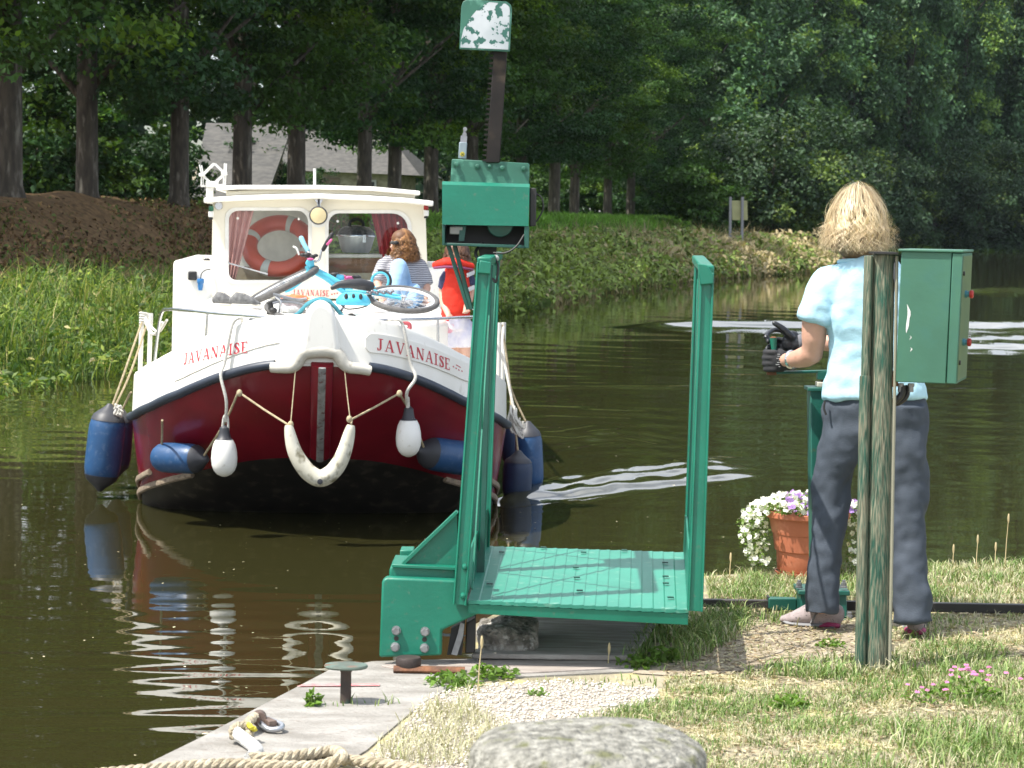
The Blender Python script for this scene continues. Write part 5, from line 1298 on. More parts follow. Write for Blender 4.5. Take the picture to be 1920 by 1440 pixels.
LET = {
 'I': (.46, [[(.14, 0), (.32, 0), (.32, 1), (.14, 1)], [(0, 0), (.46, 0), (.46, .07), (0, .07)], [(0, .93), (.46, .93), (.46, 1), (0, 1)]]),
 'N': (.92, [[(.1, 0), (.18, 0), (.18, 1), (.1, 1)], [(.74, 0), (.82, 0), (.82, 1), (.74, 1)], [(.06, 1), (.28, 1), (.84, 0), (.64, 0)], [(0, 0), (.3, 0), (.3, .06), (0, .06)], [(.62, .94), (.92, .94), (.92, 1), (.62, 1)]]),
 'A': (.92, [[(.08, 0), (.16, 0), (.5, 1), (.43, 1)], [(.40, 1), (.56, 1), (.88, 0), (.68, 0)], [(.22, .3), (.7, .3), (.7, .37), (.22, .37)], [(0, 0), (.26, 0), (.26, .06), (0, .06)], [(.6, 0), (.94, 0), (.94, .06), (.6, .06)]]),
 'V': (.92, [[(.06, 1), (.26, 1), (.54, 0), (.40, 0)], [(.78, 1), (.86, 1), (.52, 0), (.44, 0)], [(0, .94), (.34, .94), (.34, 1), (0, 1)], [(.68, .94), (.94, .94), (.94, 1), (.68, 1)]]),
 'E': (.72, [[(.1, 0), (.28, 0), (.28, 1), (.1, 1)], [(0, 0), (.68, 0), (.68, .08), (0, .08)], [(0, .92), (.66, .92), (.66, 1), (0, 1)], [(.28, .47), (.52, .47), (.52, .54), (.28, .54)], [(.60, 0), (.68, 0), (.70, .26), (.64, .26)], [(.58, 1), (.66, 1), (.66, .76), (.6, .76)]]),
 'J': (.56, [[(.24, .2), (.42, .2), (.42, 1), (.24, 1)], [(.1, .93), (.56, .93), (.56, 1), (.1, 1)], [(.24, .22), (.42, .22), (.34, .04), (.2, .0)], [(.24, .06), (.2, 0), (.04, .0), (.0, .14)], [(0, .12), (.1, .08), (.14, .2), (.02, .24)]]),
}
def _s():
    cen = [(.54, .80), (.44, .92), (.28, .95), (.14, .86), (.12, .72), (.24, .60), (.42, .48), (.54, .34), (.52, .16), (.38, .06), (.2, .06), (.08, .2)]
    wd = [.05, .05, .05, .07, .09, .10, .11, .10, .08, .05, .05, .05]; q = []
    for i in range(len(cen) - 1):
        a, c = Vector(cen[i]), Vector(cen[i + 1]); t = (c - a).normalized(); n = Vector((-t.y, t.x)); a = a - t * .02; c = c + t * .02
        q.append([tuple(a - n * wd[i]), tuple(c - n * wd[i + 1]), tuple(c + n * wd[i + 1]), tuple(a + n * wd[i])])
    q.append([(.5, .68), (.58, .68), (.58, 1), (.5, .95)]); q.append([(.04, .0), (.12, .05), (.12, .34), (.04, .34)]); return q
LET['S'] = (.62, _s())
def word_quads(text, gap=.16):
    out, x = [], 0
    for ch in text:
        w, qs = LET[ch]
        for k, q in enumerate(qs): out.append(([(x + a, b) for a, b in q], k))
        x += w + gap
    return out, x - gap

def boat():
    t = thing('canal_boat', 'white and dark red canal cruiser heading for the lock with its name on the bow', 'boat', bw((0, 0, 0)), rotz=-B_YAW)
    # ---- hull
    LV = [0, .12, .24, .36, .44, .50, .53, .58, .66, .75, .84, .93, 1.0]
    b = MB(BM); n = len(RINGP); zb = -.35
    for w_, s, th, aft in [(w_, *q) for w_ in LV for q in RINGP]:
        vb = .36 + .17 * max(0.0, math.cos(th)) ** .6; v = w_ / .53 * vb if w_ < .53 else vb + (w_ - .53) / .47 * (1 - vb)
        y0 = RK * (1 - v) ** 1.3; bm_ = HB * (.90 + .10 * v ** .6)
        if True:
            r = out_pt(s, th, aft); ye = HL + .25 * (1 - v); y = y0 + (ye - y0) * (min(r.y, HL) / HL) + (aft * (10.8 - ye) / 8.6 if aft else 0)
            b.v.append(Vector((r.x * bm_ / HB, y, zb + v * (r.z - zb))))
    ifl = LV.index(.53)
    for i in range(len(LV) - 1):
        for k in range(n - 1):
            b.f.append((i * n + k, i * n + k + 1, (i + 1) * n + k + 1, (i + 1) * n + k)); b.m.append(1 if i < ifl else 0)
    b.f.append(tuple((len(LV) - 1) * n + k for k in (0, n - 1)) + (n - 1, 0)); b.m.append(0)
    hull = b.build('hull', [RED, FOUL], t, angle=60)
    # ---- bulwark, a white moulded band above the rub rail
    b = MB(BM); H = .36
    for s, th, aft in RINGP:
        p = out_pt(s, th, aft); m = nrm_out(s, th, aft); h = H if aft == 0 else H - .06 * min(1, aft / 2)
        for q in (p - Vector((0, 0, .02)), p - m * .012 + Vector((0, 0, h - .02)), p - m * .022 + Vector((0, 0, h)), p - m * .075 + Vector((0, 0, h)), p - m * .085 + Vector((0, 0, h - .02)), p - m * .085 + Vector((0, 0, .03))): b.v.append(q)
    for k in range(n - 1): b.f += [(k * 6 + j, (k + 1) * 6 + j, (k + 1) * 6 + j + 1, k * 6 + j + 1) for j in range(5)]
    b.m = [0] * len(b.f); b.build('bulwark', WHITE, t, angle=50)
    b = MB(BM); cr = [out_pt(s, th, aft) - nrm_out(s, th, aft) * .06 + Vector((0, 0, .04)) for s, th, aft in RINGP]
    h = len(cr) // 2; b.add(cr, [(i, i + 1, len(cr) - 2 - i, len(cr) - 1 - i) for i in range(h - 1)]); b.build('side_deck', WHITE, t)
    # ---- rub rail
    for s in (-1, 1):
        P = [out_pt(s, PI / 2 * k / 40) + nrm_out(s, PI / 2 * k / 40, 0) * .01 for k in range(5, 41)] + [out_pt(s, 0, a) + Vector((s * .01, 0, 0)) for a in (.4, 1, 2, 3.5, 6)]
        b = MB(BM); b.loft(P, [(.035, .038)] * len(P), 10); b.build('rub_rail', NAVY, t)
    # chine strakes of worn timber
    WOOD = pmat('worn_timber', (.30, .24, .17), (.16, .12, .085), rough=.85, scale=6, bump=.4, bscale=40, stretch=(1, 6, 6))
    for s in (-1, 1):
        def hp(v, k, push=.015):
            th = PI / 2 * k; r = out_pt(s, th); y0 = RK * (1 - v) ** 1.3; bm_ = HB * (.90 + .10 * v ** .6); m = nrm_out(s, th, 0)
            return Vector((r.x * bm_ / HB, y0 + (HL + .25 * (1 - v) - y0) * r.y / HL, zb + v * (r.z - zb))) + m * push
        b = MB(BM); b.loft([hp(.36 + .17 * max(0.0, math.cos(PI / 2 * (.45 + .55 * k / 12))) ** .6 - .01, .45 + .55 * k / 12) for k in range(13)], [(.022, .03)] * 13, 8); b.build('strake', WOOD, t)
        b = MB(BM); b.loft([hp(.36 + .17 * max(0.0, math.cos(PI / 2 * (.7 + .3 * k / 8))) ** .6 + .09, .70 + .30 * k / 8) for k in range(9)], [(.018, .028)] * 9, 8); b.build('strake', WOOD, t)
        b = MB(BM); p = hp(.60, .40, .02); b.loft([p, p + Vector((.07 * s, .02, -.03)), p + Vector((.13 * s, .05, -.06))], [.022, .03, .02], 8); b.build('strake_end', pmat('strake_end', (.06, .065, .05), (.2, .18, .14), rough=.7, scale=20), t)
    # ---- stem: red nosing with a metal strip, white head, moulded pad round the foot of the head
    def stem(v): return Vector((0, RK * (1 - v) ** 1.3, zb + v * (1.33 - zb)))
    b = MB(BM); P = [stem(v) + Vector((0, -.02, 0)) for v in np.linspace(.55, 1.0, 12)]; b.loft(P, [(.085, .06)] * 12, 14, side=(1, 0, 0)); st = b.build('stem', RED, t)
    b = MB(BM); P = [P[i] + Vector((0, -(P[min(i + 1, 11)] - P[max(i - 1, 0)]).z, (P[min(i + 1, 11)] - P[max(i - 1, 0)]).y)).normalized() * .058 for i in range(12)]; b.loft(P, [(.028, .012)] * 12, 8, side=(1, 0, 0)); b.build('stem_strip', pmat('stem_strip', (.30, .30, .30), (.17, .17, .17), rough=.6, scale=14, col3=(.10, .03, .03), scale3=30), st)
    b = MB(BM); px = [(508, 690), (524, 690), (545, 689), (556, 682), (564, 668), (575, 660), (600, 657), (626, 660), (636, 668), (645, 682), (656, 689), (676, 692), (694, 696)]
    P = []
    for x, y in px:
        q = bp(x, y, -.04); th = math.asin(min(1, max(0, (abs(q.x) - .05) / 1.5))); P.append(Vector((q.x, HL * (1 - math.cos(th)) - .035, q.z)))
    P = smooth_path(P, 5); nn = len(P); b.loft(P, [(.038 + .018 * (1 - abs(2 * i / (nn - 1) - 1)), .042 + .012 * (1 - abs(2 * i / (nn - 1) - 1))) for i in range(nn)], 12); b.build('bow_pad', WEATH, t)
    pp = [(563, 664), (568, 640), (570, 610), (575, 588), (583, 575), (592, 569), (601, 567), (610, 569), (620, 576), (628, 592), (632, 615), (636, 645), (640, 664)]
    b = MB(BM); b.prism([bp(x, y, -.08) for x, y in pp], (0, .32, .02)); b.build('stem_head', WHITE, t, bevel=.035, bseg=4)
    # ---- trunk cabin on the foredeck
    PL = []
    for k in range(21):
        a = -PI / 2 + PI * k / 20; sx = math.sin(a); PL.append((1.12 * math.copysign(abs(sx) ** .8, sx), 2.75 - 1.45 * abs(math.cos(a)) ** .6))
    PL = [(-1.12, 5.6)] + PL + [(1.12, 5.6)]
    zt = 1.60; b = MB(BM); b.prism([Vector((x, y, .6)) for x, y in PL], (0, 0, zt - .6)); b.build('trunk_cabin', WHITE, t, bevel=.05, bseg=3, angle=30)
    for s in (-1, 1):
        x = .985 * s; y = 1.93; ang = math.radians(28) * s
        R = Matrix.Rotation(ang, 3, 'Z')
        c = Vector((x, y, 1.36)); c.y = 1.3 + .74
        f_ = MB(BM); f_.box(c, (.17, .05, .24), R); f_.box(c + R @ Vector((0, -.02, 0)), (.19, .03, .26), R); w = f_.build('window', TUBEW, t, bevel=.008)
        MB(BM).box(c + R @ Vector((0, -.037, 0)), (.12, .006, .19), R).build('pane', pmat('dark_pane', (.10, .085, .075), rough=.12), w)
    # ---- body beside the wheelhouse
    for s in (-1, 1):
        x0, x1 = (bp(328, 540, 5.5).x, bp(404, 540, 5.5).x) if s < 0 else (bp(797, 540, 5.5).x, bp(872, 540, 5.5).x)
        xa, xb = min(x0, x1), max(x0, x1)
        b = MB(BM); b.hexa([Vector((x, y, z)) for z in (.6, 1.955) for x, y in ((xa - .02, 5.48), (xb + .02, 5.48), (xb + .02, 9), (xa - .02, 9))]); bx = b.build('side_body', WHITE, t, bevel=.04, bseg=3)
        if s < 0:
            p = bp(361, 517, 5.46); MB(BM).box(p, (.085, .03, .085)).build('vent', RUBBER, bx, bevel=.012)
            p = bp(376, 530, 5.44)
            b = MB(BM); b.lathe([(.03, .04), (.034, .03), (.034, 0), (.026, -.01), (.026, -.04), (.022, -.055), (.02, -.075)], 14, p); pl = b.build('shore_plug', pmat('plug_blue', (.03, .18, .45), rough=.4), bx)
            b = MB(BM); b.tube(smooth_path([p + Vector((0, 0, .04)), p + Vector((.01, -.01, .09)), p + Vector((.05, 0, .125)), p + Vector((.09, .02, .13))]), .005, 6); b.build('cable', RUBBER, pl)
            p = bp(378, 490, 5.6); MB(BM).tube([p - Vector((0, 0, .03)), p + Vector((0, 0, .06))], .022, 10).build('deck_fill', TUBEW, bx)
            p = bp(388, 490, 5.7); MB(BM).lathe([(.03, -.02), (.03, .02), (.018, .03)], 12, p).build('deck_cap', RUBBER, bx)
    # ---- wheelhouse: front wall with two rounded openings
    YW = 5.5
    def rr(x0, y0, x1, y1, r=20, n=5, rs=None):
        out = []; rs = rs or (r, r, r, r)
        for (cx, cy, a0, q) in ((x0 + rs[0], y0 + rs[0], 180, rs[0]), (x1 - rs[1], y0 + rs[1], 270, rs[1]), (x1 - rs[2], y1 - rs[2], 0, rs[2]), (x0 + rs[3], y1 - rs[3], 90, rs[3])):
            for k in range(n + 1):
                a = math.radians(a0 + 90 * k / n); out.append((cx + q * math.cos(a), cy + q * math.sin(a)))
        return out
    win = [rr(428, 394, 579, 526, rs=(18, 22, 22, 14)), rr(615, 399, 766, 526, rs=(20, 30, 12, 12))]
    outer = [(399, 378), (500, 370), (600, 368), (700, 371), (797, 380), (803, 560), (396, 560)]
    cu = bpy.data.curves.new('front_wall', 'CURVE'); cu.dimensions = '2D'; cu.fill_mode = 'BOTH'; cu.extrude = .025
    for poly in [outer] + win:
        sp = cu.splines.new('POLY'); sp.points.add(len(poly) - 1); sp.use_cyclic_u = True
        for q, (x, y) in zip(sp.points, poly):
            v = bp(x, y, YW); q.co = (v.x, v.z, 0, 1)
    tmp = bpy.data.objects.new('tmp_wall', cu); COL.objects.link(tmp); dg = bpy.context.evaluated_depsgraph_get()
    me = bpy.data.meshes.new_from_object(tmp.evaluated_get(dg)); bpy.data.objects.remove(tmp)
    b = MB(BM); b.add([Vector((v.co.x, YW - v.co.z, v.co.y)) for v in me.vertices], [tuple(p.vertices) for p in me.polygons]); wh = b.build('wheelhouse', CREAM, t, smooth=False)
    for poly in win:
        m = len(poly); cx = sum(p[0] for p in poly) / m; cy = sum(p[1] for p in poly) / m
        b = MB(BM); vs = []
        for (k, yy) in ((1.0, YW - .028), (1.075, YW - .034), (1.075, YW - .02), (1.0, YW + .03), (.985, YW + .03), (.985, YW - .028)):
            vs += [bp(cx + (x - cx) * k, cy + (y - cy) * k, YW) * 1 for x, y in poly]
            for q in vs[-m:]: q.y = yy
        b.add(vs, [(j * m + i, j * m + (i + 1) % m, ((j + 1) % 6) * m + (i + 1) % m, ((j + 1) % 6) * m + i) for j in range(6) for i in range(m)]); fr = b.build('window_frame', TUBEW, t, angle=25)
        b = MB(BM); b.add([bp(x, y, YW) for x, y in poly], [tuple(range(m))]); b.build('pane', SMOKE, fr)
        for i in (2, m // 2 - 3):
            x, y = poly[i]; q = bp(cx + (x - cx) * .8, cy + (y - cy) * .87, YW - .01)
            MB(BM).ball(q, .013, 10, 6).build('stud', FWHITE, fr)
    xl, xr = bp(399, 450, YW).x, bp(799, 450, YW).x
    for s, x in ((-1, xl), (1, xr)):
        b = MB(BM); b.hexa([Vector((xx, y, z)) for z in (.9, 1.75) for xx, y in ((x - .02, YW + .03), (x + .02, YW + .03), (x + .02, 8.3), (x - .02, 8.3))])
        b.hexa([Vector((xx, y, z)) for z in (1.75, 2.5) for xx, y in ((x - .02, 8.2), (x + .02, 8.2), (x + .02, 8.3), (x - .02, 8.3))]); b.build('side_wall', CREAM, t)
    # roof, two shells
    def slab(pxs, y0, y1, th, name, mat):
        b = MB(BM); vs = []
        for x, y in pxs:
            q = bp(x, y, y0)
            for yy, dz in ((y0, 0), (y0, -th), (y1, -th), (y1, 0)): vs.append(Vector((q.x, yy, q.z + dz)))
        m = len(pxs); b.add(vs, [(i * 4 + k, (i + 1) * 4 + k, (i + 1) * 4 + (k + 1) % 4, i * 4 + (k + 1) % 4) for i in range(m - 1) for k in range(4)] + [(0, 1, 2, 3), tuple((m - 1) * 4 + k for k in (3, 2, 1, 0))])
        return b.build(name, mat, t, bevel=.012, bseg=2)
    rf = slab([(382, 371), (440, 367), (520, 364), (600, 363), (680, 366), (760, 371), (813, 377)], YW - .22, 8.7, .05, 'roof', WHITE)
    slab([(424, 358), (500, 355), (600, 354), (700, 357), (778, 363)], YW - .08, 8.2, .05, 'roof_liner', CREAM)
    slab([(405, 349), (450, 347), (600, 347), (700, 350), (788, 358)], YW - .16, 8.3, .042, 'sunroof', WHITE)
    # lamps and aerials
    c = bp(597, 404, YW - .2)
    b = MB(BM); b.lathe([(.085, .0), (.09, -.012), (.09, -.03), (.082, -.05), (.06, .1)][:4], 26, c, (0, 1, 0)); b.lathe([(.086, 0), (.08, .06), (.05, .11), (.02, .125)], 26, c, (0, 1, 0)); b.bar(c + Vector((0, .05, .08)), c + Vector((0, .05, .17)), .02, .02); lp = b.build('searchlight', COLLAR, t)
    MB(BM).lathe([(.076, -.052), (.074, -.056), (.04, -.064), (.001, -.066)], 26, c, (0, 1, 0)).build('lens', pmat('lamp_lens', (.62, .52, .30), (.55, .45, .25), rough=.25), lp)
    b = MB(BM); b.prism([bp(x, y, YW - .19) for x, y in [(583, 411), (586, 424), (597, 427), (608, 424), (611, 411), (606, 418), (597, 421), (588, 418)]], (0, .03, 0)); b.build('lamp_bracket', FWHITE, lp)
    MB(BM).prism([bp(x, y, YW - .16) for x, y in [(590, 374), (606, 374), (601, 382), (601, 390), (595, 390), (595, 382)]], (0, .02, 0)).build('lamp_hook', CHROME, lp)
    MB(BM).tube([bp(590, 350, YW), bp(590, 316, YW)], .014, 10).build('mast_stub', FWHITE, t)
    c = bp(410, 386, YW - .1); MB(BM).lathe([(.035, 0), (.042, .02), (.04, .05), (.02, .07)], 18, c, (0, 1, 0)).build('horn', CHROME, t)
    for px, py, col in ((396, 392, (.03, .15, .08)), (799, 390, (.35, .03, .03))):
        p = bp(px, py, YW - .1); nl = MB(BM).box(p - Vector((0, 0, .05)), (.05, .08, .055)).build('nav_light', FWHITE, t, bevel=.006)
        MB(BM).lathe([(.022, -.02), (.026, 0), (.022, .03)], 12, p).build('lens', pmat('nav_lens', col, rough=.2), nl)
        MB(BM).box(p - Vector((0, 0, .09)), (.035, .06, .02)).build('bracket', RUBBER, nl)
    # folding aerial of white rods
    ya = YW + .1; b = MB(BM)
    P = {k: bp(x, y, ya) for k, (x, y) in dict(a=(374, 309), b=(378, 328), c=(400, 306), d=(420, 325), e=(421, 306), f=(396, 346), g=(377, 349), h=(419, 346), i=(399, 345)).items()}
    for s, e in (('a', 'b'), ('b', 'c'), ('c', 'd'), ('d', 'e'), ('b', 'f'), ('d', 'i'), ('b', 'g'), ('d', 'h'), ('g', 'h')):
        b.bar(P[s], P[e], .013, .013)
        b.bar(P[s] + Vector((.012, .12, .0)), P[e] + Vector((.012, .12, .0)), .013, .013)
    ae = b.build('aerial', FWHITE, t)
    b = MB(BM)
    for k in 'bd': b.box(P[k] + Vector((0, .06, 0)), (.055, .17, .03))
    b.box((P['f'] + P['i']) / 2 + Vector((0, .05, -.0)), (.12, .15, .06)); b.box((P['f'] + P['i']) / 2 + Vector((-.02, .05, -.09)), (.07, .12, .12)); b.build('aerial_clamp', FWHITE, ae, bevel=.005)
    # interior: dashboard, bulkhead, counter
    BRN = pmat('wood_panel', (.16, .075, .03), (.11, .05, .02), rough=.5, scale=3, stretch=(1, 1, 8))
    def slabp(px0, py0, px1, py1, yb, dep, name, mat): return MB(BM).hexa([bp(x, y, yb) + Vector((0, d, 0)) for y in (py1, py0) for x, d in ((px0, 0), (px1, 0), (px1, dep), (px0, dep))]).build(name, mat, t)
    slabp(608, 484, 772, 512, YW + .16, .04, 'wood_panel', BRN)
    slabp(606, 477, 772, 483, YW + .12, .5, 'dashboard', pmat('dash_grey', (.42, .40, .36), rough=.5))
    slabp(606, 512, 772, 545, YW + .14, .3, 'dashboard', pmat('dash_cream', (.42, .36, .25), rough=.6))
    slabp(405, 500, 600, 545, YW + .5, .04, 'dashboard', pmat('dash_cream', (.42, .36, .25), rough=.6))
    slabp(430, 380, 596, 545, YW + 1.3, .03, 'bulkhead', pmat('bulkhead', (.72, .70, .64), (.6, .58, .53), rough=.5))
    # wiper
    b = MB(BM); b.bar(bp(428, 493, YW - .05), bp(502, 514, YW - .06), .014, .014); b.build('wiper', CHROME, t)
    # ---- lettering
    LRED = pmat('letter_red', (.55, .035, .06), (.50, .05, .07), rough=.5, scale=40)
    def letters(text, place, name, gap=.16, skip=None):
        qs, tot = word_quads(text, gap); b = MB(BM)
        for i, (q, k) in enumerate(qs):
            o = .0004 * (k + 1); P = []
            for j in range(4):   # split along the stroke so it follows the curved side
                P.append(q[j])
            b.add([place(x / tot, y, o) for x, y in P], [(0, 1, 2, 3)])
        return b.build(name, LRED, t, smooth=False)
    def along(x0, x1, dz0, dz1, hgt, off):
        # equal steps of arc along the bulwark
        xs = np.linspace(x0, x1, 60); pts = [on_bulwark(x, 0) for x in xs]; L = np.concatenate([[0], np.cumsum([(pts[i + 1] - pts[i]).to_2d().length if False else math.hypot(pts[i + 1].x - pts[i].x, pts[i + 1].y - pts[i].y) for i in range(59)])]) 
        def f(u, v, o):
            x = float(np.interp(u * L[-1], L, xs)); return on_bulwark(x, dz0 + (dz1 - dz0) * u + (v - .5) * hgt, off + o)
        return f
    pr = [on_bulwark(x, dz, .009) for x, dz in [(.33, .075)]]
    b = MB(BM); xs = np.linspace(.315, 1.17, 40); N = len(xs)
    lo_, hi_ = [], []
    for i, x in enumerate(xs):
        u = i / (N - 1); e = min(1, min(u, 1 - u) / .035); mid = .175 + .065 * u; hw = .035 + .035 * e
        lo_.append((x, mid - hw)); hi_.append((x, mid + hw))
    vs = [on_bulwark(x, d, .012) for x, d in lo_] + [on_bulwark(x, d, .012) for x, d in hi_] + [on_bulwark(x, d, -.004) for x, d in lo_] + [on_bulwark(x, d, -.004) for x, d in hi_]
    fs = [(i, i + 1, N + i + 1, N + i) for i in range(N - 1)] + [(i, i + 1, 2 * N + i + 1, 2 * N + i) for i in range(N - 1)] + [(N + i, N + i + 1, 3 * N + i + 1, 3 * N + i) for i in range(N - 1)] + [(0, N, 3 * N, 2 * N), (N - 1, 2 * N - 1, 4 * N - 1, 3 * N - 1)]
    b.add(vs, fs); plate = b.build('name_plate', WHITE, t, angle=30)
    letters('JAVANAISE', along(.40, .965, .175, .222, .088, .0135), 'name_letters')
    letters('JAVANAISE', along(-1.05, -.555, .255, .165, .085, .004), 'name_letters')
    # worn small marks after the name
    b = MB(BM); f = along(.99, 1.08, .224, .230, .05, .0135)
    for (u, v) in ((.0, .35), (.25, .3), (.5, .25), (.8, .3)): b.add([f(u, v, 0), f(u + .12, v, 0), f(u + .12, v + .2, 0), f(u, v + .2, 0)], [(0, 1, 2, 3)])
    b.add([f(.3, .85, 0), f(.75, .8, 0), f(.75, .95, 0), f(.3, 1, 0)], [(0, 1, 2, 3)]); b.build('name_marks', LRED, t, smooth=False)
    # thin moulding line under the name on the other side
    b = MB(BM); b.tube([on_bulwark(x, .115 + .07 * (x + 1.12) ** 2, .003) for x in np.linspace(-1.12, -.32, 24)], .0035, 6); b.build('moulding', WEATH, t)
    # small name under the windows
    y0 = YW - .03
    a, c = bp(549, 554, y0), bp(617, 556, y0)
    letters('JAVANAISE', lambda u, v, o: a.lerp(c, u) + Vector((0, -o, v * .06)), 'name_letters')
    b = MB(BM); 
    for k in range(3):
        q = bp(621 + 5 * k, 553 - k, y0 - .001); b.add([q, q + Vector((.014, 0, 0)), q + Vector((.014, 0, .012)), q + Vector((0, 0, .012))], [(0, 1, 2, 3)])
    b.build('name_marks', LRED, t, smooth=False)
    # ---- handrails
    for s in (-1, 1):
        P = [(1.40, 2.3, 1.07), (1.36, 2.28, 1.45), (1.33, 2.2, 1.58), (1.28, 2.05, 1.615), (1.12, 1.62, 1.63), (.85, 1.05, 1.635), (.5, .62, 1.635), (.24, .40, 1.62)]
        b = MB(BM); b.tube(smooth_path([(x * s, y, z) for x, y, z in P], 6), .0135, 8); hr = b.build('handrail', CHROME, t)
        b = MB(BM); b.tube([(.9 * s, 1.12, 1.63), (.92 * s, 1.12, 1.12)], .011, 8); b.build('stanchion', CHROME, hr)
        if s > 0:
            P = [(1.36, 2.4, 1.6), (1.40, 4.0, 1.60), (1.42, 5.4, 1.60)]; b = MB(BM); b.tube(P, .0135, 8); b.tube([(1.40, 4.0, 1.60), (1.43, 4.0, 1.0)], .011, 8); b.build('handrail', CHROME, t)
    # twin white mooring posts at the shoulders with a length of chain and rope
    for s in (-1, 1):
        yb = 3.0; pts = [bp(x, 690, yb).x for x in ((262, 277) if s < 0 else (936, 946))]
        for i, x in enumerate(pts):
            MB(BM).tube([(x, yb + .1 * i, .7), (x + .01 * -s, yb + .1 * i, bp(270, 588, yb).z)], .02, 12).build('mooring_post', TUBEW, t)
        if s < 0:
            a = bp(270, 592, yb)
            b = MB(BM)
            for (q, r2) in ((bp(300, 622, 2.6), .014),):
                b.tube(smooth_path([a, a.lerp(q, .35) + Vector((0, 0, -.08)), a.lerp(q, .75) + Vector((0, 0, -.05)), q + Vector((.02, 0, .08))]), r2, 8)
            b.tube(smooth_path([a, bp(283, 612, 2.8), bp(298, 622, 2.6), bp(313, 600, 2.3)]), .011, 8)
            for k in range(5): b.torus(a + Vector((0, 0, .02 - .022 * k)), (.1, .1, 1), .032, .012, 16, 6)
            b.build('lashing', ROPEL, t)
    # rolled hose and boat hook on the foredeck
    b = MB(BM); q0 = bp(692, 605, .9); b.tube(smooth_path([bp(x, y, .95) for x, y in ((690, 606), (700, 600), (730, 599), (758, 602), (767, 612), (760, 622))]), .012, 8); b.build('grab_hoop', TUBEW, t)
    b = MB(BM); b.tube(smooth_path([bp(x, y, .93) for x, y in ((752, 604), (766, 607), (768, 615), (762, 620))]), .017, 8); b.build('hoop_sleeve', pmat('hoop_red', (.45, .08, .1), rough=.6), t)
boat()

# ---------------------------------------------------------------- fenders
def capsule(b, a, c, r, seg=22, mi=0, taper=.42):
    a, c = Vector(a), Vector(c); t = (c - a); L = t.length; t.normalize()
    pr = [(0, .25), (.02, .45), (.06, .72), (.13, .9), (.22, .985), (.35, 1), (.65, 1), (.78, .985), (.87, .9), (.94, .72), (.98, .45), (1, .25)]
    b.loft([a + t * L * k for k, _ in pr], [r * q for _, q in pr], seg, mi=mi)
def fender(say, a, c, r, ropes, mat=BLUE, collar=(True, True), group='blue fenders', rope=ROPEB, rr=.009):
    a, c = bw(a), bw(c); o = (a + c) / 2
    t = thing('fender', say, 'fender', o, group); b = MB(); capsule(b, a, c, r); b.build('body', mat, t)
    ax = (c - a).normalized(); L = (c - a).length
    for k, (p, d) in enumerate(((a, ax), (c, -ax))):
        if collar[k]:
            b = MB(); b.loft([p - d * .05, p - d * .02, p + d * L * .03, p + d * L * .075, p + d * L * .14], [.02, .045, r * .62, r * .83, r * .945], 18); b.build('collar', COLLAR if mat in (BLUE, BLUE_D) else COLLAR, t)
    for P in ropes:
        b = MB(); b.tube(smooth_path([bw(p) for p in P], 6), rr, 7); b.build('rope', rope, t)
    return t
fender('big blue fender hanging free at the side nearest the reeds', bp(205, 768, 2.6), bp(188, 910, 2.6), .155, [[bp(208, 768, 2.6), bp(236, 690, 2.7), bp(266, 604, 2.9)], [bp(214, 766, 2.6), bp(244, 700, 2.7), bp(274, 612, 2.9)]], collar=(True, True))
fender('blue fender mostly hidden behind the big free hanging one', bp(226, 775, 3.3), bp(218, 885, 3.3), .12, [[bp(226, 775, 3.3), bp(240, 745, 3.2), bp(246, 735, 3.0)]], mat=BLUE_D)
# bunched rope knots over it
fender('blue fender slung lengthwise under the rub rail beside a white one', bp(289, 857, 1.02), bp(380, 861, .75), .118, [[bp(303, 838, .95), bp(304, 810, .8), bp(304, 788, .55)], [bp(380, 858, .75), bp(420, 795, .35), bp(447, 735, .12)]], collar=(False, True))
fender('blue fender slung lengthwise, half hidden behind the green rail post', bp(792, 846, .72), bp(886, 862, 1.05), .138, [[bp(795, 840, .7), bp(770, 775, .4), bp(748, 736, .12)]], collar=(True, False))
def egg(say, px, py0, py1, yb, hw, rp):
    a, c = bp(px, py0, yb), bp(px, py1, yb); r = hw / F * bd(yb)
    t = thing('fender', say, 'fender', bw((a + c) / 2), 'white egg shaped fenders')
    pr = [(0, .25), (.03, .42), (.1, .66), (.22, .85), (.38, .96), (.55, 1), (.72, .96), (.85, .8), (.94, .55), (.99, .22), (1, .05)]
    b = MB(BM); b.loft([a.lerp(c, k) for k, _ in pr], [r * q for _, q in pr], 26, side=(1, 0, 0)); b.build('body', FWHITE, t)
    b = MB(BM); b.loft([a + Vector((0, 0, .075)), a + Vector((0, 0, .055)), a + Vector((0, 0, .02)), a.lerp(c, .05), a.lerp(c, .1)], [.012, .035, .04, r * .5, r * .68], 16); b.build('collar', COLLAR, t)
    for P, rr_ in rp: b = MB(BM); b.tube(smooth_path(P, 6), rr_, 7); b.build('rope', ROPEL, t)
egg('white egg fender beside the lengthwise blue one, its line over the stencilled name', 420.5, 816, 894, .22, 24.5,
    [([bp(423, 790, .22), bp(424, 750, .14), on_bulwark(-.705, .0, .075), on_bulwark(-.70, .1, .04), on_bulwark(-.66, .36, .035), on_bulwark(-.64, .40, -.04), bp(455, 605, .75)], .012), ([bp(416, 812, .22), bp(419, 785, .21), bp(423, 778, .2)], .009), ([bp(428, 812, .22), bp(427, 785, .21), bp(424, 778, .2)], .009)])
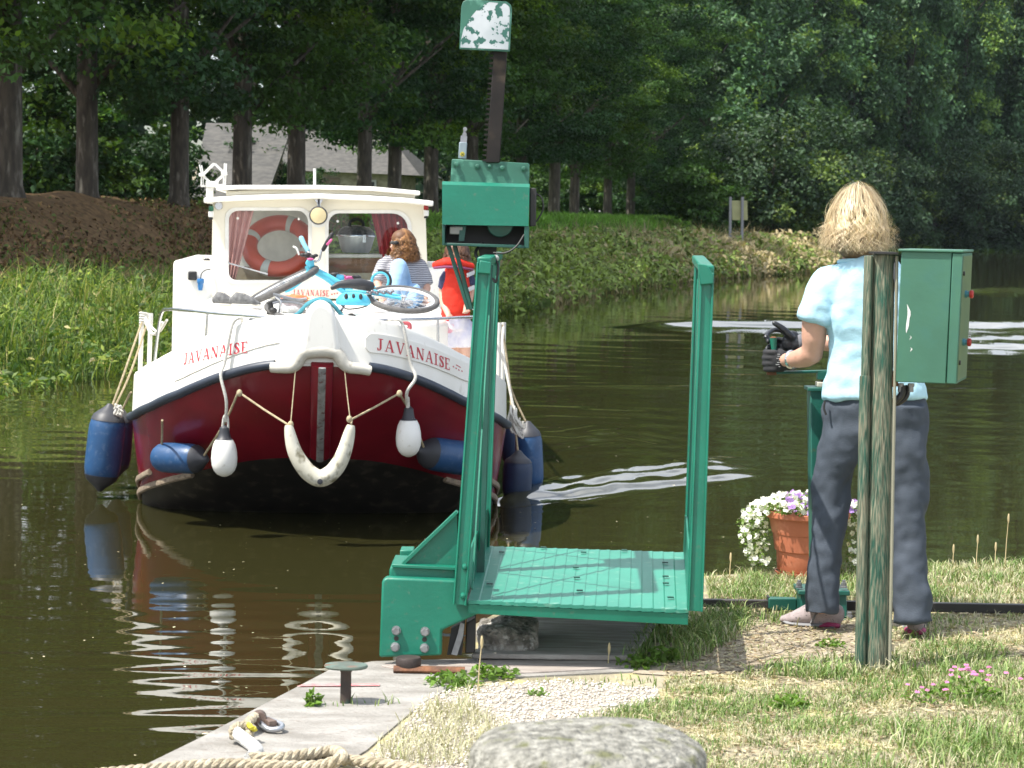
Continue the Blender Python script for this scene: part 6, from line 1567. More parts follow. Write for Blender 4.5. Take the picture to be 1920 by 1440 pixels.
egg('white egg fender below the name plate, close to the green rail post', 766, 780, 857, .22, 24,
    [([bp(764, 762, .22), bp(763, 735, .12), on_bulwark(.655, .0, .075), on_bulwark(.64, .1, .04), on_bulwark(.585, .36, .035), on_bulwark(.56, .40, -.04), bp(728, 600, .7)], .0125), ([bp(763, 778, .22), bp(765, 760, .2), bp(764, 745, .17)], .014)])
def bow_fender():
    yb = -.22
    t = thing('bow_fender', 'worn white U shaped tube fender slung under the stem', 'fender', bw(bp(600, 905, yb)))
    c = [(541, 797), (545, 820), (552, 845), (564, 868), (580, 887), (600, 897), (620, 888), (636, 868), (647, 842), (654, 816), (658, 797)]
    P = smooth_path([bp(x, y, yb) for x, y in c], 5); n = len(P); k = F / bd(yb)
    b = MB(BM); b.loft(P, [(7 + 9.5 * (math.sin(PI * i / (n - 1)) ** .65)) / k for i in range(n)], 18); b.build('body', pmat('old_white_tube', (.68, .65, .54), (.56, .53, .42), rough=.5, scale=9, col3=(.20, .18, .11), scale3=13, lo3=.52, hi3=.68), t)
    q = bp(600, 901, yb); MB(BM).lathe([(.02, 0), (.02, .02), (.008, .022)], 12, q + Vector((0, -.062, 0)), (0, -1, 0)).build('valve', COLLAR, t)
    for pts in ([(541, 797, yb), (495, 768, 0), (450, 737, .1)], [(658, 797, yb), (660, 786, -.1), (700, 765, 0), (748, 738, .1)], [(545, 795, yb), (549, 750, -.1), (554, 694, -.05)], [(657, 790, yb), (651, 740, -.1), (646, 692, -.05)]):
        b = MB(BM); b.tube([bp(*p) for p in pts], .008 if pts[1][1] > 755 and pts[1][1] != 750 else .004, 6); b.build('rope', ROPEB, t)
    for x, y in ((449, 737), (749, 738), (655, 786), (545, 796)):
        b = MB(BM); b.ball(bp(x, y, -.02 if x in (449, 749) else yb), (.022, .02, .028), 8, 6); b.build('knot', ROPEB, t)
bow_fender()
for px0, py0, px1, py1, yb, r, m, say in ((972, 880, 968, 938, 2.9, 28, BLUE_D, 'dark blue fender lowest at the stern quarter, touching the water'), (990, 800, 995, 922, 3.4, 26, BLUE, 'blue fender outermost behind the rope hank'), (958, 790, 962, 870, 4.2, 22, BLUE_D, 'dark fender hanging innermost behind the rope hank')):
    fender(say, bp(px0, py0 + (-25 if px0 == 972 else 0), yb), bp(px1, py1, yb), r / F * bd(yb), [[bp(px0, py0 - (25 if px0 == 972 else 0), yb), bp(956, 720, yb), bp(942, 610, 3.0)]], mat=m, group='blue fenders')
def hank():
    t = thing('rope_hank', 'tangled hank of pale rope hanging over the blue fenders', 'rope', bw(bp(970, 810, 2.8)))
    b = MB(BM); rg = random.Random(3)
    for i in range(16):
        x0 = 962 + rg.uniform(-5, 6); y0 = 768 + rg.uniform(-8, 4); x1 = x0 + rg.uniform(2, 16); y1 = y0 + rg.uniform(25, 50)
        b.tube(smooth_path([bp(x0, y0, 2.7), bp((x0 + x1) / 2 - 6, (y0 + y1) / 2, 2.68 + rg.uniform(-.04, .04)), bp(x1, y1, 2.7), bp(x1 + 3, y1 - 8, 2.7)]), .009, 6)
    b.tube(smooth_path([bp(963, 766, 2.7), bp(950, 700, 2.8), bp(942, 650, 2.9), bp(944, 612, 3.0)]), .012, 7); b.build('rope', ROPEL, t)
hank()
def knots():
    t = thing('rope_hank', 'small knot of pale rope tied over the big free hanging fender', 'rope', bw(bp(222, 765, 2.6)))
    b = MB(BM); rg = random.Random(5)
    for i in range(9):
        b.tube(smooth_path([bp(214 + rg.uniform(0, 14), 758 + rg.uniform(0, 12), 2.52), bp(220 + rg.uniform(-6, 10), 764 + rg.uniform(-6, 14), 2.5), bp(222 + rg.uniform(-4, 8), 776 + rg.uniform(0, 6), 2.52)]), .009, 6)
    b.build('rope', ROPEL, t)
knots()

# ---------------------------------------------------------------- things on board
def lifebuoy():
    yb = 5.85; c = bp(523, 461, yb); k = F / bd(yb)
    t = thing('lifebuoy', 'orange lifebuoy with grey bands leaning behind the windscreen', 'lifebuoy', bw(c))
    nrm = Vector((-.06, -.78, .62)); R = 55 / k
    b = MB(BM); b.torus(c, nrm, R, 15 / k, 48, 14); ring = b.build('ring', pmat('buoy_orange', (.46, .065, .03), (.38, .05, .025), rough=.4, scale=5), t)
    n = nrm.normalized(); x = n.orthogonal().normalized()
    for j in range(4):
        a = 2 * PI * (j / 4) + .3; b = MB(BM); b.torus(c, nrm, R, 15.6 / k, 4, 14, a0=a - .11, a1=a + .11); b.build('band', pmat('buoy_band', (.42, .43, .40), rough=.5), ring)
lifebuoy()
def curtains():
    yb = 5.62
    def cur(say, poly0, poly1, mat, folds):
        t = thing('curtain', say, 'curtain', bw(bp(*poly0[0], yb)), 'wheelhouse curtains'); N, Mv = 40, 10; vs = []
        for j in range(Mv + 1):
            v = j / Mv
            def at(poly):
                s = v * (len(poly) - 1); i = min(int(s), len(poly) - 2); f = s - i; return (poly[i][0] + (poly[i + 1][0] - poly[i][0]) * f, poly[i][1] + (poly[i + 1][1] - poly[i][1]) * f)
            a, c = at(poly0), at(poly1)
            for i in range(N + 1):
                u = i / N; vs.append(bp(a[0] + (c[0] - a[0]) * u, a[1] + (c[1] - a[1]) * u, yb + .022 * math.sin(2 * PI * folds * u + .6 * v)))
        b = MB(BM); b.add(vs, [(j * (N + 1) + i, j * (N + 1) + i + 1, (j + 1) * (N + 1) + i + 1, (j + 1) * (N + 1) + i) for j in range(Mv) for i in range(N)]); o = b.build('cloth', mat, t)
        s = o.modifiers.new('thick', 'SOLIDIFY'); s.thickness = .004
    cur('pale pink curtain drawn to the side behind the windscreen', [(424, 388), (424, 440), (424, 530)], [(478, 388), (462, 450), (440, 530)], pmat('curtain_pink', (.62, .34, .31), (.55, .28, .26), rough=.9), 4)
    cur('deep red curtain tied back behind the seated woman', [(696, 396), (706, 440), (714, 485)], [(768, 396), (768, 440), (768, 485)], pmat('curtain_red', (.26, .012, .02), (.20, .01, .016), rough=.9), 6)
curtains()
def barbecue():
    yb = 5.95; k = F / bd(yb); c = bp(667, 474, yb)
    t = thing('barbecue', 'portable kettle barbecue with black lid on the wheelhouse counter', 'barbecue', bw(c))
    s = 1 / k
    MB(BM).lathe([(24 * s, 0), (28 * s, 6 * s), (34 * s, 28 * s), (35 * s, 31 * s)], 30, c, sy=.8).build('bowl', pmat('bbq_grey', (.46, .47, .47), (.38, .39, .39), rough=.35, metal=.3), t)
    l = MB(BM).lathe([(36 * s, 31 * s), (36.5 * s, 33 * s), (33 * s, 40 * s), (26 * s, 47 * s), (12 * s, 51 * s), (.001, 52 * s)], 30, c, sy=.8).build('lid', pmat('bbq_black', (.03, .032, .036), rough=.2), t)
    b = MB(BM); b.tube(smooth_path([c + Vector((-13 * s, 0, 48 * s)), c + Vector((-11 * s, 0, 58 * s)), c + Vector((0, 0, 63 * s)), c + Vector((11 * s, 0, 58 * s)), c + Vector((13 * s, 0, 48 * s))]), 3 * s, 8); b.build('handle', RUBBER, l)
    MB(BM).box(c + Vector((15 * s, -28 * s, 27 * s)), (6 * s, 4 * s, 14 * s)).build('latch', CHROME, t)
    b = MB(BM); b.lathe([(37 * s, 30 * s), (37.5 * s, 31.5 * s), (37 * s, 33 * s)], 30, c, sy=.8); b.build('rim', CHROME, t)
barbecue()
def bicycle():
    AQ = pmat('bike_aqua', (.10, .50, .66), (.08, .43, .58), rough=.3, scale=6); TY = pmat('tyre', (.10, .098, .095), (.07, .068, .066), rough=.7, scale=30); PK = pmat('bike_pink', (.65, .10, .28), rough=.4)
    ZD = 1.60
    t = thing('bicycle', 'aqua blue bicycle lying on the foredeck, front wheel raised', 'bicycle', bw((0, 2.6, ZD)))
    def wheel(c, nrm, R, wt=.022):
        b = MB(BM); b.torus(c, nrm, R, wt, 44, 10); w = b.build('wheel', TY, t)
        b = MB(BM); b.torus(c, nrm, R - wt * 1.25, .013, 44, 8, flat=1.1); b.build('rim', pmat('rim_white', (.66, .68, .70), rough=.3, metal=.2), w)
        n = Vector(nrm).normalized(); x = n.orthogonal().normalized(); y = n.cross(x); b = MB(BM)
        for i in range(22):
            a = 2 * PI * i / 22; d = x * math.cos(a) + y * math.sin(a); b.bar(c + n * (.02 if i % 2 else -.02), c + d * (R - .03), .0035, .0035, n)
        b.lathe([(.018, -.03), (.024, -.03), (.024, -.02), (.014, -.016), (.014, .016), (.024, .02), (.024, .03), (.018, .03)], 14, c, nrm); b.build('spokes', CHROME, w); return w
    cr_ = bp(756, 561, 2.9); wheel(cr_, (.06, -.30, .95), 64 / F * bd(2.9), .024)
    cf = bp(531, 535, 3.0); wheel(cf, (-.47, -.055, .88), 68 / F * bd(3.0), .03)
    def tube(pts, r, name, mat=AQ, rd=3.0): b = MB(BM); b.tube(smooth_path([bp(*(p if len(p) == 3 else (*p, rd))) for p in pts], 4), r, 10); return b.build(name, mat, t)
    tube([(577, 497), (583, 507), (590, 516)], .032, 'head_tube')
    tube([(583, 502), (612, 517), (640, 533), (660, 541)], .026, 'top_tube')
    tube([(590, 510), (612, 522), (636, 541), (652, 551)], .024, 'down_tube')
    tube([(582, 503), (566, 525), (546, 541), (534, 546)], .018, 'fork')
    tube([(583, 506), (572, 520), (552, 532), (530, 537)], .014, 'fork', FWHITE)
    tube([(648, 545, 2.9), (690, 549, 2.85), (752, 560, 2.85)], .014, 'chain_stay'); tube([(660, 536, 2.95), (700, 545, 2.9), (754, 556, 2.95)], .012, 'seat_stay')
    tube([(650, 548), (662, 538), (672, 530)], .016, 'seat_tube')
    tube([(586, 490, 3.0), (582, 480, 3.0), (576, 470, 3.05), (570, 462, 3.1), (566, 452, 3.1)], .011, 'handlebar', CHROME); tube([(586, 490, 3.0), (598, 488), (603, 470), (612, 458), (620, 444)], .011, 'handlebar', CHROME)
    b = MB(BM); b.loft([bp(577, 470, 3.05), bp(570, 458, 3.08), bp(565, 447, 3.1)], [.02, .021, .023], 12, rnd=True); b.build('grip', pmat('grip_aqua', (.25, .55, .66), rough=.6), t)
    b = MB(BM); b.loft([bp(606, 468, 3.0), bp(614, 454, 3.0), bp(622, 440, 3.0)], [.018, .02, .02], 12, rnd=True); b.build('grip', RUBBER, t)
    b = MB(BM); b.loft([bp(614, 458, 2.97), bp(621, 450, 2.97)], [.011, .011], 10, rnd=True); b.build('grip_trim', PK, t)
    b = MB(BM)
    for x, y, r in ((576, 478, .03), (584, 482, .028), (568, 478, .022), (592, 479, .018)): b.ball(bp(x, y, 2.97), (r * 1.3, r, r * .8), 10, 7)
    b.build('brake_lever', RUBBER, t)
    tube([(561, 478), (556, 466), (549, 462)], .009, 'lever', FWHITE)
    b = MB(BM); b.prism([bp(x, y, 2.94) for x, y in [(572, 494), (576, 486), (588, 486), (590, 500), (578, 502)]], (0, .06, 0)); b.build('stem_block', AQ, t, bevel=.01)
    b = MB(BM); b.ball(bp(582, 486, 2.92), (.03, .02, .012), 10, 7); b.build('bell', PK, t)
    b = MB(BM); b.loft([bp(623, 540, 2.7), bp(635, 534, 2.72), bp(655, 532, 2.74), bp(676, 533, 2.76), bp(694, 537, 2.8)], [(.016, .02), (.035, .03), (.045, .038), (.06, .05), (.04, .045)], 16, side=(0, 1, .2), rnd=True); b.build('saddle', pmat('saddle', (.028, .03, .034), rough=.5), t)
    tube([(652, 552, 2.8), (646, 570, 2.7), (640, 582, 2.6)], .012, 'crank', CHROME); b = MB(BM); b.box(bp(637, 586, 2.6), (.05, .07, .03), Matrix.Rotation(.5, 3, 'Y')); b.build('pedal', RUBBER, t, bevel=.006)
    for i, (x, y) in enumerate(((640, 519), (655, 522), (668, 520), (628, 515))):
        b = MB(BM); b.ball(bp(x, y, 3.1), (.045, .035, .022), 10, 7); b.build('frame_pad', (PK, PK, RUBBER, RUBBER)[i], t)
    b = MB(BM); b.box(bp(638, 520, 3.05), (.07, .05, .05)); b.build('frame_box', AQ, t, bevel=.015)
    c = bp(713, 527, 3.3); b = MB(BM); b.torus(c, (-.2, -1, .1), 16 / F * bd(3.3), .012, 26, 8); b.build('mudguard', AQ, t)
    b = MB(BM); b.torus(c, (-.2, -1, .1), 20 / F * bd(3.3), .012, 26, 8, a0=.4, a1=4.2); b.build('mudguard_edge', RUBBER, t)
    b = MB(BM)
    for k in range(12): b.ball(bp(690 + k * 4.2, 548 + 2.2 * math.sin(k * 2.1), 2.72), (.018, .014, .012), 8, 5)
    b.build('chain_set', pmat('chain_grey', (.18, .18, .2), rough=.4, metal=.5), t)
    # second bicycle lying under it, seen in pieces
    t2 = thing('bicycle', 'grey and black bicycle lying under the aqua one at the deck edge', 'bicycle', bw((-.4, 1.9, ZD)))
    GRY = pmat('bike_grey', (.22, .23, .25), (.15, .16, .17), rough=.4, metal=.3)
    def tb2(pts, r, name, mat, rd=1.9):
        b = MB(BM); b.tube(smooth_path([bp(*p, rd) for p in pts], 4), r, 9); return b.build(name, mat, t2)
    tb2([(505, 566), (508, 576), (504, 590)], .022, 'fork', RUBBER); tb2([(516, 556), (526, 566), (524, 588)], .014, 'fork', CHROME)
    tb2([(450, 612), (470, 608), (492, 604), (520, 600)], .012, 'handlebar', RUBBER, 1.3); tb2([(470, 596), (478, 606), (486, 598), (500, 603), (516, 598)], .014, 'stem', GRY, 1.3)
    tb2([(512, 552), (530, 556), (556, 562), (575, 560)], .014, 'frame', GRY); tb2([(650, 596), (660, 590), (676, 604), (692, 612)], .013, 'frame', RUBBER, 1.4)
    b = MB(BM); b.torus(bp(545, 580, 2.0), (.1, -.3, .95), .2, .02, 36, 9); w = b.build('wheel', TY, t2); b = MB(BM); b.torus(bp(545, 580, 2.0), (.1, -.3, .95), .175, .011, 36, 8); b.build('rim', GRY, w)
    for i, (x, y) in enumerate(((474, 600), (498, 601), (518, 596), (512, 582))):
        b = MB(BM); b.ball(bp(x, y, 1.32 if i < 3 else 1.85), (.035, .03, .025), 10, 7); b.build('pedal', RUBBER if i % 2 else GRY, t2)
bicycle()
def deck_gear():
    t = thing('helmet', 'aqua blue cycle helmet on the foredeck beside the bicycle saddle', 'helmet', bw(bp(660, 575, 2.3)))
    c = bp(662, 572, 2.3); b = MB(BM); pr = [(.11, 0), (.118, .02), (.112, .05), (.09, .085), (.055, .105), (.001, .112)]; b.lathe(pr, 24, c, sx=1.25); h = b.build('shell', pmat('helmet_aqua', (.07, .42, .58), rough=.3), t)
    for k in (-1, 0, 1):
        b = MB(BM); b.ball(c + Vector((.06 * k, -.075, .07)), (.018, .035, .03), 8, 6); b.build('vent', RUBBER, h)
    b = MB(BM); b.tube(smooth_path([c + Vector((-.1, -.05, 0)), c + Vector((-.05, -.1, -.03)), c + Vector((.05, -.1, -.02)), c + Vector((.12, -.05, 0))]), .006, 6); b.build('strap', RUBBER, t)
    TEAL = pmat('teal_rope', (.05, .26, .32), (.03, .18, .23), rough=.7, scale=30)
    t = thing('rope_coil', 'teal rope coil draped over the white stem head', 'rope', bw(bp(600, 568, .1))); b = MB(BM); rg = random.Random(9)
    for i in range(7):
        o = i * 2.2; P = [bp(548 - o * .6, 598 + rg.uniform(-3, 3), .12), bp(562 + rg.uniform(-3, 3), 586, .1 + .02 * i), bp(577, 571 - .5 * i, .1 + .03 * i), bp(598, 563 - .6 * i, .12 + .03 * i), bp(618, 567 - .6 * i, .12 + .03 * i), bp(632, 580 + rg.uniform(-2, 3), .1 + .02 * i), bp(640 + o * .5, 594 + rg.uniform(-3, 4), .12)]
        b.tube(smooth_path(P, 5), .011, 7)
    b.build('rope', TEAL, t)
    SH = pmat('shoe_grey', (.20, .20, .20), (.10, .10, .10), rough=.8, scale=30); SL = pmat('shoe_sole', (.55, .52, .46), rough=.7)
    for k, (x0, x1, y0, yb, say) in enumerate(((404, 440, 571, 2.2, 'grey trainer lying on its side on the foredeck'), (436, 486, 572, 2.0, 'grey laced trainer standing toe towards the bicycle'))):
        a, c = bp(x0, y0, yb), bp(x1, y0 + 2, yb); t = thing('shoe', say, 'shoe', bw(a), 'trainers on the foredeck'); L = c - a; up = Vector((0, 0, 1))
        b = MB(BM); b.loft([a + up * .035, a + L * .15 + up * .055, a + L * .4 + up * .052, a + L * .62 + up * .04, a + L * .85 + up * .027, c + up * .02], [(.03, .035), (.04, .055), (.042, .052), (.045, .04), (.042, .026), (.02, .014)], 14, side=(0, 1, 0), rnd=True); s = b.build('upper', SH, t)
        b = MB(BM); b.loft([a + up * .004, a + L * .3 + up * .004, a + L * .7 + up * .006, c + up * .01], [(.036, .012), (.043, .014), (.047, .014), (.03, .01)], 12, side=(0, 1, 0), rnd=True); b.build('sole', SL, t)
        b = MB(BM)
        for j in range(4): q = a + L * (.42 + .08 * j) + up * (.105 - .018 * j); b.bar(q + Vector((0, -.03, -.01)), q + Vector((0, .03, -.01)), .006, .006)
        b.build('laces', SL, t)
    # towels and bags heaped behind the stem head
    for x, y, r, col, nm, say in ((553, 560, (.12, .1, .035), (.75, .18, .07), 'towel', 'folded orange towel on the foredeck'), (590, 566, (.11, .12, .045), (.62, .42, .28), 'towel', 'sand coloured towel behind the teal rope'), (545, 582, (.13, .12, .075), (.66, .68, .68), 'bag', 'pale plastic bag under the handlebar fork')):
        c = bp(x, y, 2.4); b = MB(BM); b.ball((0, 0, 0), 1, 22, 14); b.v = [Vector((p.x * r[0], p.y * r[1], p.z * r[2])) * (1 + .3 * noise.fractal(p * 2 + Vector((x, 0, 0)), .8, 2, 3)) + c for p in b.v]
        o = b.build(nm, pmat(nm + '_cloth', col, rough=.9, scale=20, bump=.4, bscale=20)); tag(o, say, nm)
deck_gear()
# ================================================================ PEOPLE
def organic(b, name, mat, parent, voxel=.01, it=6, disp=None, fac=.5, mid=.36):
    o = b.build(name, mat, parent)
    m = o.modifiers.new('join', 'REMESH'); m.mode = 'VOXEL'; m.voxel_size = voxel; m.use_smooth_shade = True
    s = o.modifiers.new('soft', 'SMOOTH'); s.iterations = it; s.factor = fac
    for k, (size, strength) in enumerate(disp or []):
        tx = bpy.data.textures.new(name + '_folds', 'CLOUDS'); tx.noise_scale = size; tx.noise_depth = 2
        d = o.modifiers.new('folds', 'DISPLACE'); d.texture = tx; d.strength = strength; d.mid_level = mid; d.texture_coords = 'LOCAL'
    return o

def hairmat(name):
    m = leafmat(name, (1, 1, 1), .12, .38, .6); return m
HAIR = hairmat('hair')
def hair(parent, C, R, length, n, face, c0, c1, wave, width, flare, seg=14, seed=1, curl=6.0, top=1.08, gap=.75, over=None, sc=(1, 1)):
    """strands combed from the crown over the skull and falling free; mesh ribbons in world space"""
    rg = np.random.default_rng(seed); C = np.array(C)
    fa = math.atan2(face[1], face[0])
    phi = rg.uniform(0, 2 * PI, n * 2); dlt = np.abs((phi - fa + PI) % (2 * PI) - PI); phi = phi[dlt > gap][:n]; n = len(phi)
    cl = np.floor(phi / (2 * PI) * 46).astype(int); lay = rg.integers(0, 3, n)
    ph = np.array([rg.uniform(0, 2 * PI) for _ in range(46 * 3)])[cl + 46 * lay] + rg.normal(0, .35, n)
    a0 = rg.uniform(.02, .75, n) ** 1.0; R0 = R * (1 + .10 * rg.random(n) + .03 * lay); Ln = length * rg.uniform(.72, 1.08, n)
    s = np.linspace(0, 1, seg)[None, :]
    al = a0[:, None] + (1.62 - a0[:, None]) * np.clip(s / .5, 0, 1)
    dr = np.clip((s - .5) / .5, 0, 1)
    wv = wave * np.sin(ph[:, None] + curl * (s * 1.6 + .2) + .4 * lay[:, None]) * np.clip(s * 2 - .3, 0, 1)
    rad = R0[:, None] * np.sin(al) * (1 + flare * dr ** 1.2 - .28 * dr ** 3 * rg.random((n, 1))) + wv
    az = phi[:, None] + (wave / R) * .8 * np.cos(ph[:, None] * 1.7 + curl * 1.3 * s) * np.clip(s * 2 - .3, 0, 1)
    P = np.stack([C[0] + rad * np.cos(az) * sc[0], C[1] + rad * np.sin(az) * sc[1], C[2] + R0[:, None] * top * np.cos(al) - Ln[:, None] * dr], -1)
    side = np.stack([-np.sin(az), np.cos(az), .15 * np.sin(ph[:, None] + 0 * s)], -1)
    w = (width * rg.uniform(.6, 1.4, n)[:, None] * (1 - .75 * s ** 2.5))[..., None]
    V = np.stack([P - side * w / 2, P + side * w / 2], 2).reshape(n, seg * 2, 3)
    i = np.arange(n)[:, None, None] * seg * 2 + np.arange(seg - 1)[None, :, None] * 2
    Fc = (i + np.array([0, 1, 3, 2])[None, None, :]).reshape(-1, 4)
    k = np.clip(rg.normal(.5, .3, n) + .25 * np.sin(ph), 0, 1)[:, None, None]
    T = (np.array(c0) * (1 - k) + np.array(c1) * k) * (.62 + .38 * np.clip(s * 2.2, 0, 1))[..., None]
    T = np.repeat(T, 2, axis=1).reshape(-1, 3)
    r = parent
    while r.parent is not None: r = r.parent
    inv = np.array(FRAME[r].inverted()); Vf = V.reshape(-1, 3) @ inv[:3, :3].T + inv[:3, 3]
    return link('hair', arr_mesh('hair', Vf, Fc, HAIR, T, smooth=True), parent)

SKIN = pmat('skin', (.60, .345, .255), (.52, .28, .20), rough=.5, scale=14, spec=.4, bump=.05, bscale=90)
SKIN2 = pmat('skin_tanned', (.58, .35, .26), (.50, .28, .2), rough=.5, scale=10)

def cloth(name, col, col2, rough=.85, scale=6, b1=.5, s1=14, st=(1, 1, 1.6)):
    m = pmat(name, col, col2, rough=rough, scale=scale, bump=b1, bscale=s1, stretch=st, spec=.2)
    # creases: distorted diagonal bands that come and go
    t = m.node_tree; p = t.nodes['Principled BSDF']; tc = t.nodes.new('ShaderNodeTexCoord')
    mp = t.nodes.new('ShaderNodeMapping'); mp.inputs['Rotation'].default_value = (0, .65, .3)
    mp.inputs['Scale'].default_value = (.9, .9, 1.7); w = t.nodes.new('ShaderNodeTexNoise'); w.noise_type = 'RIDGED_MULTIFRACTAL'; w.inputs['Scale'].default_value = 4.2; w.inputs['Detail'].default_value = 2.0; w.inputs['Distortion'].default_value = .8
    n = t.nodes.new('ShaderNodeTexNoise'); n.inputs['Scale'].default_value = 5; k = t.nodes.new('ShaderNodeMath'); k.operation = 'MULTIPLY'
    b2 = t.nodes.new('ShaderNodeBump'); b2.inputs['Strength'].default_value = .6; b2.inputs['Distance'].default_value = .02
    t.links.new(tc.outputs['Object'], mp.inputs[0]); t.links.new(mp.outputs[0], w.inputs[0]); t.links.new(tc.outputs['Object'], n.inputs['Vector'])
    t.links.new(w.outputs['Fac'], k.inputs[0]); t.links.new(n.outputs['Fac'], k.inputs[1]); t.links.new(k.outputs[0], b2.inputs['Height'])
    old = p.inputs['Normal'].links[0].from_node if p.inputs['Normal'].is_linked else None
    if old: t.links.new(b2.outputs[0], old.inputs['Normal'])
    else: t.links.new(b2.outputs[0], p.inputs['Normal'])
    return m

def crank_woman():
    d = 8.45; u = d / F
    root = thing('person', 'blond woman in pale blue t-shirt and grey trousers turning the crank', 'person', G(1625, 1180, Q))
    L = lambda x, y, dd=0.0: W(x, y, d + dd)
    # ---- body: one continuous surface (legs run down inside the trousers)
    b = MB()
    b.loft([L(1640, 770), L(1640, 700), L(1636, 600), L(1625, 540), L(1610, 510)], [(72 * u, .09), (66 * u, .08), (68 * u, .085), (64 * u, .08), (40 * u, .06)], 18, side=(1, 0, 0), rnd=True)
    b.loft([L(1607, 520), L(1605, 480, .01), L(1604, 440, .03)], [.058, .052, .052], 14)
    b.ball(L(1605, 424, .01), (.074, .093, .108), 18, 12, Matrix.Rotation(.35, 3, 'Z'))
    b.ball(L(1594, 432, .10), (.014, .02, .018), 8, 6); b.ball(L(1570, 428, .03), (.012, .02, .03), 8, 6); b.ball(L(1640, 428, .0), (.012, .02, .03), 8, 6)
    b.ball(L(1598, 452, .075), (.035, .04, .03), 10, 6)
    b.loft([L(1562, 534), L(1540, 562, .0), L(1527, 605, .0), L(1526, 635, .01), L(1524, 660, .03)], [.040, .044, .049, .047, .040], 16)
    b.loft([L(1527, 648, .02), L(1524, 662, .03), L(1510, 669, .07), L(1494, 673, .13), L(1480, 674, .19), L(1470, 676, .22)], [.038, .043, .042, .035, .029, .027], 16)
    b.loft([L(1685, 532), L(1680, 580, .1), L(1665, 640, .22)], [.055, .048, .042], 14)
    b.loft([L(1665, 640, .22), L(1600, 645, .32), L(1540, 643, .36), L(1508, 642, .36)], [.042, .040, .031, .027], 14)
    for P in ([(1592, 770), (1570, 850), (1553, 945), (1546, 1050), (1543, 1150)], [(1690, 770), (1700, 850), (1705, 950), (1710, 1060), (1714, 1165)]):
        b.loft([L(x, y) for x, y in P], [.075, .066, .05, .045, .036], 12)
    organic(b, 'body', SKIN, root, .009, 5)
    # ---- t-shirt
    b = MB()
    b.loft([L(1640, 748), L(1640, 735), L(1640, 690), L(1638, 640), L(1634, 590), L(1626, 545), L(1616, 516), L(1608, 498), L(1606, 488)],
           [(97 * u, .135), (95 * u, .132), (87 * u, .120), (84 * u, .115), (84 * u, .118), (84 * u, .115), (70 * u, .10), (48 * u, .08), (36 * u, .066)], 28, side=(1, 0, 0))
    b.loft([L(1585, 518), L(1560, 530), L(1543, 556), L(1533, 585), L(1527, 603)], [.055, .066, .068, .066, .066], 20)
    b.loft([L(1650, 520), L(1680, 535, .02), L(1690, 560, .05), L(1688, 600, .12)], [.055, .066, .066, .066], 20)
    SH = cloth('tshirt_blue', (.42, .66, .77), (.39, .62, .74), .85, 5, .1, 120, (1, 1, 1.2))
    organic(b, 'tshirt', SH, root, .008, 5, [(.13, .036), (.055, .008)])
    b = MB(); b.torus(L(1606, 491, .0), (0, .1, 1), .066, .008, 28, 8); b.build('collar', SH, root)
    # a few drawn folds from armpit to waist
    # ---- trousers
    b = MB()
    b.loft([L(1640, 738), L(1640, 770), L(1640, 810), L(1640, 835)], [(93 * u, .122), (97 * u, .132), (99 * u, .132), (80 * u, .11)], 26, side=(1, 0, 0))
    b.loft([L(1594, 765), L(1584, 815, .0), L(1571, 860, .01), L(1562, 905, .015), L(1555, 945, .01), L(1550, 1000, .0), L(1545, 1060, -.01), L(1542, 1110, -.015), L(1542, 1149, -.015)],
           [(50 * u, .115), (47 * u, .11), (42 * u, .098), (40 * u, .09), (36 * u, .078), (34.5 * u, .076), (33 * u, .076), (32 * u, .077), (33 * u, .08)], 22, side=(1, 0, 0))
    b.loft([L(1688, 765, -.02), L(1694, 820, -.03), L(1697, 870, -.04), L(1701, 940, -.05), L(1704, 1000, -.07), L(1708, 1060, -.09), L(1711, 1110, -.11), L(1713, 1166, -.12)],
           [(47 * u, .115), (48 * u, .11), (45 * u, .1), (38 * u, .082), (35.5 * u, .08), (35.5 * u, .08), (35 * u, .082), (36 * u, .085)], 22, side=(1, 0, 0))
    TR = cloth('trouser_grey', (.062, .075, .096), (.053, .065, .083), .8, 6, .12, 160, (1, 1, 1.5))
    organic(b, 'trousers', TR, root, .0085, 4, [(.14, .05)], mid=.56)
    b = MB(); p = W(1550, 772, d - .118); b.tube(smooth_path([W(1547, 752, d - .07), W(1545, 765, d - .075), W(1549, 778, d - .08)]), .004, 6); b.build('belt_loop', RUBBER, root)
    # ---- shoes
    SOLE = pmat('shoe_sole_grey', (.24, .24, .25), rough=.7); PINKS = pmat('shoe_magenta', (.32, .035, .11), rough=.6); UP = pmat('shoe_upper', (.36, .30, .30), (.28, .23, .23), rough=.8, scale=60, col3=(.12, .11, .11), scale3=120, lo3=.6, hi3=.66)
    def shoe(heel, toe, k=1.0):
        a, c = heel, toe; V = c - a; up = Vector((0, 0, 1)); sd = V.cross(up).normalized()
        b = MB(); b.loft([a + up * .05, a + V * .15 + up * .058, a + V * .38 + up * .052, a + V * .6 + up * .04, a + V * .82 + up * .028, c + up * .022], [(.033, .045), (.037, .055), (.039, .05), (.044, .037), (.042, .024), (.022, .014)], 16, side=sd, rnd=True); o = b.build('shoe', UP, root)
        b = MB(); b.loft([a + up * .011, a + V * .3 + up * .011, a + V * .65 + up * .011, a + V * .9 + up * .013, c + up * .017], [(.037, .013), (.041, .013), (.048, .013), (.04, .013), (.02, .010)], 14, side=sd, rnd=True); b.build('sole', SOLE, o)
        b = MB(); b.loft([a - V * .03 + up * .014, a + V * .12 + up * .016, a + V * .27 + up * .010], [(.036, .014), (.0425, .015), (.043, .008)], 14, side=sd, rnd=True); b.build('heel_cup', PINKS, o)
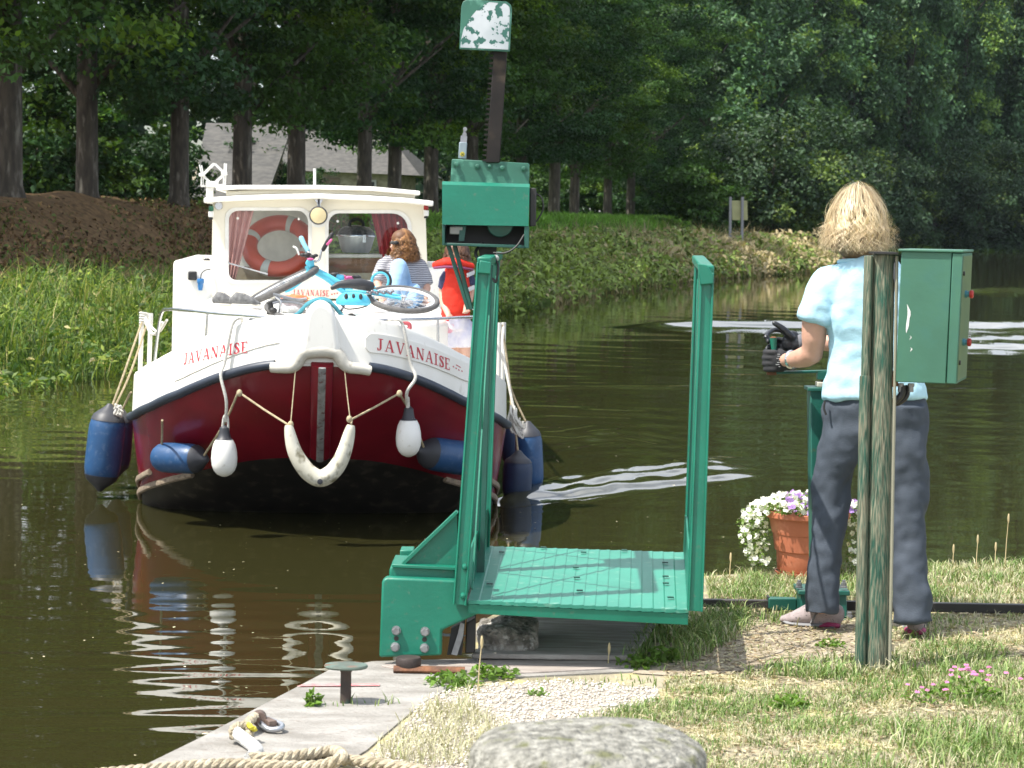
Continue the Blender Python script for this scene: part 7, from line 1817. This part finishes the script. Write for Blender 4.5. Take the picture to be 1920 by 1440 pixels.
        b = MB(); b.loft([a + V * .28 + up * .075, a + V * .36 + up * .05, a + V * .44 + up * .02], [(.044, .008), (.047, .008), (.048, .006)], 10, side=sd); b.build('strap', SOLE, o)
    h = G(1566, 1178, Q); shoe(h + Vector((0, .0, 0)), G(1470, 1174, Q) + Vector((0, .03, 0)))
    h = G(1716, 1191, Q); shoe(h, h + Vector((.035, .235, 0)))
    # ---- hair
    C = W(1606, 416, d + .005)
    b = MB(); b.ball(C + Vector((0, -.005, .012)), (.092, .108, .115), 20, 12); b.ball(C + Vector((0, -.035, -.07)), (.085, .07, .08), 16, 10); cap = b.build('scalp_hair', pmat('hair_under', (.20, .125, .06), (.13, .08, .04), rough=.6, scale=30, stretch=(3, 3, .4)), root)
    hair(root, C + Vector((0, -.008, .004)), .089, .104, 3800, (-.6, .8), (.13, .075, .03), (.95, .78, .52), .019, .0034, .22, 22, 4, 5.2, 1.22, .75)
    b_ = hair(root, C + Vector((0, -.008, .006)), .094, .114, 560, (-.6, .8), (.5, .36, .2), (.9, .75, .5), .030, .0018, .34, 22, 8, 6.0, 1.26, .7)
    hair(root, C + Vector((0, -.008, .01)), .097, .108, 200, (-.6, .8), (.6, .45, .27), (.9, .76, .5), .042, .0012, .38, 24, 18, 7.0, 1.3, .6)
    # ---- gloves
    GL = pmat('glove_leather', (.022, .024, .028), (.014, .015, .018), rough=.32, scale=20, spec=.6, bump=.2, bscale=70); GK = pmat('glove_knit', (.028, .028, .032), (.018, .018, .02), rough=.75, scale=40); GC = pmat('glove_cuff', (.16, .16, .18), (.1, .1, .11), rough=.7, scale=40)
    H = W(1451, 676, 8.76)
    b = MB()
    b.ball(H + Vector((.020, -.034, -.0)), (.042, .019, .044), 16, 10)
    b.loft([H + Vector((.015, -.034, 0)), H + Vector((.05, -.028, .0)), H + Vector((.07, -.02, .002))], [(.018, .04), (.026, .036), (.03, .033)], 16, side=(0, 1, 0))
    for k, (z, ln) in enumerate(((.033, .95), (.011, 1.05), (-.011, 1.0), (-.032, .85))):
        P = [H + Vector((.0, -.037, z)), H + Vector((-.026 * ln, -.029, z)), H + Vector((-.036 * ln, -.004, z - .001)), H + Vector((-.024 * ln, .020, z - .002)), H + Vector((.002, .026, z - .002))]
        b.loft(smooth_path(P, 4), [.0125] * 9 + [.0115] * 8, 10, rnd=True)
    P = [H + Vector((.035, -.018, .030)), H + Vector((.018, .008, .038)), H + Vector((-.004, .026, .030)), H + Vector((-.022, .028, .022))]
    b.loft(smooth_path(P, 4), .0115, 10, rnd=True)
    g = organic(b, 'glove', GK, root, .0042, 3)
    b = MB(); a, c = H + Vector((.058, -.026, 0)), H + Vector((.074, -.018, .002)); b.loft([a, a.lerp(c, .5), c], [(.031, .036), (.033, .038), (.032, .036)], 20, side=(0, 1, 0)); b.build('cuff', GC, g)
    b = MB()
    for i in range(7): b.box(H + Vector((.012 + .004 * math.sin(i * 2.3), -.0545, .028 - .008 * i)), (.010 + .006 * math.sin(i * 1.7), .002, .0025))
    b.build('glove_print', pmat('glove_print', (.5, .5, .5)), g)
    # watch strap
    wv = L(1483, 674, .175); b = MB(); b.torus(wv, (-.75, .62, 0), .031, .0065, 26, 8, flat=1.5); b.build('watch', CHROME, root)
    R_ = lambda x, y, dd: W(x, y, dd)
    b = MB()
    b.ball(R_(1483, 641, 8.80), (.038, .02, .046), 16, 10, Matrix.Rotation(.35, 3, 'Y'))
    b.loft([R_(1486, 645, 8.80), R_(1498, 645, 8.80), R_(1508, 643, 8.80)], [(.022, .036), (.027, .032), (.03, .03)], 14, side=(0, 1, 0))
    for P, r0, r1 in (([(1484, 632, 8.785), (1472, 620, 8.78), (1462, 612, 8.78), (1452, 606, 8.78)], .0155, .0105), ([(1478, 630, 8.82), (1466, 620, 8.835), (1450, 619, 8.83), (1440, 625, 8.80), (1436, 632, 8.775)], .0115, .0095),
                      ([(1478, 640, 8.825), (1462, 637, 8.83), (1446, 637, 8.81), (1440, 640, 8.77)], .0118, .0098), ([(1478, 650, 8.825), (1460, 649, 8.83), (1443, 650, 8.80), (1438, 654, 8.765)], .0112, .0092), ([(1479, 659, 8.82), (1464, 659, 8.825), (1447, 660, 8.80), (1442, 663, 8.775)], .010, .0085)):
        q = smooth_path([R_(*p) for p in P], 4); n = len(q); b.loft(q, [r0 + (r1 - r0) * i / (n - 1) for i in range(n)], 10, rnd=True)
    g = organic(b, 'glove', GL, root, .0042, 3)
    b = MB(); a, c = R_(1496, 644, 8.80), R_(1506, 643, 8.80); b.loft([a, a.lerp(c, .5), c], [(.030, .035), (.032, .036), (.031, .034)], 20, side=(0, 1, 0)); b.build('cuff', GC, g)
crank_woman()

def seated_woman():
    yb = 4.2; u = bd(yb) / F
    P = lambda x, y, dy=0.0: bw(bp(x, y, yb + dy))
    root = thing('person', 'curly haired woman in striped top sitting on the boat deck with a knee drawn up', 'person', bw((bp(755, 560, yb).x, yb, 1.6)))
    b = MB()
    b.loft([P(757, 566), P(758, 530), P(754, 498), P(753, 486)], [(38 * u, .12), (36 * u, .11), (38 * u, .10), (22 * u, .07)], 16, side=(1, 0, 0), rnd=True)
    b.loft([P(753, 490), P(751, 474, -.02)], [.05, .048], 10)
    b.ball(P(750, 459, -.06), (.075, .095, .112), 16, 12, Matrix.Rotation(.9, 3, 'Z')); b.ball(P(733, 463, -.10), (.018, .016, .016), 8, 6); b.ball(P(738, 474, -.09), (.03, .03, .022), 8, 6)
    for A in ([(722, 492, 0), (712, 515, -.05), (708, 534, -.1), (716, 556, -.3)], [(788, 494, 0), (796, 518, -.02), (800, 540, -.05), (796, 562, -.15)]):
        b.loft([P(*a) for a in A], [.05, .045, .04, .03], 12, rnd=True)
    for hx, hy, dd in ((716, 560, -.33), (796, 565, -.18)):
        b.ball(P(hx, hy, dd), (.035, .045, .02), 10, 6)
        for k in range(4): b.loft([P(hx - 4 + 3 * k, hy, dd), P(hx - 6 + 3.4 * k, hy + 5, dd - .06), P(hx - 6 + 3.4 * k, hy + 7, dd - .09)], .009, 7, rnd=True)
        b.loft([P(hx + 5, hy, dd), P(hx + 10, hy + 3, dd - .04)], .01, 7, rnd=True)
    b.loft([P(752, 545, -.1), P(748, 500, -.55)], [.08, .06], 12); b.loft([P(748, 500, -.55), P(738, 545, -.75), P(735, 566, -.8)], [.058, .045, .04], 12)
    organic(b, 'body', SKIN2, root, .013, 4)
    # face: dark glasses and mouth
    b = MB(); b.ball(P(737, 455, -.12), (.03, .025, .018), 10, 6); b.ball(P(742, 455, -.16), (.03, .02, .018), 10, 6); b.build('sunglasses', RUBBER, root)
    b = MB(); b.ball(P(735, 469, -.125), (.012, .014, .006), 8, 5); b.build('mouth', pmat('lips', (.4, .12, .11), rough=.5), root)
    ST = bpy.data.materials.new('striped_top'); ST.use_nodes = True; nt = ST.node_tree; pb = nt.nodes['Principled BSDF']; pb.inputs['Roughness'].default_value = .9
    tc = nt.nodes.new('ShaderNodeTexCoord'); wv = nt.nodes.new('ShaderNodeTexWave'); wv.bands_direction = 'Z'; wv.inputs['Scale'].default_value = 16; wv.inputs['Distortion'].default_value = 2.0; wv.inputs['Detail Scale'].default_value = 1.5
    rp = nt.nodes.new('ShaderNodeValToRGB'); rp.color_ramp.elements[0].position = .3; rp.color_ramp.elements[0].color = (.13, .13, .16, 1); rp.color_ramp.elements[1].position = .5; rp.color_ramp.elements[1].color = (.40, .40, .42, 1)
    nt.links.new(tc.outputs['Object'], wv.inputs[0]); nt.links.new(wv.outputs['Fac'], rp.inputs[0]); nt.links.new(rp.outputs[0], pb.inputs['Base Color'])
    b = MB()
    b.loft([P(757, 570), P(758, 530), P(755, 498), P(753, 484)], [(44 * u, .14), (41 * u, .13), (42 * u, .115), (25 * u, .08)], 20, side=(1, 0, 0), rnd=True)
    b.loft([P(732, 488), P(720, 496), P(711, 516, -.05), P(708, 528, -.08)], [.055, .066, .064, .062], 14); b.loft([P(776, 490), P(788, 498), P(797, 520, -.02), P(800, 534, -.04)], [.055, .066, .064, .062], 14)
    organic(b, 'top', ST, root, .012, 4, [(.08, .012)])
    b = MB(); b.loft([P(757, 560, .0), P(756, 548, -.12), P(749, 502, -.56)], [.10, .10, .078], 14, rnd=True); b.loft([P(748, 500, -.56), P(742, 530, -.68), P(737, 560, -.78)], [.076, .066, .058], 14, rnd=True)
    b.loft([P(770, 562, 0), P(778, 556, -.3), P(775, 545, -.55), P(770, 568, -.75)], [.09, .085, .07, .055], 14, rnd=True)
    organic(b, 'jeans', cloth('jeans_pale', (.30, .46, .66), (.25, .40, .60), .9, 8, .3, 18), root, .013, 4, [(.07, .01)])
    for x, dd in ((733, -.88), (768, -.86)):
        b = MB(); a = P(x, 568, dd + .05); b.loft([a, a + Vector((-.02, -.1, 0)), a + Vector((-.03, -.2, -.01))], [(.035, .03), (.04, .03), (.03, .02)], 10, rnd=True); b.build('shoe', pmat('deck_shoe', (.3, .3, .32)), root)
    C = P(755, 457, -.03); b = MB(); b.ball(C + Vector((0, .0, .0)), (.088, .10, .118), 16, 10); b.ball(C + Vector((.05, .03, -.10)), (.07, .08, .09), 14, 9); b.ball(C + Vector((-.012, -.02, .045)), (.092, .10, .085), 14, 9); b.build('scalp_hair', pmat('hair_under_brown', (.13, .055, .02), rough=.6), root)
    hair(root, C, .105, .155, 1700, (-.95, -.3), (.09, .035, .014), (.48, .23, .075), .026, .008, .42, 22, 14, 15.0, 1.18, .7)
seated_woman()

def child():
    yb = 1.95; u = bd(yb) / F
    P = lambda x, y, dy=0.0: bw(bp(x, y, yb + dy))
    zd = zrail(yb) + .04
    gx = bp(857, 700, yb).x; root = thing('person', 'child in red life vest and flowered shorts standing at the boat rail', 'person', bw((gx, yb, zd)))
    def at(dx, dy, z): return bw((gx + dx, yb + dy, z))
    b = MB()
    b.loft([P(857, 592), P(858, 550), P(858, 512)], [(22 * u, .08), (22 * u, .08), (24 * u, .075)], 14, side=(1, 0, 0), rnd=True)
    b.loft([P(857, 512), P(857, 494, .01)], [.045, .042], 10); b.ball(P(857, 475, .0), (.072, .088, .10), 16, 10, Matrix.Rotation(-.4, 3, 'Z')); b.ball(P(866, 478, .085), (.014, .016, .014), 8, 5)
    for s, x in ((-1, 842), (1, 870)):
        kz = bp(x, 680, yb).z; hx = bp(x, 600, yb)
        b.loft([P(x, 605), P(x + 1, 650), P(x + 2, 700, -.01), P(x + 1, 740), at(bp(x, 700, yb).x - gx, 0, zd + .05)], [.072, .066, .052, .05, .034], 12)
        b.loft([at(bp(x, 700, yb).x - gx, .03, zd + .03), at(bp(x, 700, yb).x - gx, -.12, zd + .025)], [(.035, .03), (.03, .02)], 10, rnd=True)
    for A in ([(838, 516, 0), (831, 545, .05), (832, 568, -.02), (840, 588, -.12)], [(876, 516, 0), (882, 540, .0), (880, 562, -.04), (874, 578, -.14)]):
        b.loft([P(*a) for a in A], [.044, .04, .034, .026], 12, rnd=True)
    for hx, hy, dd in ((841, 590, -.15), (873, 580, -.17)):
        b.ball(P(hx, hy, dd), (.024, .03, .024), 9, 6)
        for k in range(4): b.loft([P(hx - 4 + 2.4 * k, hy + 1, dd - .01), P(hx - 5 + 2.6 * k, hy + 6, dd - .035), P(hx - 5 + 2.6 * k, hy + 8, dd - .02)], .008, 7, rnd=True)
        b.loft([P(hx + 4, hy, dd), P(hx + 8, hy + 3, dd - .02)], .0085, 7, rnd=True)
    organic(b, 'body', SKIN2, root, .011, 4)
    VR = cloth('vest_red', (.62, .035, .018), (.54, .03, .016), .6, 8, .3, 16)
    b = MB(); b.loft([P(854, 592), P(855, 570), P(856, 540), P(857, 512)], [(27 * u, .125), (28 * u, .13), (27 * u, .13), (24 * u, .11)], 20, side=(1, 0, 0), rnd=True); v = organic(b, 'life_vest', VR, root, .011, 4, [(.07, .012)])
    b = MB(); b.loft([P(816, 497, -.06), P(835, 493, -.1), P(858, 493, -.11), P(884, 499, -.06)], [(.03, .03), (.055, .045), (.055, .045), (.03, .03)], 16, side=(0, 1, 0), rnd=True); organic(b, 'vest_collar', VR, v, .01, 4)
    b = MB(); b.loft([P(816, 502, -.07), P(835, 500, -.11), P(858, 500, -.12), P(884, 505, -.07)], [(.033, .012), (.058, .014), (.058, .014), (.033, .012)], 16, side=(0, 1, 0), rnd=True); b.build('collar_trim', pmat('trim_purple', (.16, .03, .09), rough=.8), v)
    for y in (512, 540): b = MB(); b.bar(P(876, y + 3, -.11), P(889, y - 3, -.06), .012, .022); b.bar(P(876, y + 7, -.112), P(889, y + 1, -.062), .010, .008); b.build('vest_strap', pmat('strap_white', (.7, .7, .72)), v)
    b = MB(); b.loft([P(872, 512), P(879, 524), P(882, 536)], [.05, .053, .052], 12); b.loft([P(842, 512), P(835, 524), P(832, 540, .03)], [.05, .053, .052], 12); organic(b, 'tshirt', cloth('navy_tee', (.05, .055, .11), (.04, .045, .09)), root, .011, 3)
    b = MB(); b.loft([P(856, 578), P(856, 600), P(856, 618)], [(23 * u, .11), (26 * u, .12), (25 * u, .11)], 18, side=(1, 0, 0))
    for x, x2 in ((845, 843), (868, 870)): b.loft([P(x, 605), P(x2, 630), P(x2, 651)], [.078, .082, .085], 16)
    organic(b, 'shorts', pmat('flower_shorts', (.72, .70, .74), (.50, .50, .66), rough=.9, scale=9, col3=(.66, .34, .42), scale3=13, lo3=.62, hi3=.68), root, .011, 3, [(.06, .012)])
    C = P(857, 474, -.01); b = MB(); b.ball(C + Vector((0, -.012, .008)), (.082, .092, .105), 16, 10); b.build('scalp_hair', pmat('hair_under_child', (.11, .055, .035), rough=.6), root)
    hair(root, C, .09, .06, 800, (.3, .9), (.10, .045, .03), (.30, .16, .09), .012, .007, .2, 14, 24, 9.0, 1.15, .8)
child()
